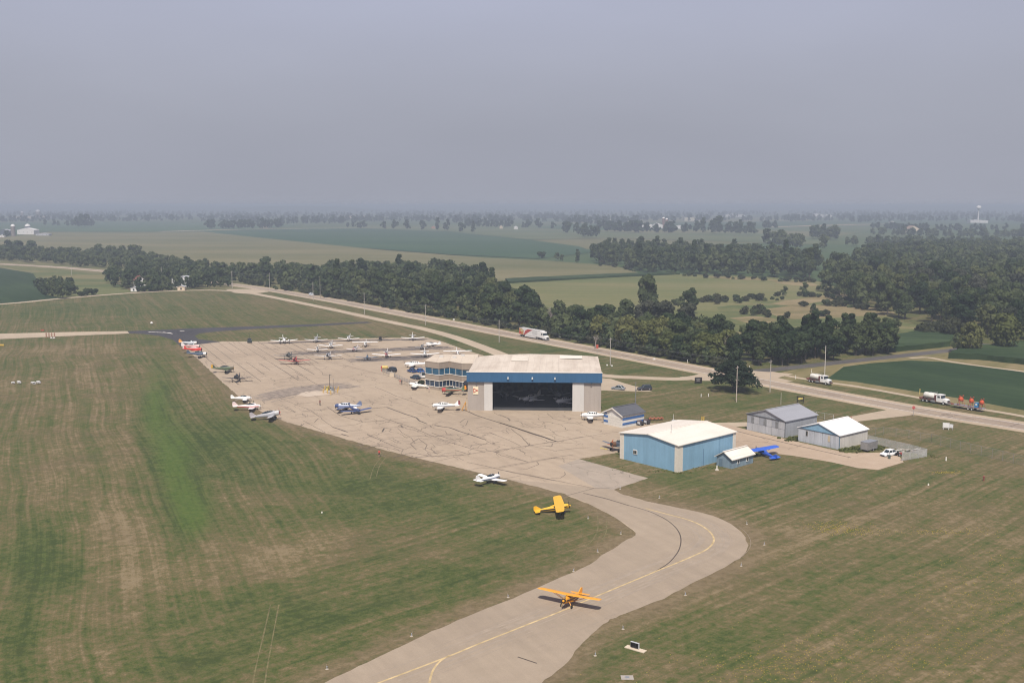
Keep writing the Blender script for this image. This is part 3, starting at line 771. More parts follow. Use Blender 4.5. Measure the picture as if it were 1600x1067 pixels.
# ------------------------------------------------------------------ buildings
def siding(name, col, period=0.9, depth=0.35, dirt=0.25, groove=0.82):
    if name in MATS: return MATS[name]
    k = NT(name); MATS[name] = k.m
    k.b.inputs['Roughness'].default_value = 0.5; k.b.inputs['Specular IOR Level'].default_value = 0.3
    tc = k.t.nodes.new('ShaderNodeTexCoord'); sx = k.t.nodes.new('ShaderNodeSeparateXYZ')
    k.l(tc.outputs['Object'], sx.inputs[0])
    s = k.math('ADD', sx.outputs[0], sx.outputs[1])
    f = k.math('FRACT', k.math('DIVIDE', s, period))
    g = k.ramp(f, [(0.0, 0.0), (0.06, 1.0), (0.94, 1.0), (1.0, 0.0)])
    v = k.noise(1.0, 5, .65, k.mapping(0, (1.3, 1.3, 0.18), tc.outputs['Object']))
    big = k.noise(0.25, 4, .6, tc.outputs['Object'])
    c = k.ramp(k.math('ADD', k.math('MULTIPLY', v, .6), k.math('MULTIPLY', big, .4)), [(0.3, tuple(x * (1 - dirt) for x in col)), (0.6, col), (0.8, tuple(min(1, x * 1.06) for x in col))])
    c = k.mix(1.0, c, k.ramp(g, [(0, groove), (1, 1.0)]), 'MULTIPLY')
    # each sheet of cladding has its own slight tone
    idn = k.math('FLOOR', k.math('DIVIDE', s, period * 2))
    wn_ = k.t.nodes.new('ShaderNodeTexWhiteNoise'); wn_.noise_dimensions = '1D'; k.l(idn, wn_.inputs['W'])
    c = k.mix(1.0, c, k.ramp(wn_.outputs['Value'], [(0, .93), (1, 1.0)]), 'MULTIPLY')
    k.bump(g, depth, 0.05)
    return k.done(c)

def roofing(name, col, stain, period=1.0, amount=0.5, streak=(0.5, 0.07, 1)):
    if name in MATS: return MATS[name]
    k = NT(name); MATS[name] = k.m
    k.b.inputs['Roughness'].default_value = 0.55
    tc = k.t.nodes.new('ShaderNodeTexCoord'); sx = k.t.nodes.new('ShaderNodeSeparateXYZ'); k.l(tc.outputs['Object'], sx.inputs[0])
    f = k.math('FRACT', k.math('DIVIDE', sx.outputs[0], period))
    g = k.ramp(f, [(0.0, 0.0), (0.05, 1.0), (0.95, 1.0), (1.0, 0.0)])
    st = k.noise(1.0, 6, .65, k.mapping(0, streak, tc.outputs['Object']), .4)
    b = k.noise(0.12, 5, .6, tc.outputs['Object'])
    m = k.math('MULTIPLY', k.ramp(k.math('ADD', k.math('MULTIPLY', st, .6), k.math('MULTIPLY', b, .4)), [(0.42, 0.0), (0.68, 1.0)]), amount)
    c = k.mix(m, col, stain)
    c = k.mix(1.0, c, k.ramp(g, [(0, .86), (1, 1.0)]), 'MULTIPLY')
    k.bump(g, .3, .05)
    return k.done(c)

M_TRIM = paint((0.66, 0.62, 0.56), .5)
M_GLASS = glass()
M_DARK = mat('dark_interior', (0.05, 0.05, 0.053), .8, 0, .2, .6)
M_BLACK = mat('black_rubber', (0.018, 0.018, 0.018), .8)
M_STEEL = mat('galvanised_steel', (0.36, 0.37, 0.38), .45, .6, .12, 2)

def frame(A, B):
    """local frame: origin at A, x towards B, y away from the viewer"""
    A, B = Vector(A), Vector(B)
    d = (B - A); return A, math.atan2(d.y, d.x), d.length

# --- large hangar
FL, HRZ, HW_ = frame(P(731, 641), P(939, 643))
HD = 34.0
hang = thing('hangar', 'large hangar with a blue fascia above wide open sliding doors', 'hangar', FL, HRZ)
M_HWALL = siding('hangar_grey', (0.36, 0.315, 0.275), 1.2, .2, .12, .93)
M_DOOR = siding('hangar_door_white', (0.52, 0.50, 0.47), 1.0, .15, .08, .95)
M_FASC = siding('fascia_blue', (0.033, 0.105, 0.21), 3.1, .1, .12, .92)
x0, x1, x2, x3 = HW_ * .124, HW_ * .187, HW_ * .786, HW_ * .872
ZB, ZT = 8.6, 11.5
for a, b in ((0, x0), (x3, HW_)):
    MB().box(((a + b) / 2, .2, ZB / 2), (b - a, .4, ZB)).build('front_wall', M_HWALL, hang)
MB().box((HW_ / 2, .2, (ZB + ZT) / 2), (HW_, .4, ZT - ZB)).build('front_wall', M_DARK, hang)
for k_, (a, b, y) in enumerate(((x0 + .01, x1, -.14), (x2, x3 - .01, -.14), (x0 - 2.6, x1 - 2.4, .62), (x2 + 2.4, x3 + 2.6, .62))):
    MB().box(((a + b) / 2, y, ZB / 2 - .05), (b - a, .16, ZB - .12)).build('sliding_door', M_DOOR, hang)
MB().box((HW_ / 2, -.35, (ZB + ZT) / 2), (HW_ + .5, .66, ZT - ZB)).build('fascia', M_FASC, hang)
MB().box((HW_ / 2, -.4, ZT + .08), (HW_ + .6, .8, .16)).build('coping', M_TRIM, hang)
for x in (.15, HW_ - .15): MB().box((x, HD / 2 + .2, 5.3), (.3, HD - .4, 10.6)).build('side_wall', M_HWALL, hang)
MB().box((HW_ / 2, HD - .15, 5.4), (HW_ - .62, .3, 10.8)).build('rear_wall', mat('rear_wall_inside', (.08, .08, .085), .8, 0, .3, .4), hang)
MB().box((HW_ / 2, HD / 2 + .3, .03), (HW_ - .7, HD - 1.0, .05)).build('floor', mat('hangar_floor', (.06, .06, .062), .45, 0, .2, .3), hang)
rings = []
prof = [(-.25, 10.65), (1.2, 10.95), (4, 11.3), (9, 11.65), (17, 11.9), (26, 11.75), (34, 11.45), (HW_ + .2, 11.2)]
for y in (0.05, HD + .4):
    lift = 0 if y < 1 else 0
    rings.append([Vector((x, y, (min(z, 11.4) if y < 1 else z) + lift)) for x, z in prof] + [Vector((x, y, (min(z, 11.4) if y < 1 else z) - .25)) for x, z in reversed(prof)])
roof = MB().rings(rings).build('roof', roofing('hangar_roof', (0.56, 0.49, 0.41), (0.30, 0.235, 0.18), 1.9, .62, (0.42, 0.05, 1)), hang)
MB().box((30.5, HD - 5.0, 11.76), (7.2, 6.6, .1)).build('roof_patch', paint((0.66, 0.6, 0.52), .6), roof)
MB().box((14.4, HD - 9, 11.83), (5.2, 11, .06)).build('roof_patch', mat('bleached_roof', (0.6, 0.535, 0.45), .6, 0, .12, .5), roof)
for x in (11.9, 19.0, 25.6):
    MB().box((x, -.85, 10.0), (.35, .5, .3)).lathe((x, -.95, 9.85), (0, -.5, -1), [(0, .12), (.3, .28)], 8).build('flood_lamp', paint((.5, .5, .48)), hang)
for x in (2.6, 36.2):
    MB().box((x, -.35, 8.3), (.4, .7, .35)).build('wall_lamp', paint((.1, .1, .1)), hang)
# interior roof trusses seen through the opening
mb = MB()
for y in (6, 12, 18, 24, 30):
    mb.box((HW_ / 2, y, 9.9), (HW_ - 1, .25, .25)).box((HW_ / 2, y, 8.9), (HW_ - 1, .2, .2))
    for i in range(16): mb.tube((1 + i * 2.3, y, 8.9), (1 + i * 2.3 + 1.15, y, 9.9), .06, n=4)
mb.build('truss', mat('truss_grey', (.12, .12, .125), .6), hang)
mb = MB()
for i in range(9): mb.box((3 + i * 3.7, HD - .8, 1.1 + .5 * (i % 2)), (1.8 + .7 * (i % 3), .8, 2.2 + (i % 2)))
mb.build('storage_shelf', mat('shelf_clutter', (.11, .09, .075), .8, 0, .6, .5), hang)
# sign on the wall: red outlined triangle on cream
sg = MB().box((2.35, -.09, 6.0), (1.55, .14, 2.3)).build('sign_board', paint((0.72, 0.63, 0.44), .5), hang)
M_RED = paint((0.42, 0.05, 0.035), .45)
mb = MB()
t3 = [(1.78, 6.62), (1.78, 5.38), (2.78, 6.0)]
for (xa, za), (xb, zb) in zip(t3, t3[1:] + t3[:1]):
    mb.tube((xa, -.19, za), (xb, -.19, zb), .1, n=4)
mb.tube((2.6, -.19, 6.0), (3.02, -.19, 6.12), .08, n=4).tube((2.6, -.19, 5.98), (3.02, -.19, 5.86), .08, n=4)
mb.build('emblem', M_RED, sg)

# --- terminal office with folded front
op = [P(664.5, 606.5), P(686, 610), P(702.5, 607.5), P(722, 611.5), None]
hr = Matrix.Rotation(HRZ, 3, 'Z')
op[4] = FL + hr @ Vector((-.25, 36.2, 0))
op[4] = Vector((FL.x - .1 + 1.6, op[3].y - .2, 0))
off = thing('office_building', 'two storey tan office building with a folded front and ribbon windows', 'office building', op[0])
o0 = op[0].copy()
front = [Vector((p.x - o0.x, p.y - o0.y, 0)) for p in op]
back = [Vector((front[-1].x, 13.5, 0)), Vector((2.2, 13.5, 0))]
foot = front + back
def inset(pts, d):
    c = sum(pts, Vector()) / len(pts)
    return [p + Vector((0, d, 0)) if i < len(front) else p + Vector((0, -d, 0)) for i, p in enumerate(pts)]
def band(name, pts, z0, z1, m):
    return MB().rings([[p + Vector((0, 0, z0)) for p in pts], [p + Vector((0, 0, z1)) for p in pts]]).build(name, m, off)
M_TAN = siding('office_tan', (0.33, 0.27, 0.215), 2.4, .12, .15, .95)
band('base_wall', foot, 0, 1.05, M_TAN)
band('inner_wall', inset(foot, .32), 0.05, 8.9, paint((.12, .12, .12), .7))
band('wall_band', foot, 3.1, 4.95, M_TAN)
band('wall_band', foot, 7.1, 9.05, M_TAN)
tops = [p + Vector((0, 0, 9.05)) for p in foot]
MB().rings([[p + Vector((0, -.12 if i < 5 else .12, 9.05)) for i, p in enumerate(foot)], [p + Vector((0, -.12 if i < 5 else .12, 9.28)) for i, p in enumerate(foot)]]).build('roof', roofing('office_roof', (0.55, 0.47, 0.375), (0.36, 0.29, 0.22), 4.0, .5, (.1, .1, 1)), off)
for sc_, (z0, z1) in ((.4, (3.0, 3.12)), (.4, (1.0, 1.12)), (.4, (4.95, 5.07))):
    mb = MB()
    for a, b in zip(front[:-1], front[1:]): mb.tube(a + Vector((0, -.06, (z0 + z1) / 2)), b + Vector((0, -.06, (z0 + z1) / 2)), .09, n=4)
    mb.build('window_sill', M_TRIM, off)
M_BGLASS = mat('blue_glass', (0.02, 0.085, 0.15), .15, 0, .35, .5, .6)
M_BGLASS2 = mat('deep_blue_glass', (0.012, 0.03, 0.06), .12, 0, .35, .5, .6)
def panes(z0, z1, counts, m):
    for (a, b), k in zip(zip(front[:-1], front[1:]), counts):
        for i in range(k):
            q0, q1 = a.lerp(b, i / k + .012), a.lerp(b, (i + 1) / k - .012)
            n_ = Vector((0, .17, 0))
            w = MB().rings([[q0 + n_ + Vector((0, 0, z0)), q1 + n_ + Vector((0, 0, z0)), q1 + n_ * 1.6 + Vector((0, 0, z0)), q0 + n_ * 1.6 + Vector((0, 0, z0))],
                            [q0 + n_ + Vector((0, 0, z1)), q1 + n_ + Vector((0, 0, z1)), q1 + n_ * 1.6 + Vector((0, 0, z1)), q0 + n_ * 1.6 + Vector((0, 0, z1))]]).build('window', m, off)
            MB().box(((q0.x), q0.y + .08, (z0 + z1) / 2), (.11, .12, z1 - z0)).build('mullion', M_TRIM, w)
panes(1.12, 3.05, (3, 3, 4, 1), M_BGLASS2)
panes(5.02, 7.05, (2, 2, 2, 1), M_BGLASS)
# entrance awning beside the hangar
c = front[3].lerp(front[4], .45)
rr = []
for y in (-1.9, .2):
    rr.append([Vector((c.x + 1.7 * math.cos(t), c.y + y, 2.7 + 1.15 * math.sin(t))) for t in [math.pi * i / 8 for i in range(9)]])
MB().rings(rr).build('awning', mat('awning_cloth', (.03, .035, .05), .8), off)
MB().box((c.x, c.y - .05, 1.3), (2.4, .12, 2.6)).build('door', M_BGLASS2, off)
MB().box((c.x - 1.6, c.y - 1.85, 1.35), (.1, .1, 2.7)).build('awning_post', M_STEEL, off)
MB().box((c.x + 1.6, c.y - 1.85, 1.35), (.1, .1, 2.7)).build('awning_post', M_STEEL, off)
for (x, y) in ((5, 6), (12, 9), (9.5, 4.5)):
    MB().box((x, y, 9.62), (1.3, 1.0, .7)).build('roof_vent', paint((.5, .48, .45)), off)

# --- gabled metal buildings
def gable(name, label, cat, A, Bc, length, eave, ridge, mw, mr, gable_m=None, over=.35, rise_lo=None):
    """A: left corner of the gable front, Bc: its right corner, length runs away along the right-hand side"""
    O, rz, W = frame(A, Bc)
    t = thing(name, label, cat, O, rz)
    L = length
    w = MB()
    pr = [(0, 0), (W, 0), (W, eave), (W / 2, ridge), (0, eave)]
    w.rings([[Vector((x, y, z)) for x, z in pr] for y in (0, L)])
    w.build('wall', mw, t)
    rr = MB(); th = .16
    sl = (ridge - eave) / (W / 2)
    for s in (-1, 1):
        xe = W / 2 + s * (W / 2 + over); ze = eave - sl * over
        ring = lambda y: [Vector((W / 2, y, ridge + .03)), Vector((xe, y, ze + .03)), Vector((xe, y, ze + th + .03)), Vector((W / 2, y, ridge + th + .03))]
        rr.rings([ring(-over), ring(L + over)])
    r = rr.build('roof', mr, t)
    MB().box((W / 2, L / 2, ridge + th + .05), (.5, L + 2 * over, .08)).build('ridge_cap', mr, r)
    if gable_m:
        MB().rings([[Vector((x, y, z)) for x, z in ((0.02, eave), (W - .02, eave), (W / 2, ridge - .02))] for y in (-.05, -.003)]).build('gable_panel', gable_m, t)
    return t, W, L

M_LBLUE = siding('pale_blue_siding', (0.215, 0.375, 0.505), .9, .3, .16, .92)
M_WROOF = roofing('white_roof', (0.66, 0.61, 0.54), (0.5, 0.43, 0.36), .95, .5, (.5, .1, 1))
bh, bw, bl = gable('blue_hangar', 'pale blue metal hangar with white corner strips beside the apron', 'hangar', P(969, 715.8), P(1059, 738), 21.4, 6.15, 7.25, M_LBLUE, M_WROOF)
for x, y, sx, sy in ((.55, -.04, 1.25, .1), (bw - .45, -.04, 1.0, .1), (bw + .04, .75, .1, 1.7), (bw + .04, bl - .5, .1, 1.1)):
    MB().box((x, y, 3.05), (sx, sy, 6.1)).build('corner_trim', paint((0.6, 0.55, 0.47), .5), bh)
wf = MB().box((bw * .27, -.06, 2.4), (1.25, .12, 1.05)).build('window', M_TRIM, bh)
for dx in (-.27, .27): MB().box((bw * .27 + dx, -.13, 2.4), (.46, .04, .75)).build('pane', M_GLASS, wf)
MB().box((bw + .03, 9.2, 2.0), (.06, .1, 4.0)).build('downpipe', paint((.09, .17, .26)), bh)
MB().box((bw + .02, 15.3, 3.0), (.04, .07, 5.8)).build('downpipe', paint((.1, .2, .3)), bh)
MB().tube((bw * .62, 5.5, 6.8), (bw * .62, 5.5, 9.2), .05, n=5).build('aerial', M_STEEL, bh)
mb = MB()
for i in range(2): mb.box((bw / 2 + (-1) ** i * bw * .22, bl + .05, 2.6), (bw * .42, .08, 5.1))
mb.build('rear_door', M_DOOR, bh)

shed, sw, sl_ = gable('shed', 'small weathered blue shed with a cream roof against the blue hangar', 'shed', P(1119.5, 727), P(1141, 733), 8.3, 2.25, 3.55, siding('weathered_blue_boards', (0.22, 0.295, 0.35), .45, .5, .45, .8), roofing('cream_roof', (0.66, 0.61, 0.545), (.46, .41, .35), .8, .5), None, .4)
shed.rotation_euler.z = bh.rotation_euler.z
for y in (2.4, 5.9):
    f_ = MB().box((sw + .04, y, 1.35), (.1, .85, 1.05)).build('window', paint((.7, .7, .68)), shed)
    MB().box((sw + .1, y, 1.35), (.04, .55, .75)).build('pane', M_GLASS, f_)
MB().box((1.2, -.05, .95), (.9, .08, 1.9)).build('door', siding('blue_door', (.14, .2, .25), .3, .3, .4, .8), shed)

M_GREYS = siding('galvanised_siding', (0.33, 0.345, 0.37), 1.15, .5, .2, .8)
gh, gw, gl = gable('grey_hangar', 'grey galvanised steel hangar with vertical seams and a grey roof', 'hangar', P(1167, 671), P(1226, 684), 13.4, 4.35, 6.3, M_GREYS, roofing('grey_roof', (0.27, 0.275, 0.3), (.2, .2, .22), .9, .4), None, .3)
MG2 = siding('pale_galvanised', (0.43, 0.44, 0.455), 1.2, .3, .18, .93)
n_ = 6
for i in range(n_):
    a, b = gw * (i / n_) + .06, gw * ((i + 1) / n_) - .06
    MB().box(((a + b) / 2, -.09, 1.05), (b - a, .1, 2.05)).build('door_panel', MG2, gh)
    MB().box(((a + b) / 2, -.07, 3.18), (b - a, .08, 2.05)).build('door_panel', MG2 if i % 2 else M_GREYS, gh)
for f_ in (.16, .49, .8):
    MB().box((gw * f_, -.14, 3.0), (.95, .06, 1.7)).build('window', mat('dull_pane', (.19, .195, .2), .4, 0, .2, 1), gh)
MB().box((gw / 2, -.12, 4.3), (gw + .5, .2, .16)).build('door_track', paint((.06, .065, .07)), gh)
MB().box((gw + .05, -.02, 2.15), (.12, .14, 4.3)).build('corner_trim', paint((.08, .085, .09)), gh)

M_WGALV = siding('white_blue_siding', (0.46, 0.485, 0.52), 1.1, .3, .3, .92)
wh, ww_, wl_ = gable('white_hangar', 'white hangar with a pale blue gable and a bright white roof', 'hangar', P(1247, 688.6), P(1311, 702.3), 12.2, 3.5, 5.55, siding('white_siding', (.56, .53, .48), 1.1, .35, .2, .9), roofing('bright_white_roof', (0.74, 0.73, 0.73), (.6, .58, .57), .9, .3), M_LBLUE, .3)
for i in range(5):
    a, b = ww_ * (i / 5) + .05, ww_ * ((i + 1) / 5) - .05
    MB().box(((a + b) / 2, -.08, 1.7), (b - a, .1, 3.35)).build('door_panel', M_WGALV, wh)
MB().box((ww_ / 2, -.1, 3.46), (ww_ + .6, .22, .14)).build('door_track', paint((.07, .1, .13)), wh)
MB().box((ww_ + .05, -.04, 1.72), (.14, .16, 3.45)).build('corner_trim', paint((.1, .17, .23)), wh)
f_ = MB().box((ww_ * .22, -.16, 2.45), (.6, .07, 1.25)).build('window', paint((.2, .17, .14)), wh)
MB().box((ww_ * .22, -.21, 2.45), (.4, .04, 1.05)).build('pane', M_GLASS, f_)
MB().box((ww_ * .76, -.15, 2.2), (.65, .06, 1.5)).build('boarded_window', paint((.45, .38, .27)), wh)

# striped shed
M_SW = siding('white_boards', (0.62, 0.6, 0.56), .6, .2, .1, .96)
M_SB = siding('blue_stripe_boards', (0.045, 0.13, 0.33), .6, .2, .12, .96)
ss, s_w, s_l = gable('striped_shed', 'white garage with two broad blue stripes and a dark shingle roof', 'garage', P(943, 662), P(972.3, 668.6), 8.7, 3.35, 5.0, M_SW, roofing('charcoal_shingles', (0.085, 0.088, 0.1), (.12, .12, .13), .4, .5, (.6, .6, 1)), None, .35)
for z in (1.0, 2.35):
    MB().box((s_w + .03, s_l / 2, z), (.06, s_l - .1, .62)).build('stripe', M_SB, ss)
    MB().box((.85, -.03, z), (1.6, .06, .62)).build('stripe', M_SB, ss)
MB().box((.7, -.03, 3.2), (1.2, .06, .35)).build('stripe', M_SB, ss)
gd = MB().box((s_w * .64, -.05, 1.45), (s_w * .66, .1, 2.85)).build('garage_door', paint((.6, .57, .51)), ss)
for z in (.75, 1.45, 2.15): MB().box((s_w * .64, -.105, z), (s_w * .66, .02, .04)).build('door_joint', paint((.4, .38, .34)), gd)
MB().box((s_w / 2, s_l + .05, 1.4), (.9, .1, 2.8)).build('rear_door', paint((.06, .05, .05)), ss)
for s in (-1, 1):
    mb = MB(); xe = s_w / 2 + s * (s_w / 2 + .38); sl2 = (5.0 - 3.35) / (s_w / 2)
    mb.rings([[Vector((s_w / 2, y, 5.12)), Vector((xe, y, 3.35 - sl2 * .38 + .12)), Vector((xe, y, 3.35 - sl2 * .38 - .2)), Vector((s_w / 2, y, 4.8))] for y in (-.46, -.38)])
    mb.build('barge_board', paint((.7, .66, .6)), ss)

# --- farmhouses and farm buildings far off
def far_building(name, label, cat, u, v, w, d, h, rz, mw, mr, rh=None, windows=3, group=None):
    c = P(u, v)
    A = c + Vector((-w / 2 * math.cos(rz), -w / 2 * math.sin(rz), 0)); Bq = c + Vector((w / 2 * math.cos(rz), w / 2 * math.sin(rz), 0))
    t, W, L = gable(name, label, cat, A, Bq, d, h, rh or h + w * .25, mw, mr, None, .3)
    if group: t['group'] = group
    for i in range(windows):
        MB().box((W * (i + .5) / windows, -.04, h * .5), (1.0, .08, 1.4)).build('window', M_GLASS, t)
    return t
M_FW = paint((.66, .64, .62), .6); M_FR = mat('red_roof', (.2, .075, .06), .7, 0, .25, 1); M_FG = paint((.42, .42, .44), .6)
far_building('farmhouse', 'white farmhouse with a red roof among the dark trees by the road', 'house', 219.5, 449, 7.5, 11, 5.2, R(25), M_FW, M_FR, 8.4, 2)
far_building('shed', 'tiny white shed at the roadside hedge in front of the red roofed house', 'shed', 209, 455.5, 4.2, 3.5, 2.4, R(0), M_FW, M_FG, 3.0, 1)
far_building('farmhouse', 'white house half hidden by garden trees near the highway bend', 'house', 284, 449, 15, 9, 6.0, R(-8), M_FW, M_FG, 8.0, 4)
far_building('garage', 'low cream garage tucked under the trees beside the white house', 'garage', 283, 454, 5, 4, 2.6, R(0), paint((.55, .45, .33)), M_FG, 3.3, 1)
far_building('barn', 'long white dairy barn beside the domed silo', 'barn', 40, 366.5, 36, 20, 9, R(-6), M_FW, M_FW, 13, 4)
far_building('machine_shed', 'low grey machine shed at the end of the white barn', 'shed', 66, 368.3, 26, 12, 3.4, R(-4), M_FG, M_FG, 4.8, 3)
far_building('barn', 'small dark barn partly behind trees by the domed silo', 'barn', 6, 368, 22, 16, 9, R(0), paint((.09, .1, .12)), M_FG, 12, 1)
far_building('shed', 'little white hut left of the silo at the field edge', 'shed', 3, 370.8, 9, 6, 3, 0, M_FW, M_FW, 4.5, 1)
def silo(label, u, v, h, r, m, mtop, group=None):
    t = thing('silo', label, 'silo', P(u, v))
    if group: t['group'] = group
    MB().lathe((0, 0, 0), (0, 0, 1), [(0, r), (h, r)], 14).build('silo_shaft', m, t, True)
    MB().lathe((0, 0, h), (0, 0, 1), [(0, r * 1.03), (r * .5, r * .85), (r * .85, r * .45), (r, .1)], 14).build('silo_dome', mtop, t, True)
M_SILO = mat('concrete_silo', (.2, .17, .155), .8, 0, .2, .3)
silo('grey concrete silo with a pale dome beside the long white barn', 21, 369, 19, 4.0, M_SILO, M_FW)
silo('squat dark silo with a bright cap behind the white barn', 43.5, 361, 10.5, 6, paint((.1, .11, .13)), M_FW)
far_building('barn', 'long white barn row seen over the dark grove in mid distance', 'barn', 1010, 356, 60, 20, 7, R(4), M_FW, M_FW, 11, 4)
far_building('barn', 'second white barn between the grove and the brown silos', 'barn', 1029, 357, 22, 18, 9, R(10), M_FW, M_FW, 13, 2)
far_building('barn', 'white barn with rounded roof right of the brown silos', 'barn', 1045, 355, 13, 18, 8, 0, M_FW, M_FW, 12, 1)
far_building('shed', 'small white shed at the right end of the silo farm', 'shed', 1062, 357.8, 20, 12, 6, 0, M_FW, M_FW, 9, 2)
silo('brown silo with white cap, the taller of the pair', 1036.5, 356.5, 25, 3.4, mat('brown_silo', (.19, .11, .085), .8, 0, .2, .3), M_FW)
silo('brown silo with white cap close beside the taller one', 1041.5, 356.8, 22.5, 3.4, MATS['brown_silo'], M_FW)
far_building('factory', 'wide cream factory block with a tall end under the treeline', 'factory', 1082, 345.5, 60, 30, 12, 0, paint((.5, .47, .38)), paint((.5, .47, .4)), 13, 4)
far_building('warehouse', 'long low white warehouse on the skyline right of centre', 'warehouse', 1148, 339, 100, 50, 10, 0, M_FW, M_FG, 14, 3)
far_building('warehouse', 'bright white warehouse roof at the far field edge', 'warehouse', 1278, 339, 62, 40, 10, 0, M_FW, M_FW, 15, 3)
far_building('warehouse', 'second, shorter bright warehouse on the same field edge', 'warehouse', 1295, 340, 30, 30, 9, 0, M_FW, M_FW, 13, 2)
far_building('house', 'cream farmhouse with a brown roof above the big forest', 'house', 1428, 364, 28, 18, 8, R(12), paint((.62, .52, .4)), mat('brown_roof', (.24, .17, .13), .8, 0, .2, .3), 15, 4)
far_building('shed', 'tiny white shed in front of the misty trees beyond the forest', 'shed', 1395, 351, 16, 12, 6, 0, M_FW, M_FW, 10, 1)
far_building('warehouse', 'long white warehouse at the foot of the water tower', 'warehouse', 1530, 348.5, 58, 25, 8, 0, M_FW, M_FW, 10, 3)
far_building('house', 'small white house beside the bushes at the edge of the far pasture', 'house', 806, 358, 10, 8, 5, 0, M_FW, M_FG, 8, 2)
far_building('shed', 'orange brown hut at the foot of the far roadside trees', 'shed', 677, 357.5, 9, 6, 4.5, 0, paint((.35, .17, .1)), M_FG, 7, 1)
far_building('house', 'pale house at the edge of the far pasture beside a lone tree', 'house', 783, 357.5, 8, 8, 5.5, 0, paint((.5, .42, .3)), M_FG, 9, 1)
far_building('barn', 'low tan barn at the end of the white farm lane', 'barn', 412, 356, 22, 12, 5, 0, paint((.4, .3, .21)), mat('brown_roof', (.24, .17, .13)), 8, 2)
for i, (u, v, w) in enumerate(((45, 342, 60), (25, 342, 40), (70, 341.5, 46), (521, 341, 16), (545, 341.5, 50), (568, 341.5, 40))):
    far_building('farm_building', 'faint pale farm building in the mist on the left skyline', 'farm building', u, v, w, 25, 9, 0, paint((.45, .38, .3)), M_FG, 12, 2, 'misty farm buildings')
silo('misty brown silo beside the farm buildings, the thicker one', 60, 342, 30, 10, M_SILO, M_FG)
silo('misty slim silo among the pale farm buildings', 35, 342, 26, 6, M_SILO, M_FG)
# water tower
wt = thing('water_tower', 'white water tower on one slim stem above the misty horizon', 'water tower', P(1528, 347.5))
MB().lathe((0, 0, 0), (0, 0, 1), [(0, 4.2), (4, 2.2), (40, 2.0), (45, 3.2)], 14).build('stem', M_FW, wt, True)
MB().lathe((0, 0, 45), (0, 0, 1), [(0, 3.2), (2.5, 7.2), (6, 8.2), (9.5, 6.8), (11.6, 3), (12, .2)], 16).build('tank', M_FW, wt, True)
# low hills on the skyline
mb = MB()
rnd = random.Random(9)
for (u, d, w, h) in ((470, 9500, 1900, 48), (300, 11500, 2600, 40), (760, 12500, 2600, 36), (1150, 12500, 3200, 34), (1500, 12000, 3000, 38), (60, 12500, 3000, 36), (-300, 12000, 3000, 40), (1900, 12000, 3200, 40)):
    cx = (u - 800) / FOC * d; rings = []
    for k in range(5):
        t = k / 4; rings.append([Vector((cx + math.cos(a) * w / 2 * (1 - t * .85), d + math.sin(a) * 500 * (1 - t * .85), -1 + h * math.sin(t * math.pi / 2))) for a in [2 * math.pi * i / 28 for i in range(28)]])
    mb.rings(rings)
tag(mb.build('hills', mat('wooded_hill', (.035, .05, .028), .9, 0, .4, .01), None, True), kind='structure')

# ------------------------------------------------------------------ aeroplanes
def ell(x, zc, ry, rz, n=12, pw=2.4):
    o = []
    for i in range(n):
        a = 2 * math.pi * (i + .5) / n
        c, s = math.cos(a), math.sin(a)
        o.append(Vector((x, ry * math.copysign(abs(c) ** (2 / pw), c), zc + rz * math.copysign(abs(s) ** (2 / pw), s))))
    return o
AF = [(1, .0), (.55, .055), (.1, .055), (-.12, .0), (.1, -.03), (.55, -.02)]
def wing_half(mb, side, x, y0, y1, c0, c1, z0, dih, th=1.0, sweep=0.0, round_tip=True):
    rings = []
    st = [(0, 1), (.55, None), (.92, None), (1.0, .0)] if round_tip else [(0, 1), (1, None)]
    for t, _ in st:
        c = c0 + (c1 - c0) * t
        if round_tip and t == 1.0: c *= .62
        y = y0 + (y1 - y0) * t; z = z0 + math.tan(R(dih)) * (y - y0); xx = x - sweep * t
        k = th * (0.45 if t == 1.0 and round_tip else 1)
        rings.append([Vector((xx + c * (.35 - q), side * y, z + c * k * h)) for q, h in AF])
    mb.rings(rings)

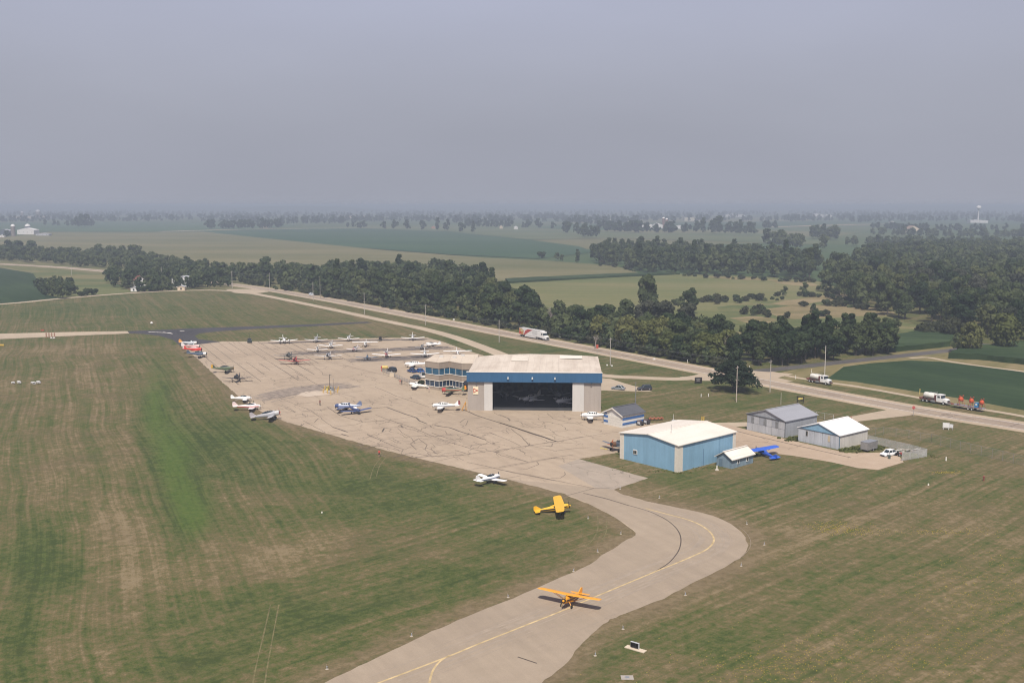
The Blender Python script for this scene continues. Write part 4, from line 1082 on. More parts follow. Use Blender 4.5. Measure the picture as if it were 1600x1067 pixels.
def airplane(label, u, v, head, kind='light', body=(.6, .6, .58), wing=None, fin=None, cowl=None, stripe=None, prop=(.03, .03, .03), spin=None,
             L=None, S=None, group='aeroplanes on the airfield', pos=None, canopy=None, rudder=None, parent_z=0.0, tip=None, boot=True):
    PR = dict(light=(6.6, 8.6, 'low', 'tri', 'bubble'), warbird=(8.2, 10.0, 'low', 'tail', 'long'), yak=(7.8, 9.4, 'low', 'tri', 'long'), bonanza=(8.1, 10.2, 'low', 'tri', 'cabin'),
              cub=(6.8, 10.7, 'high', 'tail', 'hcabin'), cessna=(8.0, 11.0, 'high', 'tri', 'hcabin'), twin=(8.8, 11.8, 'low', 'tri', 'cabin'), open=(6.9, 9.2, 'low', 'tail', 'open'))
    l, s, wpos, gear, can = PR[kind]
    L, S = L or l, S or s
    radial = kind in ('warbird', 'yak')
    fw = {'light': .5, 'warbird': .58, 'yak': .55, 'bonanza': .6, 'cub': .4, 'cessna': .55, 'twin': .62, 'open': .42}[kind]
    fh = {'light': .55, 'warbird': .68, 'yak': .62, 'bonanza': .68, 'cub': .55, 'cessna': .62, 'twin': .68, 'open': .52}[kind]
    zc = {'light': 1.15, 'warbird': 1.75, 'yak': 1.55, 'bonanza': 1.45, 'cub': 1.25, 'cessna': 1.4, 'twin': 1.5, 'open': 1.35}[kind]
    ws = wing or body; fs = fin or wing or body
    p = pos if pos is not None else P(u, v)
    t = thing('airplane', label, 'airplane', (p.x, p.y, parent_z), R(head), group)
    pitch = 0.0
    if gear == 'tail': pitch = R({'warbird': 10, 'cub': 10.5, 'open': 10}[kind])
    piv = Vector((.12 * L, 0, 0))
    M = Matrix.Translation(piv) @ Matrix.Rotation(-pitch, 4, 'Y') @ Matrix.Translation(-piv)
    lift = 0.0
    def out(mb, name, m, parent=t, smooth=False):
        mb.xform(M)
        return mb.build(name, m, parent, smooth)
    mb_, mw_, mf_ = paint(body), paint(ws), paint(fs)
    nose, tail = .33 * L, -.67 * L
    # fuselage
    xs = [(nose - .02 * L, .62 if not radial else .86), (nose - .06 * L, .82 if not radial else .98), (.17 * L, .97), (.02 * L, 1.0), (-.14 * L, .96), (-.3 * L, .72), (-.5 * L, .42), (tail + .02 * L, .16)]
    if kind == 'twin': xs[0] = (nose, .22); xs[1] = (nose - .08 * L, .6)
    cow_x = .17 * L
    rings, crings = [], []
    for x, k in xs:
        zz = zc + (fh * .35 * (1 - k) if x < 0 else (-fh * .12 * (1 - k) if not radial else 0))
        r = ell(x, zz, fw * k, fh * (k if x > 0 else k * .95 + .03), 12, 2.6)
        if cowl is not None and x >= cow_x - 1e-3: crings.append(r)
        if cowl is None or x <= cow_x + 1e-3: rings.append(r)
    out(MB().rings(rings), 'fuselage', mb_, smooth=True)
    if crings: out(MB().rings(crings), 'cowling', paint(cowl), smooth=True)
    if radial or kind == 'cub':
        out(MB().lathe((nose - .03 * L, 0, zc), (1, 0, 0), [(0, fh * .62), (.03 * L - .02 + .01, fh * .6)], 12), 'engine_face', M_BLACK)
    # wings
    yb = fw * .55
    cr = S * {'low': .17, 'high': .155}[wpos]; ct = cr * (.62 if kind in ('warbird', 'yak', 'bonanza', 'twin') else .85)
    if wpos == 'low': zw, dih, xw = zc - fh * .68, 5.5, .03 * L
    else: zw, dih, xw = zc + fh + .12, 1.0, .05 * L
    for sd in (1, -1):
        mb = MB(); wing_half(mb, sd, xw + cr * .1, yb if wpos == 'low' else .0, S / 2, cr, ct, zw, dih, 1.6 if wpos == 'low' else 1.25, cr * .08)
        wg = out(mb, 'wing', mw_, smooth=False)
        if tip is not None:
            m2_ = MB(); y0 = S / 2 * .93
            m2_.box((xw - cr * .1, sd * (S / 2 - .14), zw + math.tan(R(dih)) * (S / 2) + .02), (ct * .6, .3, .13)); out(m2_, 'wing_tip', paint(tip), wg)
        if wpos == 'high':
            for dx in (.1, -.45):
                out(MB().tube((xw + dx * .4, sd * fw * .95, zc - fh * .7), (xw + dx, sd * S * .29, zw + math.tan(R(dih)) * S * .29 - .02), .04, n=5), 'wing_strut', mw_)
    # tail
    zt = zc + fh * .34
    ch = L * .135
    mb = MB()
    for sd in (1, -1): wing_half(mb, sd, tail + ch * .75, .0, S * .155, ch * 1.15, ch * .85, zt, 1, .8)
    out(mb, 'tailplane', mf_)
    hgt = L * (.165 if kind != 'cub' else .13)
    fz = [Vector((tail + ch * 1.7, 0, zt + .02)), Vector((tail + ch * .55, 0, zt + hgt)), Vector((tail + ch * .02, 0, zt + hgt * .97)), Vector((tail - ch * .12, 0, zt + hgt * .3)), Vector((tail, 0, zt - .06))]
    out(MB().rings([[q + Vector((0, -.05, 0)) for q in fz], [q + Vector((0, .05, 0)) for q in fz]]), 'tail_fin', mf_)
    if rudder is not None:
        rz_ = [fz[1] + Vector((-.1 * ch, 0, .02)), fz[2] + Vector((-.03, 0, .03)), fz[3] + Vector((-.04, 0, 0)), fz[4] + Vector((-.04, 0, 0)), Vector((tail + ch * .45, 0, zt))]
        out(MB().rings([[q + Vector((0, -.075, 0)) for q in rz_], [q + Vector((0, .075, 0)) for q in rz_]]), 'rudder', paint(rudder))
    # canopy
    cg = M_GLASS if canopy is None else paint(canopy)
    ztop = zc + fh * .75
    def bubble(xa, xb, h, w, m=cg, name='canopy'):
        rr = []
        for i in range(6):
            q = i / 5; k = math.sin(math.pi * (q * .86 + .07)) ** .6
            rr.append(ell(xa + (xb - xa) * q, ztop, w * k, max(.05, (h + fh * .25) * k), 10, 2.2))
        return out(MB().rings(rr), name, m, smooth=True)
    if can == 'bubble':
        bubble(.12 * L, -.2 * L, .32, fw * .78)
        out(MB().tube((-.02 * L, -fw * .74, ztop + .1), (-.02 * L, 0, ztop + .32 + fh * .25), .05, n=4).tube((-.02 * L, fw * .74, ztop + .1), (-.02 * L, 0, ztop + .32 + fh * .25), .05, n=4), 'canopy_frame', mb_)
    elif can == 'long':
        c_ = bubble(.12 * L, -.27 * L, .42, fw * .7)
        m3 = MB()
        for x in (.04, -.03, -.1, -.18): m3.box((x * L, 0, ztop + .3 + fh * .22), (.06, fw * .9, .16))
        out(m3, 'canopy_frame', mb_, c_)
    elif can == 'cabin':
        bubble(.13 * L, -.26 * L, .34, fw * .86, mb_, 'cabin_roof')
        for sd in (1, -1):
            for i, (xa, xb) in enumerate(((.07, .0), (-.015, -.085), (-.1, -.165), (-.18, -.225))):
                out(MB().box(((xa + xb) / 2 * L, sd * fw * .86, ztop + .2), (abs(xa - xb) * L, .06, .34), 0, (.8, 1)), 'window', M_GLASS)
        out(MB().rings([[Vector((.125 * L, y, ztop + .08)) for y in (-fw * .6, fw * .6)] + [Vector((.07 * L, y, ztop + .43)) for y in (fw * .5, -fw * .5)],
                        [Vector((.135 * L, y, ztop + .1)) for y in (-fw * .6, fw * .6)] + [Vector((.08 * L, y, ztop + .46)) for y in (fw * .5, -fw * .5)]]), 'windscreen', M_GLASS)
    elif can == 'hcabin':
        xa = .15 * L
        out(MB().rings([ell(xa, zc + fh * .55, fw * .9, fh * .3, 8), ell(.08 * L, zc + fh * .85, fw * .9, fh * .42, 8), ell(-.08 * L, zc + fh * .9, fw * .86, fh * .4, 8), ell(-.2 * L, zc + fh * .75, fw * .6, fh * .3, 8)]), 'cabin_roof', mb_, smooth=True)
        out(MB().rings([[Vector((xa + .1, -fw * .8, zc + fh * .5)), Vector((xa + .1, fw * .8, zc + fh * .5)), Vector((.075 * L, fw * .75, zw - .02)), Vector((.075 * L, -fw * .75, zw - .02))],
                        [Vector((xa + .16, -fw * .8, zc + fh * .5)), Vector((xa + .16, fw * .8, zc + fh * .5)), Vector((.075 * L + .08, fw * .75, zw + .02)), Vector((.075 * L + .08, -fw * .75, zw + .02))]]), 'windscreen', M_GLASS)
        for sd in (1, -1):
            for x_, w_ in ((.04, .1), (-.07, .1)):
                out(MB().box((x_ * L, sd * fw * .93, zc + fh * .72), (w_ * L, .06, fh * .55), 0, (.85, 1)), 'window', M_GLASS)
    elif can == 'open':
        for x in (.02, -.13):
            out(MB().lathe((x * L, 0, zc + fh * .72), (0, 0, 1), [(0, .3), (.22, .27)], 10), 'cockpit', M_BLACK)
            out(MB().box((x * L + .36, 0, zc + fh + .12), (.05, .5, .26), 0, (1, .8)), 'windscreen', M_GLASS)
    # stripe
    if stripe is not None:
        for sd in (1, -1):
            pts = [Vector((x, sd * (fw * k * 1.0 + .012), zc - fh * .05 + (fh * .3 * (1 - k) if x < 0 else 0))) for x, k in xs[1:-1]]
            m4 = MB(); vs = [q + Vector((0, 0, .11)) for q in pts] + [q - Vector((0, 0, .11)) for q in pts]; n = len(pts)
            vs += [Vector((q.x, q.y - sd * .05, q.z)) for q in vs]
            m4.add(vs, [(i, i + 1, n + i + 1, n + i) for i in range(n - 1)] + [(2 * n + i, 3 * n + i, 3 * n + i + 1, 2 * n + i + 1) for i in range(n - 1)] + [(i, 2 * n + i, 2 * n + i + 1, i + 1) for i in range(n - 1)])
            out(m4, 'stripe', paint(stripe))
    # propellers
    def propeller(x, y, z, r, par=t):
        pr = MB(); pr.lathe((x, y, z), (1, 0, 0), [(0, .1), (.1, .1)], 8)
        a0 = R(72)
        for k in range(2 if kind != 'warbird' else 3):
            a = a0 + k * 2 * math.pi / (2 if kind != 'warbird' else 3)
            q = Vector((0, math.cos(a), math.sin(a))); w = Vector((.04, -math.sin(a) * .11, math.cos(a) * .11))
            cpt = Vector((x + .06, y, z))
            pr.rings([[cpt + q * .08 - w, cpt + q * .08 + w, cpt + q * .08 + w + Vector((.03, 0, 0)), cpt + q * .08 - w + Vector((.03, 0, 0))],
                      [cpt + q * r * .6 - w, cpt + q * r * .6 + w, cpt + q * r * .6 + w + Vector((.03, 0, 0)), cpt + q * r * .6 - w + Vector((.03, 0, 0))],
                      [cpt + q * r - w * .5, cpt + q * r + w * .5, cpt + q * r + w * .5 + Vector((.02, 0, 0)), cpt + q * r - w * .5 + Vector((.02, 0, 0))]])
        o = out(pr, 'propeller', paint(prop), par)
        if spin is not None or not radial:
            out(MB().lathe((x + .1, y, z), (1, 0, 0), [(0, .2), (.15, .17), (.32, .03)], 8), 'spinner', paint(spin or body), o)
    pz = zc if radial else zc - fh * .06
    pr_ = {'warbird': 1.35, 'yak': 1.2, 'bonanza': 1.05, 'light': .9, 'cub': .92, 'cessna': 1.0, 'twin': .95, 'open': .95}[kind]
    if kind == 'twin':
        for sd in (1, -1):
            nac = out(MB().rings([ell(x, zw + .22 + .06, .36 * k, .36 * k, 10) for x, k in ((.3 * L, .7), (.24 * L, 1), (.05 * L, 1), (-.08 * L, .8), (-.2 * L, .2))]), 'nacelle', paint(cowl or body), smooth=True)
            nac.location.y = sd * S * .165
            k0 = len(t.children)
            pr = MB().lathe((.3 * L, 0, zw + .28), (1, 0, 0), [(0, .2), (.3, .03)], 8)
            for k in range(2):
                a = R(70) + k * math.pi; q = Vector((0, math.cos(a), math.sin(a))); w = Vector((.03, -math.sin(a) * .1, math.cos(a) * .1)); cpt = Vector((.3 * L + .06, 0, zw + .28))
                pr.rings([[cpt + q * f - w, cpt + q * f + w, cpt + q * f + w + Vector((.03, 0, 0)), cpt + q * f - w + Vector((.03, 0, 0))] for f in (.1, .95)])
            out(pr, 'propeller', paint(prop), nac)
    else:
        propeller(nose - .02 * L, 0, pz, pr_)
    # undercarriage: hangs down to the ground whatever the pitch
    def wheel(x, y, r, top, name='wheel'):
        a = M @ Vector(top)
        axle = Vector((x, y, r))
        lg = MB().tube(a, axle, .06, .05, 5).build('gear_leg', mb_ if boot else M_STEEL, t)
        MB().lathe((x, y - .09, r), (0, 1, 0), [(0, r * .8), (.03, r), (.15, r), (.18, r * .8)], 12).build(name, M_BLACK, lg)
    if gear == 'tail':
        tr = {'warbird': 1.35, 'cub': .85, 'open': 1.0}[kind]
        for sd in (1, -1): wheel(.13 * L, sd * tr, .36 if kind != 'cub' else .3, (.1 * L, sd * (tr if wpos == 'low' and kind == 'warbird' else fw * .7), zc - fh * .7))
        q = M @ Vector((tail + .07 * L, 0, zc - fh * .02)); wheel(q.x - .1, 0, .14, (tail + .07 * L, 0, zc), 'tail_wheel')
    else:
        for sd in (1, -1): wheel(-.05 * L, sd * (S * .125 if kind != 'cessna' else 1.15), .28, (-.04 * L, sd * (S * .12 if wpos == 'low' else fw * .7), zw if wpos == 'low' else zc - fh * .7))
        wheel(nose - .12 * L, 0, .24, (nose - .1 * L, 0, zc - fh * .5), 'nose_wheel')
    return t

W_ = (.68, .67, .65)
# left edge of the apron
airplane('grey and white warbird with an orange rudder, farthest of the apron corner line-up', 299, 541, -1, 'yak', (.46, .48, .5), rudder=(.6, .28, .06), fin=(.6, .3, .07), cowl=(.6, .58, .55))
airplane('white and pink two-seat warbird parked between the red one and the grey white one', 303, 546.5, -1, 'yak', (.58, .45, .42), wing=(.6, .55, .53), stripe=(.45, .08, .07))
airplane('bright red two-seat trainer with a pale canopy in the apron corner line-up', 306, 551.5, -2, 'yak', (.5, .05, .04), canopy=(.5, .46, .45), rudder=(.6, .5, .48))
airplane('dark slate blue trainer with a white nose ring, nearest of the corner line-up', 313, 558.5, 2, 'yak', (.075, .1, .15), cowl=(.6, .6, .58), wing=(.08, .1, .13))
airplane('green and brown camouflage trainer with yellow nose and yellow tail', 354, 582, 8, 'yak', (.075, .1, .05), wing=(.07, .11, .055), cowl=(.09, .08, .05), fin=(.08, .09, .05), rudder=(.6, .33, .04), spin=(.62, .36, .05))
airplane('dark navy tailwheel warbird facing the camera at the left apron edge', 370, 596.5, -86, 'warbird', (.03, .037, .055), wing=(.035, .042, .06))
airplane('small white low wing sport plane parked at the left edge of the apron', 382, 627.5, 14, 'light', W_, L=6.0, S=7.4)
airplane('white plane with a red side stripe and two people standing at its wing', 393, 640.5, 9, 'light', W_, L=8.0, S=9.2, stripe=(.5, .05, .04), wing=(.66, .6, .58), fin=(.64, .52, .5))
airplane('silver tailwheel warbird with a red nose ring and patchy grey fuselage', 424, 655.5, 8, 'warbird', (.33, .33, .35), wing=(.38, .38, .39), cowl=(.42, .42, .42), fin=(.36, .33, .34), prop=(.3, .05, .04), spin=(.45, .06, .05))
# middle of the apron
airplane('blue and white low wing plane pointing left behind the other blue one', 537, 641.5, 172, 'bonanza', (.5, .52, .56), wing=(.05, .075, .17), cowl=(.06, .085, .18), fin=(.14, .17, .26), canopy=(.7, .7, .7), stripe=(.05, .09, .25))
airplane('blue low wing plane with a white covered canopy turned towards the camera', 556, 646, -56, 'light', (.05, .07, .165), wing=(.055, .08, .18), cowl=(.05, .07, .15), canopy=(.7, .69, .67), L=7.4, S=9.6)
airplane('white open cockpit monoplane facing left in front of the terminal bush', 649, 606.5, 176, 'open', (.7, .68, .63))
airplane('camouflage warbird with red nose and orange tail below the office windows', 703, 616.5, 172, 'yak', (.1, .125, .07), wing=(.1, .125, .075), cowl=(.42, .04, .04), fin=(.09, .14, .06), rudder=(.75, .27, .03), stripe=(.4, .1, .07))
airplane('white four-seat low wing plane with a dark red fin tip before the hangar corner', 690, 641, 177, 'bonanza', W_, rudder=(.2, .05, .05), stripe=(.25, .25, .27))
airplane('white four-seat low wing plane parked at the left wall of the striped garage', 923, 656.5, 177, 'bonanza', W_, stripe=(.3, .3, .32))
_A = P(969, 715.8); _e = Vector((math.cos(bh.rotation_euler.z + R(90)), math.sin(bh.rotation_euler.z + R(90)), 0)); _n = Vector((-_e.y, _e.x, 0))
_q = _A + _e * 5.2 + _n * 5.6
airplane('dark radial engine warbird half hidden behind the pale blue hangar', 0, 0, math.degrees(math.atan2(-_e.y, -_e.x)), 'warbird', (.09, .1, .12), wing=(.1, .12, .15), cowl=(.17, .09, .05), prop=(.35, .1, .04), pos=_q)
airplane('small white low wing plane with its tail over the grass beside the taxiway', 768.5, 754, 47, 'light', (.72, .71, .7), L=7.2, S=8.2, stripe=(.1, .13, .2))
airplane('yellow high wing taildragger standing on the grass at the taxiway edge', 0, 0, 1, 'cub', (.66, .37, .025), pos=P(873.5, 801), S=11.0, L=7.0, cowl=(.66, .37, .025), stripe=(.03, .03, .03), boot=False, prop=(.02, .02, .02))
airplane('orange yellow high wing taildragger taxiing along the yellow centreline', 0, 0, -118, 'cub', (.72, .31, .02), pos=P(889, 946), S=10.3, L=6.8, cowl=(.68, .3, .02), stripe=(.05, .03, .02), prop=(.3, .2, .1))
airplane('bright blue high wing plane parked on the grass behind the little shed', 1190.5, 712.5, 122, 'cub', (.03, .085, .4), wing=(.03, .1, .46), S=10.4, boot=False)
# rows in front of the far lawn
RG = 'aeroplanes in the far tie-down rows'
airplane('white twin engine plane at the left end of the farthest tie-down row', 444, 536.5, -72, 'twin', W_, group=RG)
airplane('greyish white low wing plane second in the farthest row, beside the twin', 494, 535, -86, 'bonanza', (.5, .5, .5), group=RG)
airplane('white low wing plane with a tall cabin, midway along the farthest row', 545, 533, -90, 'bonanza', (.66, .65, .63), L=7, S=9.6, group=RG)
airplane('dark high wing plane, the only dark one of the farthest row', 594, 532.5, -91, 'cub', (.045, .05, .055), group=RG)
airplane('white low wing plane at the right end of the farthest row', 645, 531.8, -83, 'bonanza', (.66, .65, .64), S=10.6, group=RG)
airplane('white trainer overlapping the low wing plane at the left of the second row', 496, 549.5, -82, 'light', (.6, .58, .55), S=8.5, group=RG, stripe=(.4, .1, .08))
airplane('white low wing plane with upswept wings in the middle of the second row', 517, 544, -87, 'bonanza', W_, group=RG)
airplane('white high wing plane standing in the second tie-down row', 571, 542, -86, 'cessna', W_, group=RG)
airplane('small white plane with pinkish nose before the white high wing plane', 554, 549, -104, 'light', (.6, .55, .54), S=7.0, L=6, cowl=(.5, .3, .3), group=RG)
airplane('white plane turned sideways at the right end of the second row', 673, 541.5, 150, 'light', W_, L=7.5, S=9, group=RG)
airplane('mottled grey small plane beside the white sideways one', 659, 546, -95, 'light', (.25, .25, .25), wing=(.27, .27, .27), S=5.6, L=6, group=RG)
airplane('grey green warbird just behind the red monoplane', 451, 561.5, -90, 'warbird', (.14, .15, .14), wing=(.17, .175, .165), S=11.6, group=RG)
airplane('red radial engine low wing monoplane facing the camera', 461, 569, -85, 'warbird', (.5, .045, .05), wing=(.52, .07, .08), S=12.0, cowl=(.5, .04, .05), group=RG)
airplane('white winged monoplane with a dark nose in the third row', 513, 561.5, -89, 'warbird', (.3, .31, .34), wing=(.68, .67, .66), cowl=(.5, .5, .52), S=11, group=RG)
airplane('light blue open cockpit trainer left of the white and red plane', 574, 562.5, -80, 'open', (.13, .2, .3), wing=(.14, .2, .29), S=9, group=RG)
airplane('white low wing plane with red lower nose in the third row', 604, 558.5, -88, 'bonanza', (.62, .56, .54), wing=(.68, .66, .64), cowl=(.35, .1, .1), S=11.5, group=RG)
airplane('white low wing plane left of the office roof in the third row', 664, 557.5, -84, 'bonanza', W_, S=11.6, group=RG)
airplane('white high wing plane rising behind the office roof', 715, 556.5, -82, 'cessna', (.68, .67, .65), S=11.6, stripe=(.35, .1, .08), group=RG)
airplane('white low wing plane seen from the side behind the parked blue cars', 645, 574.5, 178, 'bonanza', W_, L=9, group=RG)
# inside the hangar
def inh(x, y): return FL + hr @ Vector((x, y, 0))
GI = 'aeroplanes inside the hangar'
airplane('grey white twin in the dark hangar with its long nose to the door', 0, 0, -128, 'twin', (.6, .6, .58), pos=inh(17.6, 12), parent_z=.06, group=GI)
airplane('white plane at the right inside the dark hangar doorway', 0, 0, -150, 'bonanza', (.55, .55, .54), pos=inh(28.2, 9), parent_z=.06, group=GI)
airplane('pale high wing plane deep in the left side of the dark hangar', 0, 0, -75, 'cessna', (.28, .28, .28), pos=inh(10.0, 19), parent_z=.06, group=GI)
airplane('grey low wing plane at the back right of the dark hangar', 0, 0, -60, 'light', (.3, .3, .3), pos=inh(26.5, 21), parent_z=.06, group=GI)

# ------------------------------------------------------------------ vehicles
def wheel_at(parent, x, y, r, w=.24, name='wheel', rim=(.3, .3, .31)):
    o = MB().lathe((x, y - w / 2, r), (0, 1, 0), [(0, r * .86), (.04, r), (w - .04, r), (w, r * .86)], 14).build(name, M_BLACK, parent)
    s = 1 if y > 0 else -1
    MB().lathe((x, y + s * (w / 2 - .01), r), (0, s, 0), [(0, r * .58), (.03, r * .5)], 10).build('rim', paint(rim), o)
    return o

def car(name, label, u, v, head, col, kind='sedan', group=None, roof=None):
    p = P(u, v); t = thing(name, label, {'suv': 'SUV', 'sedan': 'car', 'hatch': 'car', 'van': 'van'}[kind], p, R(head), group)
    L, W, H = {'suv': (4.7, 1.9, 1.78), 'sedan': (4.6, 1.82, 1.45), 'hatch': (4.4, 1.82, 1.5), 'van': (4.9, 2.0, 1.95)}[kind]
    m = paint(col, .3)
    def sec(x, w, z0, z1): return [Vector((x, -w, z0)), Vector((x, w, z0)), Vector((x, w * 1.0, z0 + (z1 - z0) * .6)), Vector((x, w * .88, z1)), Vector((x, -w * .88, z1)), Vector((x, -w, z0 + (z1 - z0) * .6))]
    hb = H * .56
    w2 = W / 2
    MB().rings([sec(L / 2, w2 * .82, .32, hb * .75), sec(L / 2 - .25, w2 * .96, .26, hb * .86), sec(L * .2, w2, .24, hb), sec(-L * .3, w2, .24, hb * 1.02), sec(-L / 2 + .2, w2 * .97, .27, hb), sec(-L / 2, w2 * .88, .34, hb * .92)]).build('body', m, t)
    xr = {'suv': (-.47, -.4, .06, .2), 'sedan': (-.4, -.24, .06, .22), 'hatch': (-.45, -.3, .06, .22), 'van': (-.48, -.44, .12, .28)}[kind]
    a, b, c, d = (q * L for q in xr)
    gl = MB()
    gl.add([(a, -w2 * .86, hb * .98), (a, w2 * .86, hb * .98), (d, w2 * .86, hb * .95), (d, -w2 * .86, hb * .95), (b, -w2 * .7, H - .05), (b, w2 * .7, H - .05), (c, w2 * .7, H - .05), (c, -w2 * .7, H - .05)],
           [(0, 1, 5, 4), (1, 2, 6, 5), (2, 3, 7, 6), (3, 0, 4, 7), (4, 5, 6, 7)])
    gl.build('windows', M_GLASS, t)
    MB().box(((b + c) / 2, 0, H - .03), (c - b + .1, w2 * 1.44, .07), 0, (.92, .92)).build('roof', paint(roof, .3) if roof else m, t)
    mb = MB()
    for s in (-1, 1):
        for xx in (a * .25 + c * .15, ):
            mb.tube((xx, s * w2 * .87, hb), (xx, s * w2 * .71, H - .05), .05, n=4)
        mb.tube((d, s * w2 * .86, hb * .95), (c, s * w2 * .7, H - .05), .05, n=4).tube((a, s * w2 * .86, hb * .97), (b, s * w2 * .7, H - .05), .06, n=4)
    mb.build('pillars', m, t)
    for s in (-1, 1):
        for x in (L * .3, -L * .3): wheel_at(t, x, s * (w2 - .1), .33 if kind != 'suv' else .37)
        MB().box((L / 2 - .1, s * w2 * .62, hb * .68), (.16, .36, .14)).build('headlight', paint((.6, .6, .6), .2), t)
        MB().box((-L / 2 + .05, s * w2 * .72, hb * .78), (.1, .26, .16)).build('tail_light', paint((.3, .02, .02), .3), t)
        MB().box((L * .17, s * (w2 + .06), hb * 1.0), (.12, .16, .12)).build('mirror', m, t)
    MB().box((L / 2 - .02, 0, .36), (.1, W * .62, .16)).build('bumper', paint((.04, .04, .045)), t)
    return t

car('sport_utility_vehicle', 'black SUV parked at the fence end left of the office', 612, 580.5, 130, (.02, .022, .026), 'suv')
car('parked_car', 'dark blue car, left of the two blue ones by the white plane', 643.5, 581.5, 128, (.02, .05, .15), 'sedan')
car('parked_car', 'bright blue car parked closest to the office corner', 655.5, 581.5, 128, (.02, .09, .3), 'sedan')
car('parked_car', 'dark grey blue car parked in front of the two blue ones', 649, 592, 132, (.03, .045, .065), 'hatch')
car('utility_cart', 'white utility vehicle half hidden by the office corner', 661.5, 589.5, 100, (.65, .65, .64), 'van', roof=(.08, .08, .08))
car('parked_car', 'silver grey car on the car park right of the large hangar', 966, 608.6, 150, (.2, .22, .24), 'sedan')
car('sport_utility_vehicle', 'dark SUV on the car park under the lone tree side', 1007, 609.5, -165, (.03, .03, .036), 'suv')
car('parked_car', 'white hatchback inside the fenced yard beside the grey trailer', 1388, 711.5, -150, (.7, .7, .7), 'hatch')
hdir = math.degrees(math.atan2((P(640, 492.5) - P(400, 449.5)).y, (P(640, 492.5) - P(400, 449.5)).x))
hdir2 = math.degrees(math.atan2((P(1420, 638.5) - P(1240, 605.5)).y, (P(1420, 638.5) - P(1240, 605.5)).x))
car('passenger_car', 'white car driving on the highway past the dense trees', 486.5, 461.5, hdir, (.66, .68, .72), 'suv')

# semi-trailer lorry
def uv_plane(mb, pts): mb.poly(pts)
tr = P(837, 529.2); th_ = R(math.degrees(math.atan2((P(860, 535) - P(812, 525)).y, (P(860, 535) - P(812, 525)).x)))
t = thing('articulated_lorry', 'white articulated lorry with red and orange trailer artwork on the highway', 'truck', tr, R(hdir))
MW = paint((.66, .65, .63), .35)
bx = MB().box((-3.6, 0, 2.6), (15.2, 2.6, 2.8)).build('trailer_box', MW, t)
for sd in (1, -1):
    y = sd * 1.315
    def tri(pts, col, nm='artwork', dy=0.0, z_=0):
        mb = MB(); a = [Vector((x, y + sd * dy, z)) for x, z in pts]; b = [Vector((x, sd * 1.29, z)) for x, z in pts]
        mb.rings([b, a]); return mb.build(nm, paint(col, .4, .25), bx)
    tri([(-11.15, 1.25), (-7.6, 1.25), (-7.6, 3.2), (-9, 3.95), (-11.15, 3.95)], (.42, .2, .08))
    tri([(-11.1, 1.3), (-9.6, 1.3), (-9.2, 2.0), (-10.2, 3.0), (-11.1, 2.5)], (.42, .07, .04), 'artwork', .012)
    tri([(-10.2, 2.7), (-8.2, 2.6), (-8.0, 3.4), (-10.0, 3.6)], (.5, .45, .25), 'artwork', .016)
    tri([(-7.5, 1.25), (-6.6, 1.25), (-2.6, 3.2), (-.4, 3.95), (-4.4, 3.95), (-6.4, 3.1)], (.38, .055, .05))
    mb = MB()
    ring = [(1.0 + 1.75 * math.cos(a), 2.7 + .95 * math.sin(a)) for a in [2 * math.pi * i / 20 for i in range(20)]]
    for (xa, za), (xb, zb) in zip(ring, ring[1:] + ring[:1]): mb.tube((xa, y, za), (xb, y, zb), .07, n=4)
    for k_ in range(3): mb.box((.2 + k_ * .8, y, 2.75), (.14, .05, .8)).box((.4 + k_ * .8, y, 2.75), (.4, .05, .13))
    mb.build('emblem', paint((.3, .3, .31), .5), bx)
    MB().box((-2.6, sd * 1.2, .95), (8.4, .06, .85)).build('side_skirt', MW, t)
    for x in (-10.1, -8.8, 2.0, 3.3, 8.0): wheel_at(t, x, sd * 1.02, .5, .42)
MB().box((-3.6, 0, 4.05), (15.3, 2.66, .1)).build('trailer_roof', paint((.55, .53, .5)), bx)
MB().box((-3.4, 0, 1.02), (14.4, 1.1, .3)).build('chassis', M_BLACK, t)
MB().box((5.6, 0, 2.4), (2.6, 2.44, 2.7), 0, (.96, .96)).build('sleeper_cab', MW, t)
MB().rings([[Vector((4.5, yy, z)) for yy, z in ((-1.15, 3.7), (1.15, 3.7), (1.1, 4.15), (-1.1, 4.15))], [Vector((5.8, yy, z)) for yy, z in ((-1.1, 3.6), (1.1, 3.6), (1.0, 4.0), (-1.0, 4.0))], [Vector((7.0, yy, z)) for yy, z in ((-1.0, 3.25), (1.0, 3.25), (.9, 3.3), (-.9, 3.3))]]).build('wind_deflector', MW, t)
MB().rings([[Vector((6.8, yy, z)) for yy, z in ((-1.15, .8), (1.15, .8), (1.1, 2.3), (-1.1, 2.3))], [Vector((8.0, yy, z)) for yy, z in ((-1.1, .8), (1.1, .8), (1.0, 2.1), (-1.0, 2.1))], [Vector((9.0, yy, z)) for yy, z in ((-.9, .7), (.9, .7), (.8, 1.75), (-.8, 1.75))]]).build('bonnet', MW, t)
MB().rings([[Vector((6.9, yy, 2.3)) for yy in (-1.1, 1.1)] + [Vector((6.75, yy, 3.15)) for yy in (1.05, -1.05)], [Vector((7.3, yy, 2.25)) for yy in (-1.08, 1.08)] + [Vector((6.95, yy, 3.2)) for yy in (1.03, -1.03)]]).build('windscreen', M_GLASS, t)
for sd in (1, -1): MB().box((6.2, sd * 1.22, 2.75), (.9, .06, .6)).build('side_window', M_GLASS, t)
MB().box((9.05, 0, 1.15), (.1, 1.3, .85)).build('grille', paint((.06, .06, .06)), t)
MB().box((9.1, 0, .6), (.3, 2.3, .35)).build('bumper', M_STEEL, t)
for sd in (1, -1): MB().box((8.85, sd * .85, 1.3), (.16, .3, .26)).build('headlight', paint((.6, .6, .6), .2), t)

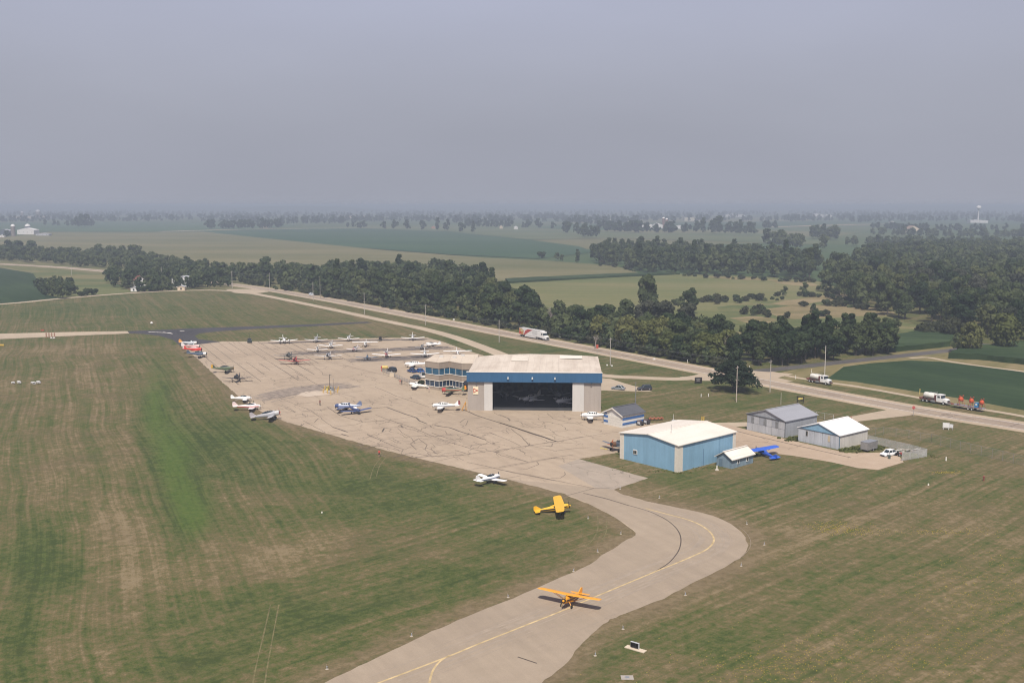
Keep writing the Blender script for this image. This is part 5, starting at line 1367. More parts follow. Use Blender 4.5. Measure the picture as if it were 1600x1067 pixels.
# tank trucks on the verge
def tank_truck(label, u, v, head, group):
    t = thing('tank_truck', label, 'tank truck', P(u, v), R(head), group)
    tk = MB().lathe((-4.3, 0, 2.1), (1, 0, 0), [(0, .4), (.15, .82), (.35, .95), (3.9, .95), (4.1, .82), (4.25, .4)], 16).build('tank', mat('tank_white', (.6, .58, .53), .45, 0, .12, 1.0), t, True)
    MB().lathe((-2.2, 0, 3.0), (0, 0, 1), [(0, .32), (.16, .3)], 10).build('hatch', M_STEEL, tk)
    MB().tube((-.4, -.7, 2.6), (-.4, -.7, 3.35), .05, n=5).tube((-.4, .7, 2.6), (-.4, .7, 3.35), .05, n=5).tube((-.4, -.7, 3.35), (-.4, .7, 3.35), .05, n=5).tube((-1.6, -.7, 3.25), (-.4, -.7, 3.35), .05, n=5).build('rail', M_STEEL, tk)
    MB().box((-2.4, 0, .92), (5.6, 2.2, .3)).box((.5, 0, .8), (7.6, .9, .25)).build('chassis', mat('rusty_chassis', (.11, .05, .04), .8, 0, .3, 2), t)
    MB().box((-5.0, 0, 1.15), (.7, 2.3, .35)).build('rear_deck', paint((.2, .07, .05)), t)
    MB().box((-.7, -1.1, .75), (1.4, .4, .6)).build('tool_box', M_STEEL, t)
    MB().box((-.2, 0, 1.7), (.35, 2.1, 1.9)).build('headboard', paint((.12, .04, .035)), t)
    MB().rings([[Vector((x, y, z)) for y, z in ((-1.1, .8), (1.1, .8), (1.08, 1.9), (.95, 2.75), (-.95, 2.75), (-1.08, 1.9))] for x in (.25, 1.75)]).build('cab', MW, t)
    MB().rings([[Vector((1.75, y, 1.85)) for y in (-1.0, 1.0)] + [Vector((1.7, y, 2.65)) for y in (.9, -.9)], [Vector((2.15, y, 1.82)) for y in (-1.0, 1.0)] + [Vector((1.8, y, 2.68)) for y in (.9, -.9)]]).build('windscreen', M_GLASS, t)
    MB().box((1.2, 0, 2.86), (2.0, 2.0, .12)).build('cab_roof', MW, t)
    MB().rings([[Vector((x, y, z)) for y, z in ((-w, .75), (w, .75), (w * .95, h), (-w * .95, h))] for x, w, h in ((1.75, 1.1, 1.88), (3.0, 1.0, 1.75), (3.7, .85, 1.5))]).build('bonnet', MW, t)
    MB().box((3.73, 0, 1.15), (.1, 1.2, .55)).build('grille', paint((.07, .07, .07)), t)
    MB().box((3.78, 0, .62), (.25, 2.2, .3)).build('bumper', M_STEEL, t)
    for s in (-1, 1):
        MB().box((1.05, s * 1.08, 2.25), (.8, .06, .6)).build('side_window', M_GLASS, t)
        MB().box((3.66, s * .72, 1.2), (.12, .26, .24)).build('headlight', paint((.6, .6, .6), .2), t)
        for x in (-4.0, -2.7, 2.7): wheel_at(t, x, s * .98, .5, .4, rim=(.45, .45, .44))
    return t
tank_truck('white tank truck parked below the tall pole on the far verge', 1283, 599.2, hdir2 + 1, 'tank trucks on the verge')
tank_truck('white tank truck with the orange fan trailer in front of it', 1464, 630, hdir2 + 2, 'tank trucks on the verge')
t = thing('flatbed_trailer', 'grey flatbed trailer carrying three big orange fans', 'trailer', P(1513, 639.5), R(hdir2 + 2))
MB().box((0, 0, .9), (9.6, 2.2, .18)).box((-5.6, 0, .75), (1.8, .25, .2)).build('bed', M_STEEL, t)
for s in (-1, 1):
    for x in (.5, 1.6): wheel_at(t, x, s * 1.0, .4, .28, rim=(.6, .6, .6))
MB().box((-4.5, -1.12, 1.15), (.9, .06, .4)).box((0, -1.12, 1.08), (9.4, .05, .1)).build('side_rail', paint((.3, .1, .08)), t)
for i, x in enumerate((-2.4, .9, 4.1)):
    f = thing('drum_fan', ('orange drum fan nearest the truck on the flatbed', 'middle orange drum fan on the flatbed', 'orange drum fan at the rear end of the flatbed')[i], 'fan', (0, 0, 0), 0, 'orange fans on the trailer')
    f.matrix_world = t.matrix_basis @ Matrix.Translation((x, 0, 1.0)) @ Matrix.Rotation(R(-24 + 10 * i), 4, 'Z')
    MB().lathe((-.55, 0, 1.75), (1, 0, 0), [(0, .42), (.1, .6), (.6, .66), (.85, .56), (1.0, .25)], 16).build('drum', paint((.5, .095, .04), .4), f, True)
    MB().lathe((-.62, 0, 1.75), (1, 0, 0), [(0, .56), (.08, .56)], 14).build('grille', paint((.05, .03, .03)), f)
    MB().tube((-.5, -.8, .02), (0, -.75, 1.7), .06, n=5).tube((.6, -.8, .02), (0, -.75, 1.7), .06, n=5).tube((-.5, .8, .02), (0, .75, 1.7), .06, n=5).tube((.6, .8, .02), (0, .75, 1.7), .06, n=5).build('stand', paint((.3, .06, .04)), f)
    MB().rings([[Vector((-.1, math.cos(a) * r_, 1.75 + math.sin(a) * r_)) for a in [2 * math.pi * i / 14 for i in range(14)]] for r_ in (.76, .84)], False).rings([[Vector((x, math.cos(a) * .86, 1.75 + math.sin(a) * .86)) for a in [2 * math.pi * i / 14 for i in range(14)]] for x in (-.2, .0)], False).build('guard_ring', paint((.42, .07, .03)), f)
    for s in (-1, 1): MB().box((.05, s * .6, 2.75), (.12, .35, .25)).build('beacon', paint((.4, .07, .04)), f)
bp = thing('generator', 'blue and white machine between two orange fans', 'generator', (0, 0, 0)); bp.matrix_world = t.matrix_basis @ Matrix.Translation((2.55, 0, 1.0))
MB().box((0, 0, .75), (.95, 1.2, 1.4), 0, (.9, .9)).build('casing', paint((.04, .18, .36)), bp); MB().box((.1, -.62, .95), (.5, .05, .45)).build('panel', MW, bp)

# enclosed trailer and yard clutter
t = thing('enclosed_trailer', 'grey enclosed box trailer beside the white hatchback', 'trailer', P(1357.5, 703.5), R(40))
MB().box((0, 0, 1.4), (4.3, 2.1, 1.9)).build('box', mat('trailer_grey', (.19, .185, .18), .4, 0, .15, 1), t)
MB().box((0, 0, 2.37), (4.35, 2.15, .06)).build('roof', M_STEEL, t); MB().box((-2.17, 0, 1.35), (.05, 1.7, 1.7)).build('rear_door', paint((.24, .23, .22)), t)
for s in (-1, 1): wheel_at(t, .2, s * 1.02, .34); MB().box((.2, s * 1.1, .75), (1.0, .2, .06)).build('mudguard', M_STEEL, t)
MB().tube((2.1, 0, .5), (3.4, 0, .45), .07).build('drawbar', M_BLACK, t)
t = thing('scrap_pile', 'low pile of pale boards and scrap behind the yard fence', 'pile of boards', P(1416, 706))
r_ = random.Random(4)
for i in range(14): MB().box((r_.uniform(-2.6, 2.6), r_.uniform(-1.2, 1.2), .15 + .1 * i * .5), (r_.uniform(1.5, 3.2), .35, .1), r_.uniform(-.5, .9)).build('board', paint(r_.choice([(.6, .57, .52), (.55, .5, .45), (.35, .3, .25)])), t)
t = thing('garden_tractor', 'small red tractor at the gap in the yard fence', 'tractor', P(1405, 712), R(30))
MB().box((.2, 0, .55), (1.3, .6, .5), 0, (.9, .8)).build('bonnet', paint((.28, .05, .04)), t); MB().box((-.5, 0, .8), (.4, .5, .5), 0, (.6, 1)).build('seat', M_BLACK, t)
for x, rr_ in ((.6, .26), (-.5, .4)):
    for s in (-1, 1): wheel_at(t, x, s * .45, rr_, .22)
t = thing('oil_drum', 'dark drum standing on the gravel near the white hatchback', 'drum', P(1389.5, 716.5)); MB().lathe((0, 0, 0), (0, 0, 1), [(0, .3), (.9, .3)], 12).build('shell', paint((.05, .07, .06)), t); MB().lathe((0, 0, .3), (0, 0, 1), [(0, .315), (.05, .315)], 12).build('hoop', M_STEEL, t)
# tow carts beside the striped garage
for i, (u, v, c1) in enumerate(((1000, 664.5, (.5, .5, .5)), (1010, 662.5, (.55, .55, .56)))):
    t = thing('ground_cart', ('white fronted black cart, nearer one at the striped garage wall', 'white fronted black cart at the rear corner of the striped garage')[i], 'cart', P(u, v), bh.rotation_euler.z, 'carts at the striped garage')
    MB().box((0, 0, .75), (1.9, 1.2, .7)).build('body', paint((.03, .03, .035)), t); MB().box((.1, -.62, .8), (.95, .06, .6)).build('panel', paint(c1), t)
    MB().box((-.2, 0, 1.25), (1.1, 1.0, .3), 0, (.8, .8)).build('cover', paint((.09, .06, .06)), t)
    for x in (-.6, .6):
        for s in (-1, 1): wheel_at(t, x, s * .5, .25, .2)
    MB().tube((-.9, 0, .4), (-1.9, -.2, .3), .05).build('tow_bar', M_STEEL, t)
t = thing('boom_mower', 'orange implement lying on the grass behind the striped garage', 'implement', P(1025, 656.5), R(8))
MB().box((0, 0, .55), (4.2, .5, .4)).build('beam', paint((.36, .13, .07)), t)
for x in (-1.6, -.5, .6, 1.6): MB().box((x, 0, .75), (.35, .9, .3)).build('bracket', paint((.3, .1, .06)), t)
for x in (-1.9, 1.5): wheel_at(t, x, .45, .32, .2)
t = thing('mast', 'short white weather mast on the grass behind the blue hangar', 'mast', P(1052, 660))
MB().tube((0, 0, 0), (0, 0, 2.4), .06, .03).build('pole', M_FW, t); MB().box((.1, 0, .45), (1.0, .6, .6)).build('cabinet', paint((.4, .42, .42)), t)
for i, u in enumerate((1096.6, 1099.6)):
    t = thing('bollard', ('left yellow bollard of the pair behind the white roof', 'right yellow bollard of the pair behind the white roof')[i], 'bollard', P(u, 660.5), 0, 'yellow bollards')
    MB().lathe((0, 0, 0), (0, 0, 1), [(0, .11), (1.75, .11), (1.85, .05)], 10).build('post', paint((.6, .4, .05)), t)

# fuel island
ti = thing('fuel_island', 'concrete fuel island with two pumps in the middle of the apron', 'fuel island', P(515, 611.5), R(-20))
MB().box((0, 0, .12), (3.4, 1.2, .24)).build('plinth', paint((.45, .42, .36), .8), ti)
for x, c_ in ((-.8, (.5, .42, .12)), (.5, (.42, .42, .4))):
    q = MB().box((x, 0, .95), (.7, .55, 1.4)).build('pump', paint(c_), ti); MB().box((x, -.29, 1.3), (.5, .04, .35)).build('dial', M_GLASS, q); MB().tube((x + .38, 0, 1.3), (x + .5, -.3, .5), .04).build('hose', M_BLACK, q)
MB().box((1.4, 0, .8), (.5, .5, 1.1)).build('hose_reel', paint((.2, .2, .2)), ti)
for i, (u, v) in enumerate(((505, 614), (507.5, 609.5), (511.5, 615), (517, 616.5), (522.5, 611), (527, 613.5), (528.5, 609.8), (514, 608.5))):
    t = thing('bollard', 'yellow bollard guarding the fuel island', 'bollard', P(u, v), 0, 'yellow bollards round the fuel island')
    MB().lathe((0, 0, 0), (0, 0, 1), [(0, .14), (1.3, .14), (1.4, .06)], 8).build('post', paint((.56, .36, .08)), t)
t = thing('lamp_pole', 'dark slim light pole above the fuel island', 'lamp pole', P(515.5, 612)); MB().tube((0, 0, 0), (0, 0, 5.6), .1, .07).build('pole', paint((.05, .045, .045)), t); MB().box((.25, 0, 5.6), (.7, .25, .14)).build('lamp_head', paint((.06, .06, .06)), t)
t = thing('lamp_pole', 'shorter thin pole right of the dark pole at the fuel island', 'lamp pole', P(521, 609)); MB().tube((0, 0, 0), (0, 0, 3.6), .06, .04).build('pole', paint((.2, .17, .14)), t); MB().box((0, 0, 3.6), (.3, .2, .12)).build('lamp_head', M_STEEL, t)
t = thing('aircraft_tug', 'dark tug with a thin mast at the far apron edge', 'tug', P(390, 535.5), R(-70))
MB().box((0, 0, .75), (3.2, 1.7, .8)).build('body', paint((.035, .045, .045)), t); MB().box((-.4, 0, 1.5), (1.4, 1.5, .9), 0, (.8, .9)).build('cab', paint((.03, .035, .04)), t); MB().tube((-.8, 0, 1.8), (-.8, 0, 4.2), .06).build('mast', M_BLACK, t)
for x in (-1, 1):
    for s in (-1, 1): wheel_at(t, x, s * .8, .4)
# passenger steps / tow ladder at the hangar corner
t = thing('step_ladder', 'yellow orange rolling ladder beside the hangar corner', 'ladder', P(725, 641.5), R(10))
for s in (-1, 1): MB().tube((-.6, s * .45, .1), (.5, s * .45, 2.6), .06, n=5).tube((.6, s * .45, .1), (.5, s * .45, 2.6), .06, n=5).build('side_rail', paint((.55, .27, .04)), t)
for i in range(6): MB().box((-.6 + i * .2, 0, .35 + i * .4), (.28, .9, .06)).build('step', paint((.5, .25, .05)), t)
t = thing('tow_bar', 'yellow tow bar lying on the apron before the dark warbird', 'tow bar', P(943, 701.5), R(-35)); MB().tube((-.9, 0, .12), (.9, 0, .12), .07, n=6).build('bar', paint((.6, .5, .06)), t); MB().box((.9, 0, .12), (.12, .5, .1)).build('fork', paint((.55, .45, .05)), t)
# small car park fence left of the office
t = thing('fence', 'low grey rail fence around the small car park left of the office', 'fence', P(597, 580.5))
f0 = P(597, 580.5)
ln = [P(597, 580.5), P(608, 585.2), P(617, 590), P(640, 599.3), P(661, 603)]
ln = [q - f0 for q in ln]
M_RAIL = paint((.2, .2, .21), .5)
for a, b in zip(ln[:-1], ln[1:]):
    k = max(1, int((b - a).length / 2.2))
    for z in (.45, .85, 1.25): MB().tube(a + Vector((0, 0, z)), b + Vector((0, 0, z)), .035, n=4).build('rail', M_RAIL, t)
    for i in range(k): q = a.lerp(b, i / k); MB().tube(q, q + Vector((0, 0, 1.35)), .05, n=5).build('post', M_RAIL, t)
    mb = MB()
    for i in range(k * 9): q = a.lerp(b, i / (k * 9)); mb.tube(q + Vector((0, 0, .3)), q + Vector((0, 0, 1.25)), .014, n=3)
    mb.build('infill', M_RAIL, t)['kind'] = 'stuff'
t = thing('utility_box', 'cream block standing in the middle of the low grey fence', 'utility box', P(613.5, 588.6), R(-30)); MB().box((0, 0, .75), (2.0, .9, 1.5)).build('casing', paint((.56, .47, .35)), t); MB().box((0, 0, 1.53), (2.1, 1.0, .08)).build('lid', paint((.5, .43, .33)), t)
t = thing('fuel_tank', 'yellow tank at the far end of the low grey fence', 'tank', P(601.5, 578)); MB().lathe((-1.2, 0, 1.0), (1, 0, 0), [(0, .3), (.15, .6), (2.2, .6), (2.4, .3)], 12).build('tank', paint((.5, .38, .12)), t); MB().box((-.7, 0, .25), (.15, .8, .5)).box((.7, 0, .25), (.15, .8, .5)).build('cradle', M_BLACK, t)
t = thing('fire_extinguisher_post', 'short red post at the far end of the low grey fence', 'post', P(596.3, 580)); MB().lathe((0, 0, 0), (0, 0, 1), [(0, .1), (1.9, .1)], 8).build('post', M_RED, t); MB().box((0, -.1, 1.5), (.4, .2, .7)).build('cabinet', M_RED, t)

# ------------------------------------------------------------------ signs and posts
def post_sign(name, label, cat, u, v, h, board, col, rz=0, shape='rect', post=(.3, .28, .26), bz=None):
    t = thing(name, label, cat, P(u, v), R(rz))
    MB().tube((0, 0, 0), (0, 0, h), .06, n=6).build('post', paint(post), t)
    bz = bz or h - board[1] / 2
    if shape == 'oct':
        r_ = board[0] / 2
        b = MB().lathe((0, -.07, bz), (0, -1, 0), [(0, r_), (.03, r_)], 8).build('plate', paint(col), t)
    else:
        b = MB().box((0, -.09, bz), (board[0], .05, board[1])).build('plate', paint(col), t)
    return t, b
def text_mesh(s, size, m, parent, loc, rot=(R(90), 0, 0), name='lettering'):
    c = bpy.data.curves.new(name, 'FONT'); c.body = s; c.size = size; c.align_x = 'CENTER'; c.align_y = 'CENTER'; c.extrude = .012
    o = bpy.data.objects.new('tmp', c); COL.objects.link(o)
    bpy.context.view_layer.update()
    me = bpy.data.meshes.new_from_object(o.evaluated_get(bpy.context.evaluated_depsgraph_get()))
    bpy.data.objects.remove(o)
    me.materials.clear(); me.materials.append(m)
    q = bpy.data.objects.new(name, me); COL.objects.link(q); q.parent = parent; q.location = loc; q.rotation_euler = rot
    return q
t, b = post_sign('stop_sign', 'red octagonal stop sign where the entrance road meets the highway', 'stop sign', 1427, 649.5, 2.9, (.95, .95), (.4, .03, .03), -10, 'oct')
text_mesh('STOP', .3, MW, b, (0, -.12, 2.42))
t, b = post_sign('road_sign', 'red road sign on a tall post between the hangar roof and highway', 'road sign', 933, 556, 4.6, (.9, 1.6), (.42, .09, .06), 10)
def board_sign(name, label, cat, u, v, w, h, z0, col, frame_c, rz=0):
    t = thing(name, label, cat, P(u, v), R(rz))
    for s in (-1, 1): MB().box((s * (w / 2 - .1), 0, (z0 + h) / 2), (.16, .16, z0 + h)).build('post', paint(frame_c), t)
    f_ = MB().box((0, -.06, z0 + h / 2), (w + .16, .12, h + .16)).build('frame', paint(frame_c), t)
    b = MB().box((0, -.14, z0 + h / 2), (w - .12, .05, h - .12)).build('board', paint(col), f_)
    return t, f_
t, b = board_sign('monument_sign', 'dark roadside sign with small pale letters left of the spreading tree', 'sign', 1091, 599.2, 2.4, 1.7, .35, (.03, .025, .025), (.02, .018, .018), 8)
mb = MB()
for z, w in ((1.62, 1.5), (1.36, 1.1), (.95, 1.2)): mb.box((-.1, -.18, z), (w, .02, .1))
mb.build('lettering', paint((.35, .33, .32)), b)
t, b = board_sign('monument_sign', 'black framed sign with a yellow picture on the lawn behind the grey hangar', 'sign', 1250.5, 629.6, 2.0, 1.35, .7, (.05, .045, .03), (.02, .018, .015), -20)
MB().rings([[Vector((x, -.165, z)) for x, z in ((-.75, 1.15), (-.3, 1.02), (.7, 1.3), (.75, 1.78), (.2, 1.7), (-.5, 1.72))], [Vector((x, -.19, z)) for x, z in ((-.75, 1.15), (-.3, 1.02), (.7, 1.3), (.75, 1.78), (.2, 1.7), (-.5, 1.72))]]).build('picture', mat('sign_yellow', (.5, .4, .12), .6, 0, .3, 3), b)
t, b = board_sign('billboard', 'blank white double board on the lawn beside the highway', 'sign', 1478, 671, 1.55, 1.25, .55, (.68, .67, .65), (.55, .54, .53), -28)
MB().box((1.25, .05, 1.1), (1.0, .06, 1.0)).build('side_board', paint((.6, .59, .6)), t); MB().box((1.6, .12, .4), (.1, .1, .8)).build('post', M_STEEL, t)
# black-faced taxiway sign seen from behind
t = thing('taxiway_sign', 'black panel taxiway sign on a pale concrete slab', 'taxiway sign', P(991.5, 1013.5), math.atan2((P(1003, 1017) - P(979, 1010)).y, (P(1003, 1017) - P(979, 1010)).x))
MB().box((0.15, 0, .05), (3.0, .9, .1)).build('slab', paint((.5, .42, .32), .8), t)
MB().box((0, .1, .55), (1.3, .22, .78)).build('housing', paint((.42, .43, .44)), t)
MB().box((-.02, -.03, .54), (1.18, .05, .66)).build('panel', mat('black_panel', (.012, .012, .014), .3), t)
for i in range(1, 3): MB().box((-.6 + i * .4, -.06, .54), (.02, .02, .66)).build('panel_joint', paint((.05, .05, .055)), t)
mb = MB().box((0, 0, .015), (1.6, 1.2, .03)); t = thing('concrete_pad', 'half buried concrete pad in the grass below the black sign', 'concrete pad', P(980, 1058)); mb.build('slab', paint((.3, .27, .24), .9), t); MB().box((0, 0, .05), (.5, .5, .05)).build('lid', M_STEEL, t)
# striped marker boards by the runway
t = thing('marker_board', 'orange and white striped marker panel by the runway end', 'marker', P(79, 527.5)); 
for i in range(4): MB().box((-1.9 + i * 1.25, 0, 1.1), (.5, .12, 2.2)).build('slat', paint((.3, .17, .12)), t)
for z in (.7, 1.6): MB().box((0, .1, z), (4.6, .08, .12)).build('rail', paint((.5, .4, .33)), t)
t = thing('runway_light_box', 'low white light fitting beside the striped marker', 'light', P(82.5, 529)); MB().box((-.6, 0, .4), (.7, .5, .5)).build('housing', M_FW, t); MB().box((.6, 0, .4), (.7, .5, .5)).build('housing', M_FW, t); MB().box((0, 0, .1), (2.2, .15, .12)).build('base', M_FW, t)
t = thing('marker_flag', 'small red marker on the grass beyond the runway', 'marker', P(66.5, 517.5)); MB().box((0, 0, .5), (1.7, .1, .8)).build('panel', paint((.32, .1, .07)), t); MB().tube((0, .1, 0), (0, .1, 1.0), .05).build('post', M_STEEL, t)
t = thing('guidance_sign', 'yellow sign at the left border beside the runway', 'sign', P(2, 541)); MB().box((0, 0, .55), (2.4, .25, .7)).build('panel', paint((.55, .38, .08)), t); MB().box((0, 0, .1), (1.9, .1, .2)).build('leg', M_BLACK, t)
t = thing('marker_ball', 'white ball marker on the grass beyond the dark asphalt', 'marker', P(237, 508)); MB().lathe((0, 0, .55), (0, 0, 1), [(0, .15), (.2, .55), (.55, .7), (.9, .55), (1.15, .1)], 10).build('ball', M_FW, t, True); MB().tube((0, 0, 0), (0, 0, .6), .06).build('stem', M_STEEL, t)
# approach slope light boxes
for i, (u, v) in enumerate(((25.5, 600), (56, 600))):
    t = thing('approach_light', ('white three box approach light near the left border', 'white four box approach light right of its twin')[i], 'approach light', P(u, v), 0, 'white approach lights on the left lawn')
    for dx, dy in ((-1.0, 0), (1.0, .2), (.1, 1.6), (0, -1.0))[:3 + i]:
        q = MB().box((dx, dy, .55), (1.05, .6, .5)).build('housing', M_FW, t); MB().box((dx, dy - .31, .55), (.8, .04, .25)).build('lens', M_GLASS, q); MB().tube((dx, dy, 0), (dx, dy, .32), .05).build('leg', M_STEEL, q)
# taxiway edge lights on stakes
lt = None
for i, (u, v) in enumerate(((896, 892.5), (973.5, 982.5), (930, 1024), (794, 933), (643, 993.5), (511, 1045), (919, 810), (970, 834), (934, 862), (1030, 778), (1167, 819), (1194, 851), (1158, 884), (1071, 929.5), (969, 764))):
    if lt is None:
        lt = thing('taxiway_light', 'small taxiway edge light on a pale disc in the grass', 'taxiway light', P(u, v), 0, 'taxiway edge lights')
        MB().lathe((0, 0, 0), (0, 0, 1), [(0, .22), (.03, .22), (.05, .08)], 12).build('base_disc', paint((.36, .31, .24), .8), lt)
        MB().tube((0, 0, .05), (0, 0, .32), .03).lathe((0, 0, .32), (0, 0, 1), [(0, .05), (.08, .05), (.12, .02)], 8).build('lamp', paint((.3, .34, .45), .3), lt)
        MB().tube((.1, 0, .02), (.1, 0, .7), .012, n=4).build('stake', paint((.5, .48, .44)), lt)
    else: copy_thing(lt, P(u, v), random.uniform(0, 6))
for i, (u, v, lab) in enumerate(((503, 801, 'pale marker stone on the striped left lawn'), (1120, 734.5, 'cream marker post at the corner of the little blue shed'), (1478, 719.5, 'white marker post on the grass right of the yard fence'), (1450.5, 758, 'small white marker on the brown grass right of the yard'))):
    t = thing('marker_post', lab, 'marker', P(u, v)); hh = (.25, 1.1, .9, .4)[i]; MB().box((0, 0, hh / 2), (.28, .28, hh), 0, (.7, .7)).build('post', paint((.66, .62, .55)), t)
    if i == 1: MB().box((0, 0, .1), (.8, .6, .2)).build('foot', paint((.5, .45, .38)), t)
t = thing('fire_hydrant', 'rusty red hydrant post in the right hand grass', 'hydrant', P(1537, 751)); MB().lathe((0, 0, 0), (0, 0, 1), [(0, .16), (.7, .15), (.75, .22), (1.0, .2), (1.15, .06)], 10).build('barrel', mat('hydrant_red', (.2, .06, .05), .7, 0, .2, 3), t); MB().tube((-.28, 0, .8), (.28, 0, .8), .07).build('nozzle', MATS['hydrant_red'], t)
for i, (u, v) in enumerate(((1095.5, 620), (1107, 619.5))):
    t = thing('marker_post', ('left pale marker post of two on the lawn before the big tree', 'right pale marker post of two on the lawn before the big tree')[i], 'marker', P(u, v), 0, 'pale posts before the tree'); MB().lathe((0, 0, 0), (0, 0, 1), [(0, .12), (.85, .12), (.95, .05)], 8).build('post', M_FW, t)
for i, (u, v, lab) in enumerate(((1164, 578, 'left white post at the mouth of the side road'), (1171, 577, 'right white post at the mouth of the side road'), (1074, 567, 'white delineator post on the far edge of the highway'), (1243, 592, 'white reflector post by the field path'), (1268, 582, 'white reflector post on the yellow verge'), (1437, 616, 'thin yellow marker post at the edge of the bean field'))):
    t = thing('marker_post', lab, 'marker', P(u, v)); hh = 1.3 if i < 5 else 1.8; MB().box((0, 0, hh / 2), (.16, .1, hh)).build('post', paint((.68, .66, .6) if i < 5 else (.6, .5, .2)), t); MB().box((0, -.06, hh * .85), (.2, .03, .25)).build('reflector', paint((.6, .4, .1) if i > 3 else (.6, .6, .6)), t)

# utility poles
def pole(label, u, v, h, arm=True, r=.15, col=(.26, .22, .19), lean=0.0):
    t = thing('utility_pole', label, 'utility pole', P(u, v), R(-35), 'poles along the road')
    MB().tube((0, 0, 0), (lean, 0, h), r, r * .65, 8).build('pole', mat('pole_wood_%.2f' % col[0], col, .8, 0, .2, 1), t)
    if arm:
        MB().box((lean, 0, h - .6), (.14, 2.2, .14)).build('crossarm', mat('pole_wood_0.26', (.26, .22, .19), .8, 0, .2, 1), t)
        for y in (-1, 0, 1): MB().lathe((lean, y, h - .52), (0, 0, 1), [(0, .06), (.2, .04)], 6).build('insulator', paint((.3, .3, .3)), t)
    return t
GP = (.42, .385, .35)
pole('grey utility pole with a transformer at the highway bend', 363, 450.5, 12.5, True, .2, GP)
for lab, u, v, h, arm, c in (('pole where the highway leaves the garden trees, beside the light crowned tree', 421.5, 455, 13, False, GP), ('pole standing directly behind the white car', 489.5, 470, 12, False, GP), ('pale trunk like pole in front of the dark trees right of the white car', 500.5, 466, 14, False, (.3, .27, .24)),
                         ('pole on the verge midway between the white car and the lorry', 569.5, 491, 12, False, GP), ('tall pale pole on the verge left of the lorry', 665, 508, 10.5, True, GP), ('pole on the verge just left of the lorry', 780, 535, 10, False, GP),
                         ('pole on the verge above the right end of the hangar roof', 953.5, 571, 10.5, True, GP), ('pole standing behind the right part of the spreading tree', 1203, 612.5, 10.5, True, GP), ('pale pole in front of the spreading tree', 1150.5, 628, 11.2, True, (.45, .38, .33)),
                         ('leaning tall pale pole behind the left tank truck', 1288.5, 585.5, 10.5, False, (.5, .46, .42)), ('pole beside the highway among the far left trees', 112, 430, 9, False, GP), ('thin pole above the roofs of the farmstead trees', 253, 441, 12, False, GP)):
    pole(lab, u, v, h, arm, .15, c)
t = pole('slim grey mast on the lawn behind the striped garage', 993, 629.5, 6.6, False, .11, (.2, .2, .22)); MB().box((.1, 0, 4.0), (.35, .3, .5)).build('control_box', M_STEEL, t)
pole('slim pole on the lawn behind the grey galvanised hangar', 1220, 632, 3.6, False, .1, (.36, .33, .28))
pole('lone thin pole left of the far pasture barns', 954, 352, 26, False, .8, (.6, .6, .6))

# wires from pole to pole
tops_ = [(363, 450.5, 12.0), (421.5, 455, 12.4), (569.5, 491, 11.5), (665, 508, 10), (780, 535, 9.5), (953.5, 571, 10), (1203, 612.5, 10)]
wt_ = thing('overhead_wires', 'thin overhead wires hanging from pole to pole along the highway', 'wires', P(363, 450.5)); w0 = P(363, 450.5)
for dz, dx in ((0, -1.0), (0, 1.0), (-1.6, 0)):
    mb = MB()
    for (ua, va, ha), (ub, vb, hb_) in zip(tops_[:-1], tops_[1:]):
        a, b = P(ua, va) - w0 + Vector((dx * .57, dx * .82, ha + dz)), P(ub, vb) - w0 + Vector((dx * .57, dx * .82, hb_ + dz)); prev = a
        for i in range(1, 13):
            t_ = i / 12; q = a.lerp(b, t_) - Vector((0, 0, 4 * t_ * (1 - t_) * 1.4)); mb.tube(prev, q, .022, n=3); prev = q
    mb.build('wire', paint((.2, .2, .21)), wt_)

# fences
def post_fence(name, label, line, h, m_mesh, step=3.0, toprail=True, rad=.04, col=(.2, .19, .18)):
    t = thing(name, label, 'fence', P(*line[0])); o = P(*line[0]); pts = [P(*q) - o for q in line]
    mp = paint(col, .5)
    for a, b in zip(pts[:-1], pts[1:]):
        k = max(1, round((b - a).length / step))
        for i in range(k + (1 if b is pts[-1] else 0)):
            q = a.lerp(b, i / k); MB().tube(q, q + Vector((0, 0, h)), rad, n=5).build('post', mp, t)
        if toprail: MB().tube(a + Vector((0, 0, h - .05)), b + Vector((0, 0, h - .05)), .025, n=4).build('rail', mp, t)
        if m_mesh:
            d = (b - a).normalized(); nn = Vector((-d.y, d.x, 0)) * .006
            MB().rings([[a - nn + Vector((0, 0, .05)), b - nn + Vector((0, 0, .05)), b + nn + Vector((0, 0, .05)), a + nn + Vector((0, 0, .05))], [a - nn + Vector((0, 0, h - .08)), b - nn + Vector((0, 0, h - .08)), b + nn + Vector((0, 0, h - .08)), a + nn + Vector((0, 0, h - .08))]]).build('chain_link', m_mesh, t)
    return t
def mesh_mat(name, col, alpha):
    m = mat(name, col, .6, 0, .15, .8); nt = m.node_tree; nt.nodes['Principled BSDF'].inputs['Alpha'].default_value = alpha; return m
post_fence('chain_link_fence', 'tall chain link fence with dark posts across the right lawn', [(1455, 692), (1500, 704), (1550, 716), (1600, 728), (1700, 752)], 2.4, mesh_mat('wire_mesh', (.3, .28, .26), .05), 3.2)
post_fence('chain_link_fence', 'chain link fence behind the white hangar up to the long lawn fence', [(1355, 682), (1380, 680), (1420, 685), (1455, 692)], 2.2, MATS['wire_mesh'], 3.2)
post_fence('yard_fence', 'pale slatted wire fence round the small yard with the white car', [(1354, 691), (1385, 698), (1420, 706), (1448, 713.5), (1409, 720)], 2.0, mesh_mat('pale_slats', (.52, .51, .49), .34), 2.6, True, .045, (.35, .34, .33))
post_fence('rail_fence', 'white rail gate and fence behind the grey galvanised hangar', [(1262, 651), (1302, 658)], 1.9, MATS['wire_mesh'], 3, True, .05, (.42, .42, .42))
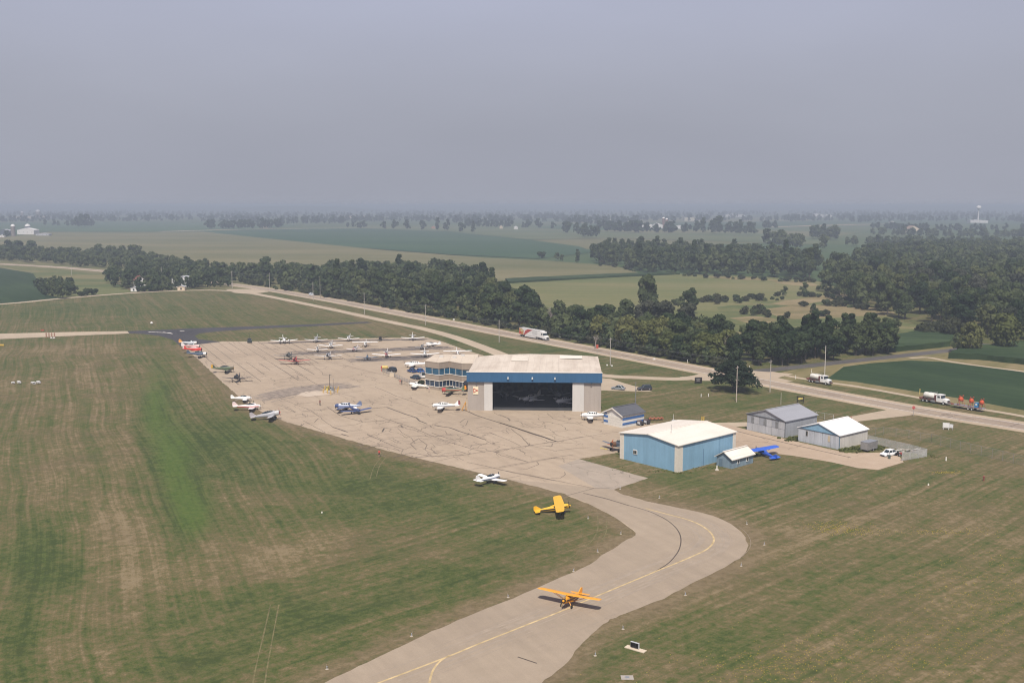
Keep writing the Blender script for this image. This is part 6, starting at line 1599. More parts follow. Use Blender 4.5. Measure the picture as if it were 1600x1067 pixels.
for i, (u, v, c_, lab) in enumerate(((1274.5, 655.5, (.6, .48, .12), 'yellow bollard behind the corner of the grey galvanised hangar'), (1329.5, 658.5, (.3, .12, .08), 'rusty post at the entrance road behind the white hangar roof'))):
    t = thing('bollard', lab, 'bollard', P(u, v)); MB().lathe((0, 0, 0), (0, 0, 1), [(0, .13), (1.5, .13), (1.6, .06)], 8).build('post', paint(c_), t)
for i, (u, v, s_) in enumerate(((1022, 562, 1), (948.5, 571, .6), (956, 572, .6), (874, 526.5, 1.2), (709, 500, 1), (770, 498.5, 1.4))):
    t = thing('marker_stone', ('white marker by the highway right of the hangar roof', 'left white meter box at the foot of a pole', 'right white meter box at the foot of a pole', 'pale box under the trees ahead of the lorry', 'pale block at the forest foot above the far plane rows', 'pale culvert end at the wood edge left of the lorry')[i], 'marker', P(u, v))
    MB().box((0, 0, .3 * s_), (.9 * s_, .6, .6 * s_), .3, (.85, .85)).build('block', paint((.62, .6, .57), .8), t)
    MB().box((0, 0, .63 * s_), (.6 * s_, .4, .06), .3).build('lid', paint((.5, .48, .45), .8), t)

# ------------------------------------------------------------------ people
def person_mesh():
    J = {'pel': (0, 0, .96, .13), 'wst': (0, 0, 1.12, .125), 'chs': (0, 0, 1.32, .15), 'nck': (0, .0, 1.5, .06), 'hdl': (0, .02, 1.58, .075), 'hed': (0, .03, 1.67, .1), 'hdt': (0, .02, 1.74, .075)}
    E_ = [('pel', 'wst'), ('wst', 'chs'), ('chs', 'nck'), ('nck', 'hdl'), ('hdl', 'hed'), ('hed', 'hdt')]
    for s, k in ((1, 'l'), (-1, 'r')):
        J.update({'hp' + k: (.1 * s, 0, .9, .1), 'kn' + k: (.11 * s, .02, .5, .07), 'an' + k: (.12 * s, -.02, .09, .05), 'to' + k: (.13 * s, .15, .04, .04),
                  'sh' + k: (.19 * s, 0, 1.42, .07), 'el' + k: (.25 * s, -.02, 1.14, .05), 'wr' + k: (.26 * s, .08, .9, .035), 'ha' + k: (.26 * s, .12, .82, .035)})
        E_ += [('pel', 'hp' + k), ('hp' + k, 'kn' + k), ('kn' + k, 'an' + k), ('an' + k, 'to' + k), ('chs', 'sh' + k), ('sh' + k, 'el' + k), ('el' + k, 'wr' + k), ('wr' + k, 'ha' + k)]
    names = list(J); me = bpy.data.meshes.new('body')
    me.from_pydata([J[n][:3] for n in names], [(names.index(a), names.index(b)) for a, b in E_], [])
    o = bpy.data.objects.new('tmp', me); COL.objects.link(o)
    md = o.modifiers.new('s', 'SKIN')
    for i, n in enumerate(names): me.skin_vertices[0].data[i].radius = (J[n][3], J[n][3]); me.skin_vertices[0].data[i].use_root = n == 'pel'
    sb = o.modifiers.new('u', 'SUBSURF'); sb.levels = 1
    bpy.context.view_layer.update()
    r = bpy.data.meshes.new_from_object(o.evaluated_get(bpy.context.evaluated_depsgraph_get()))
    bpy.data.objects.remove(o); return r
BODY = person_mesh()
SKIN = paint((.42, .25, .17), .6)
def person(label, u, v, head, top, legs, hair=(.05, .035, .025), shorts=False, long=False):
    t = thing('person', label, 'person', P(u, v), R(head - 90))
    me = BODY.copy(); me.materials.clear()
    for m in (SKIN, paint(top, .8), paint(legs, .8), M_BLACK): me.materials.append(m)
    for p in me.polygons:
        c = p.center; z = c.z; arm = abs(c.x) > .2
        i = 0
        if z < .1: i = 3
        elif z < .95 and not arm: i = 2 if (not shorts or z > .52) else 0
        elif z < 1.47: i = 1 if (not arm or z > (1.2 if not long else .92)) else 0
        p.material_index = i; p.use_smooth = True
    o = bpy.data.objects.new('body', me); COL.objects.link(o); o.parent = t
    MB().rings([ell(0, 0, .11, .115, 10)] and [[Vector((.112 * math.cos(a) * k, .015 + .118 * math.sin(a) * k, z)) for a in [2 * math.pi * i / 10 for i in range(10)]] for z, k in ((1.66, 1.0), (1.72, 1.0), (1.77, .8), (1.805, .3))]).build('hair', paint(hair, .8), t, True)
    MB().box((0, .145, 1.655), (.03, .05, .045)).build('nose', SKIN, t)
    return t
person('person in a red shirt and dark shorts walking along the near apron edge', 592.5, 713.5, -80, (.5, .05, .04), (.03, .03, .035), shorts=True)
person('person in dark red standing on the apron between fuel island and blue planes', 500, 633.5, -60, (.16, .05, .05), (.06, .05, .05))
person('person in a dark red top standing by the low grey fence end', 625.2, 600.5, -100, (.33, .06, .05), (.3, .24, .2), shorts=True)
person('person in black beside the one in dark red near the grey fence', 627.8, 601.3, 120, (.03, .03, .03), (.03, .03, .035))
person('person in dark green standing at the wing of the red striped plane, left of two', 390.7, 635.5, -90, (.06, .075, .05), (.05, .05, .055))
person('person in grey green standing at the wing of the red striped plane, right of two', 396.3, 634.8, -60, (.12, .14, .08), (.1, .1, .1))
person('person in an orange yellow top behind the camouflage warbird', 706.8, 611, -90, (.6, .33, .04), (.5, .3, .1))
person('person in white beside the one in orange behind the camouflage warbird', 701.2, 611.8, -70, (.6, .55, .5), (.4, .3, .2), hair=(.15, .1, .06))
person('person in white by the office wall beside the orange fin', 722, 611.8, -120, (.64, .6, .56), (.2, .2, .25))
person('person in pale pink standing left of the red nosed warbird', 670.5, 612.5, -90, (.5, .36, .32), (.45, .36, .3))
person('person in red behind the tail of the camouflage warbird', 719.8, 610.5, 60, (.5, .08, .05), (.3, .25, .2))

# ------------------------------------------------------------------ trees
def leaf_mat(name, dark, mid, light, sat=1.0):
    k = NT(name)
    k.b.inputs['Roughness'].default_value = 0.7
    oi = k.t.nodes.new('ShaderNodeObjectInfo')
    tc = k.t.nodes.new('ShaderNodeTexCoord')
    n = k.noise(0.35, 4, .6)
    f = k.math('ADD', k.math('MULTIPLY', oi.outputs['Random'], .75), k.math('MULTIPLY', n, .4))
    col = k.ramp(f, [(0.18, dark), (0.5, mid), (0.86, light)])
    fine = k.noise(2.2, 2, .7)
    col = k.mix(.5, col, k.ramp(fine, [(.3, .6), (.7, 1.0)]), 'MULTIPLY')
    k.l(col, k.b.inputs['Base Color'])
    tr = k.t.nodes.new('ShaderNodeBsdfTranslucent'); k.l(col, tr.inputs['Color'])
    mx = k.t.nodes.new('ShaderNodeMixShader'); mx.inputs[0].default_value = .42
    k.l(k.b.outputs[0], mx.inputs[1]); k.l(tr.outputs[0], mx.inputs[2])
    k.l(mx.outputs[0], k.t.nodes['Material Output'].inputs['Surface'])
    return k.m
L_DARK = leaf_mat('leaves_dark', (0.029, 0.051, 0.021), (0.051, 0.078, 0.031), (0.088, 0.113, 0.045))
L_MID = leaf_mat('leaves_mid', (0.054, 0.078, 0.029), (0.086, 0.113, 0.042), (0.135, 0.151, 0.059))
L_LIGHT = leaf_mat('leaves_light', (.11, .13, .04), (.14, .155, .05), (.17, .175, .064))
L_GREY = leaf_mat('leaves_greygreen', (.05, .06, .038), (.066, .075, .048), (.085, .09, .06))
L_SPRUCE = leaf_mat('needles', (0.021, 0.036, 0.021), (0.032, 0.050, 0.027), (0.050, 0.068, 0.036))
L_SHRUB = leaf_mat('leaves_shrub', (.04, .05, .022), (.055, .063, .03), (.075, .08, .04))
M_BARK = mat('bark', (.085, .07, .055), .9, 0, .3, 2)
M_DEAD = mat('dead_wood', (.25, .215, .19), .9, 0, .3, 2)

def crown_arrays(seed, Rr, H, zb, lobes, per, leaf, shape='round'):
    """many small bent leaf clumps spread over the shells of overlapping lobes"""
    r = np.random.RandomState(seed)
    cs = []
    for i in range(lobes):
        a = r.uniform(0, 2 * np.pi); q = (i + .5) / lobes
        if shape == 'round':
            z = zb + (H - zb) * (.18 + .66 * q); rad = Rr * .62 * math.sin(math.pi * (.14 + .76 * q)) ** .7 * r.uniform(.35, 1.1)
            lr = Rr * r.uniform(.36, .56) * (1.05 - .3 * q)
        elif shape == 'tall':
            z = zb + (H - zb) * (.1 + .8 * q); rad = Rr * .5 * math.sin(math.pi * (.18 + .74 * q)) * r.uniform(.2, 1.1); lr = Rr * r.uniform(.4, .62) * (1.1 - .4 * q)
        elif shape == 'spruce':
            z = zb + (H - zb) * q * .95; rad = Rr * .5 * (1 - q) * r.uniform(.4, 1); lr = Rr * .52 * (1.05 - q) + .25
        elif shape == 'spread':
            z = zb + (H - zb) * (.08 + .8 * q); rad = Rr * (.95 - .75 * q) * r.uniform(.3, 1.0); lr = Rr * r.uniform(.12, .22)
        else:
            z = zb + (H - zb) * r.uniform(.3, .75); rad = Rr * .6 * r.uniform(.1, 1); lr = Rr * r.uniform(.4, .6)
        cs.append((rad * math.cos(a), rad * math.sin(a), z, lr))
    cs = np.array(cs)
    n = lobes * per
    idx = np.repeat(np.arange(lobes), per)
    d = r.normal(size=(n, 3)); d[:, 2] = d[:, 2] * .8 + .28; d /= np.linalg.norm(d, axis=1, keepdims=True)
    rr = cs[idx, 3] * r.uniform(.72, 1.1, n)
    flat = np.array([1, 1, .72 if shape != 'spread' else .4])
    p = cs[idx, :3] + d * rr[:, None] * flat
    # leave out what lies deep inside another lobe
    keep = np.ones(n, bool)
    for j in range(lobes):
        dd = np.linalg.norm((p - cs[j, :3]) / flat, axis=1)
        keep &= ~((dd < cs[j, 3] * .62) & (idx != j))
    p, d = p[keep], d[keep]; n = len(p)
    nn = d + r.normal(size=(n, 3)) * .42; nn /= np.linalg.norm(nn, axis=1, keepdims=True)
    up = r.normal(size=(n, 3)); u = np.cross(nn, up); u /= np.linalg.norm(u, axis=1, keepdims=True); w = np.cross(nn, u)
    s = leaf * r.uniform(.6, 1.35, n)[:, None]
    v = np.stack([p - u * s - w * s * .7, p + u * s * .8 - w * s * .6 - nn * s * .3, p + u * s + w * s * .7, p - u * s * .7 + w * s * .8 - nn * s * .25], 1)
    return v.reshape(-1, 3)
def quads_mesh(name, v, m):
    me = bpy.data.meshes.new(name); k = len(v)
    me.vertices.add(k); me.vertices.foreach_set('co', np.ascontiguousarray(v, dtype=np.float32).ravel())
    me.loops.add(k); me.loops.foreach_set('vertex_index', np.arange(k, dtype=np.int32))
    me.polygons.add(k // 4); me.polygons.foreach_set('loop_start', np.arange(0, k, 4, dtype=np.int32))
    me.update(calc_edges=True); me.materials.append(m); return me
def trunk_mesh(seed, h, r0, Rr, limbs=5):
    rn = random.Random(seed); mb = MB(); top = Vector((rn.uniform(-.4, .4), rn.uniform(-.4, .4), h * .62))
    mb.tube((0, 0, -.1), (top.x * .5, top.y * .5, h * .33), r0, r0 * .75, 7).tube((top.x * .5, top.y * .5, h * .33), top, r0 * .75, r0 * .35, 7)
    for i in range(limbs):
        a = rn.uniform(0, 6.28); z = h * rn.uniform(.25, .55); e = Vector((math.cos(a) * Rr * .55, math.sin(a) * Rr * .55, z + h * rn.uniform(.15, .3)))
        mb.tube((top.x * z / h, top.y * z / h, z), e, r0 * .4, r0 * .12, 5)
    o = mb.build('trunk', M_BARK); me = o.data; bpy.data.objects.remove(o); return me
KINDS = {}
for nm, m, Rr, H, zb, lob, per, leaf, shape, nv in (('dark', L_DARK, 4.9, 13.5, 1.6, 15, 120, .4, 'round', 4), ('mid', L_MID, 5.0, 12.5, 1.4, 15, 120, .4, 'round', 4), ('light', L_LIGHT, 5.6, 10.5, .8, 17, 130, .38, 'round', 2), ('tall', L_DARK, 3.6, 16, 1.8, 14, 120, .38, 'tall', 2),
                                         ('grey', L_GREY, 5.0, 13, 1.5, 15, 110, .4, 'round', 1), ('spruce', L_SPRUCE, 3.6, 12.5, .5, 16, 80, .36, 'spruce', 2), ('shrub', L_SHRUB, 2.6, 3.6, 0, 9, 80, .3, 'blob', 2), ('bush', L_DARK, 2.4, 3.8, 0, 9, 80, .3, 'blob', 1)):
    KINDS[nm] = [(quads_mesh('crown', crown_arrays(hash_ + 11, Rr, H, zb, lob, per, leaf, shape), m), trunk_mesh(hash_, H, .14 + H * .016, Rr, 5 if H > 6 else 3)) for hash_ in [len(KINDS) * 20 + i for i in range(nv)]]
BASEH = dict(dark=13.5, mid=12.5, light=10.5, tall=16, grey=13, spruce=12.5, shrub=3.6, bush=3.8)

SPECS = []       # (distance score, kind, x, y, scale, label, group)
def inside(p, poly):
    c = False; n = len(poly)
    for i in range(n):
        a, b = poly[i], poly[i - 1]
        if (a.y > p.y) != (b.y > p.y) and p.x < (b.x - a.x) * (p.y - a.y) / (b.y - a.y) + a.x: c = not c
    return c
LB = 'leafy green tree in the dense belt along the far side of the highway'; LF = 'tree of the big forest filling the right hand distance'
def put(kind, x, y, s, label, group):
    if group and not label.startswith('misty'):
        adj = dict(dark='dark green', mid='mid green', light='light green', tall='tall narrow', grey='grey green', spruce='dark conical').get(kind, '')
        u = 800 + FOC * x / (y * CP + CAM_H * SP)
        if label == LB:
            label = adj + ' belt tree across the highway ' + ('behind the white car' if u < 560 else 'left of the lorry' if u < 790 else 'just behind the lorry' if u < 880 else 'above the hangar roof' if u < 960 else 'behind the dark roadside sign' if u < 1100 else 'behind the spreading tree')
        elif label == LF: label = adj + ' tree of the big forest, ' + ('at its left edge by the marsh' if u < 1400 else 'midway along the forest' if u < 1500 else 'near the maize corner')
        elif adj and label.split()[0] in ('tree', 'dark'): label = adj + ' ' + label.replace('dark ', '', 1) if label.startswith('dark ') else adj + ' ' + label
        if adj == '' and kind in ('shrub', 'bush') and label.startswith('low rounded'): label = label.replace('rounded shrub', 'olive shrub' if kind == 'shrub' else 'dark green shrub')
    SPECS.append((BASEH[kind] * s / math.hypot(x, y), kind, x, y, s, label, group))
def fill(px, spacing, mix, smin, smax, label, group, seed, edge=None):
    rn = random.Random(seed); poly = [P(u, v) for u, v in px]
    x0, x1 = min(p.x for p in poly), max(p.x for p in poly); y0, y1 = min(p.y for p in poly), max(p.y for p in poly)
    y = y0; k = 0
    while y < y1:
        x = x0 + (k % 2) * spacing / 2
        while x < x1:
            q = Vector((x + rn.uniform(-.38, .38) * spacing, y + rn.uniform(-.38, .38) * spacing, 0))
            if inside(q, poly): put(rn.choice(mix), q.x, q.y, rn.uniform(smin, smax), label, group)
            x += spacing
        y += spacing * .87; k += 1
def line(pxs, n, mix, smin, smax, label, group, seed, jit=3.0):
    rn = random.Random(seed); pts = [P(u, v) for u, v in pxs]
    for i in range(n):
        t = (i + rn.uniform(.1, .9)) / n * (len(pts) - 1); j = min(int(t), len(pts) - 2); q = pts[j].lerp(pts[j + 1], t - j)
        put(rn.choice(mix), q.x + rn.gauss(0, jit), q.y + rn.gauss(0, jit), rn.uniform(smin, smax), label, group)

GB = 'trees of the belt along the far side of the highway'; LB = 'leafy green tree in the dense belt along the far side of the highway'
fill([(372, 439), (400, 442.5), (500, 460), (600, 477), (700, 494), (800, 511.5), (845, 519), (850, 500), (800, 481), (770, 455), (700, 436), (600, 432), (500, 437), (430, 432), (372, 430)], 12.5, ['dark'] * 4 + ['mid'] * 5 + ['tall'], .95, 1.42, LB, GB, 1)
fill([(845, 519), (940, 538), (1040, 557), (1110, 569), (1160, 575), (1182, 569), (1185, 545), (1100, 525), (1000, 514), (920, 506), (850, 500)], 11, ['mid'] * 5 + ['light'] * 2 + ['dark'] * 3, .75, 1.1, LB, GB, 2)
for u, v, s_ in ((884, 523, 1.05), (897, 526, .85), (940, 536.5, 1.15), (962, 541, 1.0), (985, 545.5, 1.3), (1012, 550.5, 1.2), (1036, 551, 1.35), (1052, 557, 1.0), (1105, 567, 1.15), (1128, 566, 1.2), (1145, 570, .9)):
    put('light', P(u, v).x, P(u, v).y, s_, 'rounded light green tree at the front edge of the highway belt', 'light green trees fronting the highway belt')
line([(372, 441), (500, 462.3), (640, 486.5), (800, 514)], 60, ['shrub', 'bush', 'shrub'], .6, 1.2, 'low shrub at the foot of the highway belt, left of the lorry', 'shrubs at the foot of the highway belt', 33, 1.5)
line([(800, 514), (850, 523), (940, 540.5), (1060, 563), (1150, 576)], 46, ['shrub', 'bush', 'shrub'], .6, 1.2, 'low shrub at the foot of the highway belt, right of the lorry', 'shrubs at the foot of the highway belt', 34, 1.5)
line([(375, 440), (500, 460.3), (640, 484), (800, 511.8)], 46, ['dark', 'mid', 'mid', 'grey'], .5, .85, LB, GB, 31, 2)
line([(850, 520), (940, 538), (1060, 561), (1150, 574)], 26, ['mid', 'dark', 'dark', 'light'], .5, .8, LB, GB, 32, 2)
fill([(1182, 576), (1240, 570.5), (1310, 562.5), (1388, 553.5), (1386, 543), (1300, 544), (1185, 549)], 7.2, ['dark'] * 4 + ['tall'] * 3 + ['mid'], .78, 1.08, 'dark tree of the thick grove between the grey side road and the marsh', 'trees of the grove by the side road', 4)
fill([(168, 448), (240, 452), (300, 452), (362, 447), (366, 438), (300, 428), (240, 427), (172, 430)], 12, ['dark', 'dark', 'mid', 'spruce', 'spruce'], .75, 1.05, 'dark garden tree of the farmstead at the highway bend', 'garden trees of the farmstead', 5)
line([(170, 449), (205, 452), (262, 453), (330, 450), (360, 448)], 14, ['spruce', 'dark', 'spruce', 'mid'], .6, .95, 'dark garden tree of the farmstead at the highway bend', 'garden trees of the farmstead', 55, 2)
line([(215, 456), (240, 455.3), (262, 454)], 10, ['bush'], .9, 1.3, 'clipped dark bush of the roadside hedge below the farmhouse', 'hedge bushes below the farmhouse', 6, 1)
fill([(58, 457), (75, 466), (105, 467), (118, 463), (112, 452), (85, 448), (60, 450)], 9, ['mid', 'dark'], .62, .82, 'tree of the dark clump at the corner of the left bean field', 'clump at the bean field corner', 7)
for i, (u, v) in enumerate(((128, 463), (137, 461.5), (147, 461))): put('bush', P(u, v).x, P(u, v).y, (1.1, 1.3, 1.2)[i], ('left of three small yard trees beside the farmstead', 'middle of three small yard trees beside the farmstead', 'right of three small yard trees beside the farmstead')[i], 'small yard trees')
fill([(-160, 408), (0, 409), (60, 412), (110, 417), (165, 421), (250, 428), (365, 436), (365, 428), (260, 415), (200, 404), (100, 401), (0, 395), (-160, 395)], 14, ['dark', 'mid', 'mid', 'grey'], .8, 1.15, 'tree of the wood behind the highway on the left', 'trees of the left highway wood', 8)
line([(10, 396), (50, 398)], 6, ['dark'], 1.25, 1.5, 'tree of the wood behind the highway on the left', 'trees of the left highway wood', 81)
line([(150, 402), (225, 406)], 9, ['grey', 'mid', 'grey'], 1.15, 1.4, 'tree of the wood behind the highway on the left', 'trees of the left highway wood', 82)
GW = 'trees of the wood in mid distance'; LW = 'tree of the long wood standing behind the pale meadow'
fill([(928, 411), (1000, 424), (1060, 429), (1100, 431), (1200, 434), (1275, 437), (1278, 418), (1200, 408), (1100, 402), (1000, 398), (930, 398)], 15.5, ['dark', 'mid', 'mid', 'tall'], 1.2, 1.65, LW, GW, 9)
for u, v, k, s, lab in ((902, 411, 'tall', 1.0, 'narrow upright tree left of the long wood'), (870, 407, 'mid', .8, 'rounded small tree in front of the teal field'), (877, 408, 'mid', .65, 'smaller neighbour of the rounded tree before the teal field'), (846, 403, 'bush', 2.0, 'dark shrub at the near edge of the teal field'),
                        (1012, 491, 'dark', 1.5, 'tall lone tree standing out above the highway belt'), (1021, 489, 'dark', .95, 'lower companion at the foot of the tall lone tree'), (1079, 490, 'dark', 1.15, 'lone dark tree in the meadow right of the tall lone tree'), (1067, 487, 'mid', .85, 'small round tree left of the lone dark meadow tree'), (1056, 477, 'bush', 1.1, 'tiny dark bush left of the meadow trees'),
                        (1225, 462, 'mid', .6, 'small tree in the marsh, left of the two near the forest edge'), (1256, 459, 'mid', .72, 'small tree in the marsh, right of the two near the forest edge'), (1400, 519, 'mid', .62, 'small round tree between the grove and the maize'), (1273, 494, 'dark', .6, 'dark bush tree with a long low thicket beside it')):
    put(k, P(u, v).x, P(u, v).y, s, lab, None)
for i, (u, v, s) in enumerate(((1130, 470, 1.2), (1150, 468, 1.3), (1175, 467, 1.5), (1187, 467, 1.2), (1155, 474, 1.2), (1163, 491, 1.5), (1185, 489, 2.0), (1178, 493, 1.3), (1200, 496, 1.2), (1290, 494, 1.5), (1284, 494.5, 1.3), (1350, 483, 1.4), (1310, 475, 1.6), (1325, 473, 1.7), (1340, 474, 1.5), (1230, 497, 1.2), (1306, 459, 1.3), (1215, 463, 1.2), (1255, 479, 1.3), (1290, 477, 1.3), (1105, 469, 1.2), (1120, 475, 1.2), (1255, 436, 1.6), (1210, 430, 1.4), (960, 417, 1.7), (1000, 422, 1.6), (940, 412, 1.6))):
    put('bush' if i % 3 == 1 else 'shrub', P(u, v).x, P(u, v).y, s * .8, 'low rounded shrub scattered over the rough marsh meadow', 'marsh shrubs')
for px, n_, sd in (([(1085, 471), (1140, 471), (1232, 469)], 20, 93), ([(1296, 478), (1335, 480), (1375, 486)], 14, 94), ([(1238, 463.5), (1275, 464), (1305, 467)], 11, 95), ([(1200, 490), (1180, 492)], 4, 96), ([(935, 414), (1000, 424.5), (1100, 434), (1190, 437)], 30, 97), ([(1195, 438), (1275, 441)], 14, 98), ([(1290, 452), (1300, 462)], 6, 99)):
    line(px, n_, ['shrub', 'shrub', 'bush'], .5, 1.15, 'low rounded shrub scattered over the rough marsh meadow', 'marsh shrubs', sd, 4)
line([(985, 520), (1080, 520)], 12, ['shrub', 'grey', 'shrub'], .6, 1.5, 'low rounded shrub scattered over the rough marsh meadow', 'marsh shrubs', 91, 5)
line([(1465, 525), (1440, 522), (1500, 519)], 12, ['shrub'], 1.2, 2.0, 'grey green thicket bush at the back edge of the maize', 'thicket bushes behind the maize', 92, 3)
GF = 'trees of the big forest'; LF = 'tree of the big forest filling the right hand distance'
fill([(1290, 455), (1345, 484), (1385, 492), (1400, 503), (1425, 513), (1440, 505), (1500, 519), (1540, 527), (1600, 538), (1760, 556), (1800, 400), (1600, 394), (1450, 396), (1385, 396), (1340, 412), (1300, 424)], 16.5, ['dark'] * 4 + ['mid'] * 5 + ['grey'], 1.1, 1.7, LF, GF, 10)
put('light', P(1515, 552).x, P(1515, 552).y, 1.15, 'rounded light willow left of two at the corner of the maize', 'pale willows at the maize corner')
put('light', P(1500, 550).x, P(1500, 550).y, .9, 'rounded light willow left of two at the corner of the maize', 'pale willows at the maize corner')
put('light', P(1565, 548).x, P(1565, 548).y, 1.4, 'larger rounded light willow, right of two at the maize corner', 'pale willows at the maize corner')
for a, b, n, lab, mixk, smn, smx in (([(75, 353), (130, 354), (150, 354)], [1], 12, 'hazy tree of the hedge line above the left fields', ['dark'], .7, 1.2), ([(118, 355), (140, 355)], [1], 5, 'hazy tree of the hedge line above the left fields', ['dark'], 1.5, 2.0),
                             ([(322, 357.5), (380, 358.5), (438, 357)], [1], 26, 'tree of the dark grove at the corner of the bean field', ['dark', 'mid'], 1.0, 1.4), ([(0, 371), (-40, 371), (14, 370.5)], [1], 6, 'dark tree beside the left dairy barn', ['dark'], .8, 1.2),
                             ([(540, 356), (580, 357)], [1], 5, 'round tree on the lane behind the teal field', ['mid', 'dark'], .8, 1.1), ([(595, 358), (640, 360), (675, 360.5), (705, 361), (748, 365)], [1], 9, 'upright tree of the gappy row behind the teal field', ['tall', 'dark'], 1.0, 1.4),
                             ([(725, 355), (770, 356), (860, 358)], [1], 22, 'tree of the hedge behind the pale pasture', ['dark', 'mid'], .8, 1.4), ([(885, 361), (905, 371), (935, 372)], [1], 9, 'tree of the hedge behind the pale pasture', ['dark'], 1.0, 1.5),
                             ([(935, 361), (990, 364), (1075, 364.5)], [1], 34, 'dark tree round the silo farm', ['dark', 'mid'], 1.0, 1.45), ([(1100, 365), (1135, 366), (1185, 368)], [1], 14, 'tree of the clump right of the silo farm', ['dark', 'tall'], 1.0, 1.7),
                             ([(1190, 358), (1210, 358.5)], [1], 4, 'tree of the clump right of the silo farm', ['dark'], 1.0, 1.6), ([(1270, 372.5), (1315, 375)], [1], 12, 'tree of the hedge before the misty fields', ['dark', 'mid'], 1.0, 1.5), ([(1200, 384), (1230, 387), (1268, 392)], [1], 10, 'tree of the hedge before the misty fields', ['dark', 'mid'], 1.1, 1.5),
                             ([(1345, 384), (1400, 384), (1460, 384), (1600, 386)], [1], 60, LF, ['dark', 'mid'], 1.0, 1.4), ([(1380, 368), (1470, 371), (1600, 372), (1750, 374)], [1], 60, LF, ['dark', 'mid'], 1.1, 1.6), ([(1375, 358), (1410, 360), (1440, 362), (1530, 361), (1700, 362)], [1], 60, LF, ['dark'], 1.1, 1.6),
                             ([(400, 352), (480, 350.5), (560, 350)], [1], 26, 'hazy tree of the far hedge rows', ['dark'], .8, 1.5), ([(700, 349), (800, 349)], [1], 20, 'hazy tree of the far hedge rows', ['dark'], 1, 1.6), ([(880, 352), (1000, 350)], [1], 24, 'hazy tree of the far hedge rows', ['dark'], 1, 1.6)):
    kk_ = 1.0 if lab == LF or 'dairy' in lab else 1.5
    line(a, n, mixk, smn * kk_, smx * kk_, lab, lab.replace('tree', 'trees', 1), 100 + n, 9)
rn = random.Random(77)
for i in range(1150):        # woods dissolving into the mist
    v = 327 + 21 * rn.random() ** 1.5; u = rn.uniform(-150, 1750)
    c = P(u, v)
    k = rn.choice([1, 2, 4, 6])
    for j in range(k): put('dark', c.x + rn.gauss(0, 60), c.y + rn.gauss(0, 30), rn.uniform(1.0, 2.0), 'misty tree', 'misty trees')

SPECS.sort(key=lambda s: -s[0])
near, rest, cnt = [], [], [0, 0]
for sp_ in SPECS:
    k_ = int(sp_[1] in ('shrub', 'bush'))
    if cnt[k_] < (280, 230)[k_]: near.append(sp_); cnt[k_] += 1
    else: rest.append(sp_)
rn = random.Random(5)
for _, kind, x, y, s, label, group in near:
    cr, tk = rn.choice(KINDS[kind])
    shrub = kind in ('shrub', 'bush')
    t = thing('shrub' if shrub else 'tree', label, 'shrub' if shrub else 'tree', (x, y, 0), rn.uniform(0, 6.28), group)
    t.scale = (s * rn.uniform(.82, 1.22), s * rn.uniform(.82, 1.22), s * rn.uniform(.85, 1.18))
    for nm, me in (('crown', cr), ('trunk', tk)):
        o = bpy.data.objects.new(nm, me); COL.objects.link(o); o.parent = t
# the remaining trees of the same woods, far off: one mass per leaf colour
LOW = {}
for nm, Rr, H, zb, shape in (('dark', 5.0, 13.5, .8, 'round'), ('mid', 5.0, 12.5, .8, 'round'), ('tall', 3.8, 16, 1, 'tall'), ('shrub', 2.6, 3.6, 0, 'blob'), ('light', 5.6, 10.5, .5, 'round')):
    LOW[nm] = [[crown_arrays(500 + i, Rr, H, zb, 10, 24, .85, shape), crown_arrays(540 + i, Rr, H, zb, 7, 9, 1.5, shape)] for i in range(3)]
alias = dict(dark='dark', mid='mid', tall='tall', grey='mid', spruce='dark', shrub='shrub', bush='shrub', light='light')
pools = {}
for sc_, kind, x, y, s, label, group in rest:
    far = math.hypot(x, y) > 2200
    v = rn.choice(LOW[alias[kind]])[1 if far else 0]
    a = rn.uniform(0, 6.28); ca, sa = math.cos(a), math.sin(a)
    w = np.stack([v[:, 0] * ca - v[:, 1] * sa, v[:, 0] * sa + v[:, 1] * ca, v[:, 2]], 1) * s + np.array([x, y, -.5])
    key = 'misty' if far else ('mid' if kind in ('mid', 'grey', 'light', 'shrub') else 'dark')
    pools.setdefault(key, []).append(w)
for key, m in (('misty', L_DARK), ('mid', leaf_mat('forest_mid', (0.048, 0.076, 0.032), (0.073, 0.103, 0.042), (0.110, 0.135, 0.057))), ('dark', leaf_mat('forest_dark', (0.032, 0.054, 0.025), (0.050, 0.077, 0.033), (0.078, 0.105, 0.046)))):
    if key in pools:
        o = bpy.data.objects.new('distant_woods', quads_mesh('distant_woods', np.concatenate(pools[key]), m)); COL.objects.link(o); o['kind'] = 'stuff'

# the lone spreading tree on the lawn
t = thing('spreading_tree', 'large dark spreading tree alone on the lawn behind the small hangars', 'tree', P(1146, 611))
cv = crown_arrays(901, 9.8, 10.6, 2.2, 120, 62, .3, 'spread')
cv2 = crown_arrays(905, 3.2, 12.2, 5.0, 12, 90, .3, 'tall')
for nm, me in (('crown', quads_mesh('crown', np.concatenate([cv, cv2]), L_SPRUCE)), ('trunk', trunk_mesh(17, 12, .4, 7, 9))):
    o = bpy.data.objects.new(nm, me); COL.objects.link(o); o.parent = t
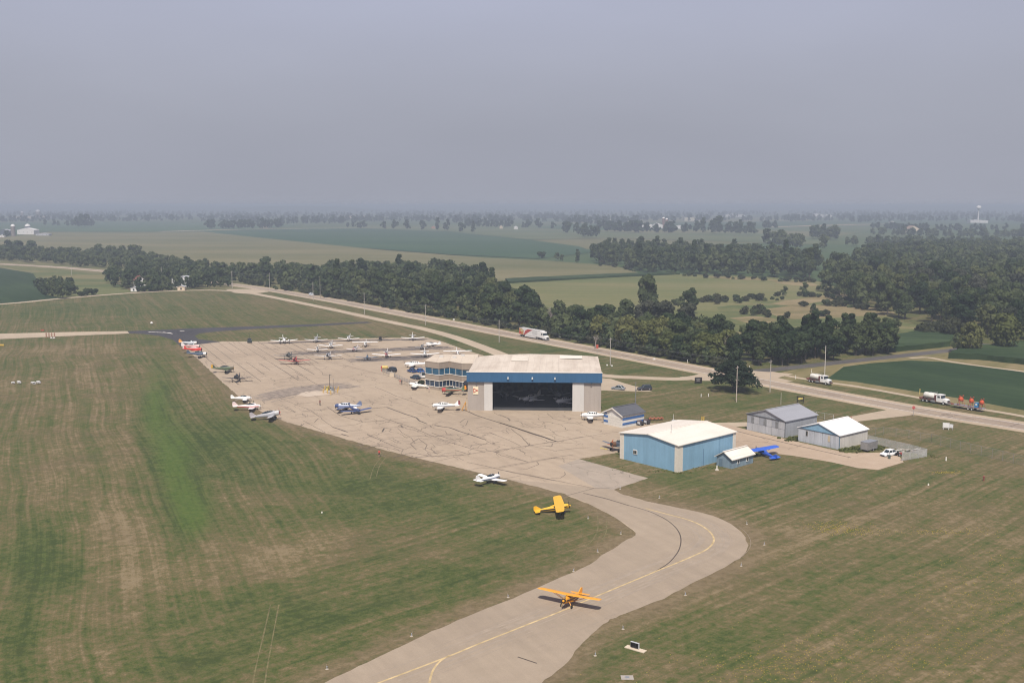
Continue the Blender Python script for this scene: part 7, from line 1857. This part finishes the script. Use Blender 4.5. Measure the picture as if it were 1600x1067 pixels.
# bare dead trees at the wood's edge
def dead_tree(label, u, v, h, seed):
    t = thing('dead_tree', label, 'tree', P(u, v)); r = random.Random(seed); mb = MB()
    def br(p, d, L, rad, n):
        q = p + d * L; mb.tube(p, q, rad, rad * .6, 5)
        if n:
            for i in range(3):
                dd = (d + Vector((r.uniform(-.6, .6), r.uniform(-.6, .6), r.uniform(0, .5)))).normalized(); br(p + d * L * r.uniform(.5, 1), dd, L * r.uniform(.5, .75), rad * .55, n - 1)
    br(Vector((0, 0, -.1)), Vector((.05, 0, 1)).normalized(), h * .42, .32, 3)
    mb.build('trunk', M_DEAD, t)
dead_tree('bare dead tree at the wood edge right of the lorry', 864, 521, 15, 3)
dead_tree('bare grey snag among the belt trees left of the car pole', 930, 545, 8, 8)
dead_tree('bare grey dead tree in the middle of the highway belt', 1130, 568, 13, 5)
# bush at the terminal
t = thing('shrub', 'round olive bush at the left foot of the office building', 'shrub', P(657, 604.5))
for nm, me in (('crown', quads_mesh('crown', crown_arrays(77, 1.7, 2.6, 0, 8, 60, .2, 'blob'), L_SHRUB)), ('trunk', trunk_mesh(3, 2.4, .08, 1.2, 3))):
    o = bpy.data.objects.new(nm, me); COL.objects.link(o); o.parent = t
# weeds round the yard and buildings
def tufts(name, places, n, size, m, seed, hgt=.5):
    r = np.random.RandomState(seed); V = []
    for i in range(n):
        u, v, ru, rv = places[r.randint(len(places))]; c = P(u + r.normal() * ru, v + r.normal() * rv)
        for k in range(3):
            a = r.uniform(0, 6.28); s = size * r.uniform(.5, 1.4); dx, dy = math.cos(a) * s, math.sin(a) * s; h = s * hgt * r.uniform(.6, 1.5) * 2
            V += [(c.x - dx, c.y - dy, 0.0), (c.x + dx, c.y + dy, 0.0), (c.x + dx * .8 + dy * .3, c.y + dy * .8 - dx * .3, h), (c.x - dx * .8 + dy * .3, c.y - dy * .8 - dx * .3, h)]
    o = bpy.data.objects.new(name, quads_mesh(name, np.array(V), m)); COL.objects.link(o); o['kind'] = 'stuff'
tufts('weeds', [(1335, 702, 12, 2), (1372, 700, 5, 1.5), (1322, 704, 5, 1.5), (1240, 687, 6, 1.5)], 260, .4, L_LIGHT, 1, .35)
tufts('weeds', [(1030, 735, 30, 2), (1100, 731, 14, 1.5), (1060, 739, 4, 1), (1458, 714, 4, 1.5)], 160, .16, L_LIGHT, 2, .3)
M_FLOWER = mat('yellow_blossom', (.37, .29, .05), .8, 0, .3, 2)
tufts('wildflowers', [(1310, 826, 28, 5), (1300, 822, 16, 5), (1340, 830, 30, 4), (1470, 831, 40, 4), (1480, 738, 12, 1)], 900, .055, M_FLOWER, 3, .5)
tufts('wildflowers', [(1300, 1035, 120, 22), (1500, 940, 80, 40), (1560, 900, 60, 35), (1200, 1040, 60, 18), (1420, 1010, 90, 25), (1550, 960, 60, 40)], 2300, .05, M_FLOWER, 4, .5)

# ------------------------------------------------------------------ haze
hz = MB().box((0, 12750, 31.2), (53000, 27000, 64.8)).build('haze', bpy.data.materials.new('haze_air'))
hm = hz.data.materials[0]; hm.use_nodes = True
hn = hm.node_tree
for n in list(hn.nodes): hn.nodes.remove(n)
ho = hn.nodes.new('ShaderNodeOutputMaterial'); pv = hn.nodes.new('ShaderNodeVolumePrincipled')
pv.inputs['Color'].default_value = (0.5, 0.57, 0.67, 1)
pv.inputs['Density'].default_value = 0.00031
pv.inputs['Anisotropy'].default_value = 0.0
hn.links.new(pv.outputs[0], ho.inputs['Volume'])
hz['kind'] = 'stuff'
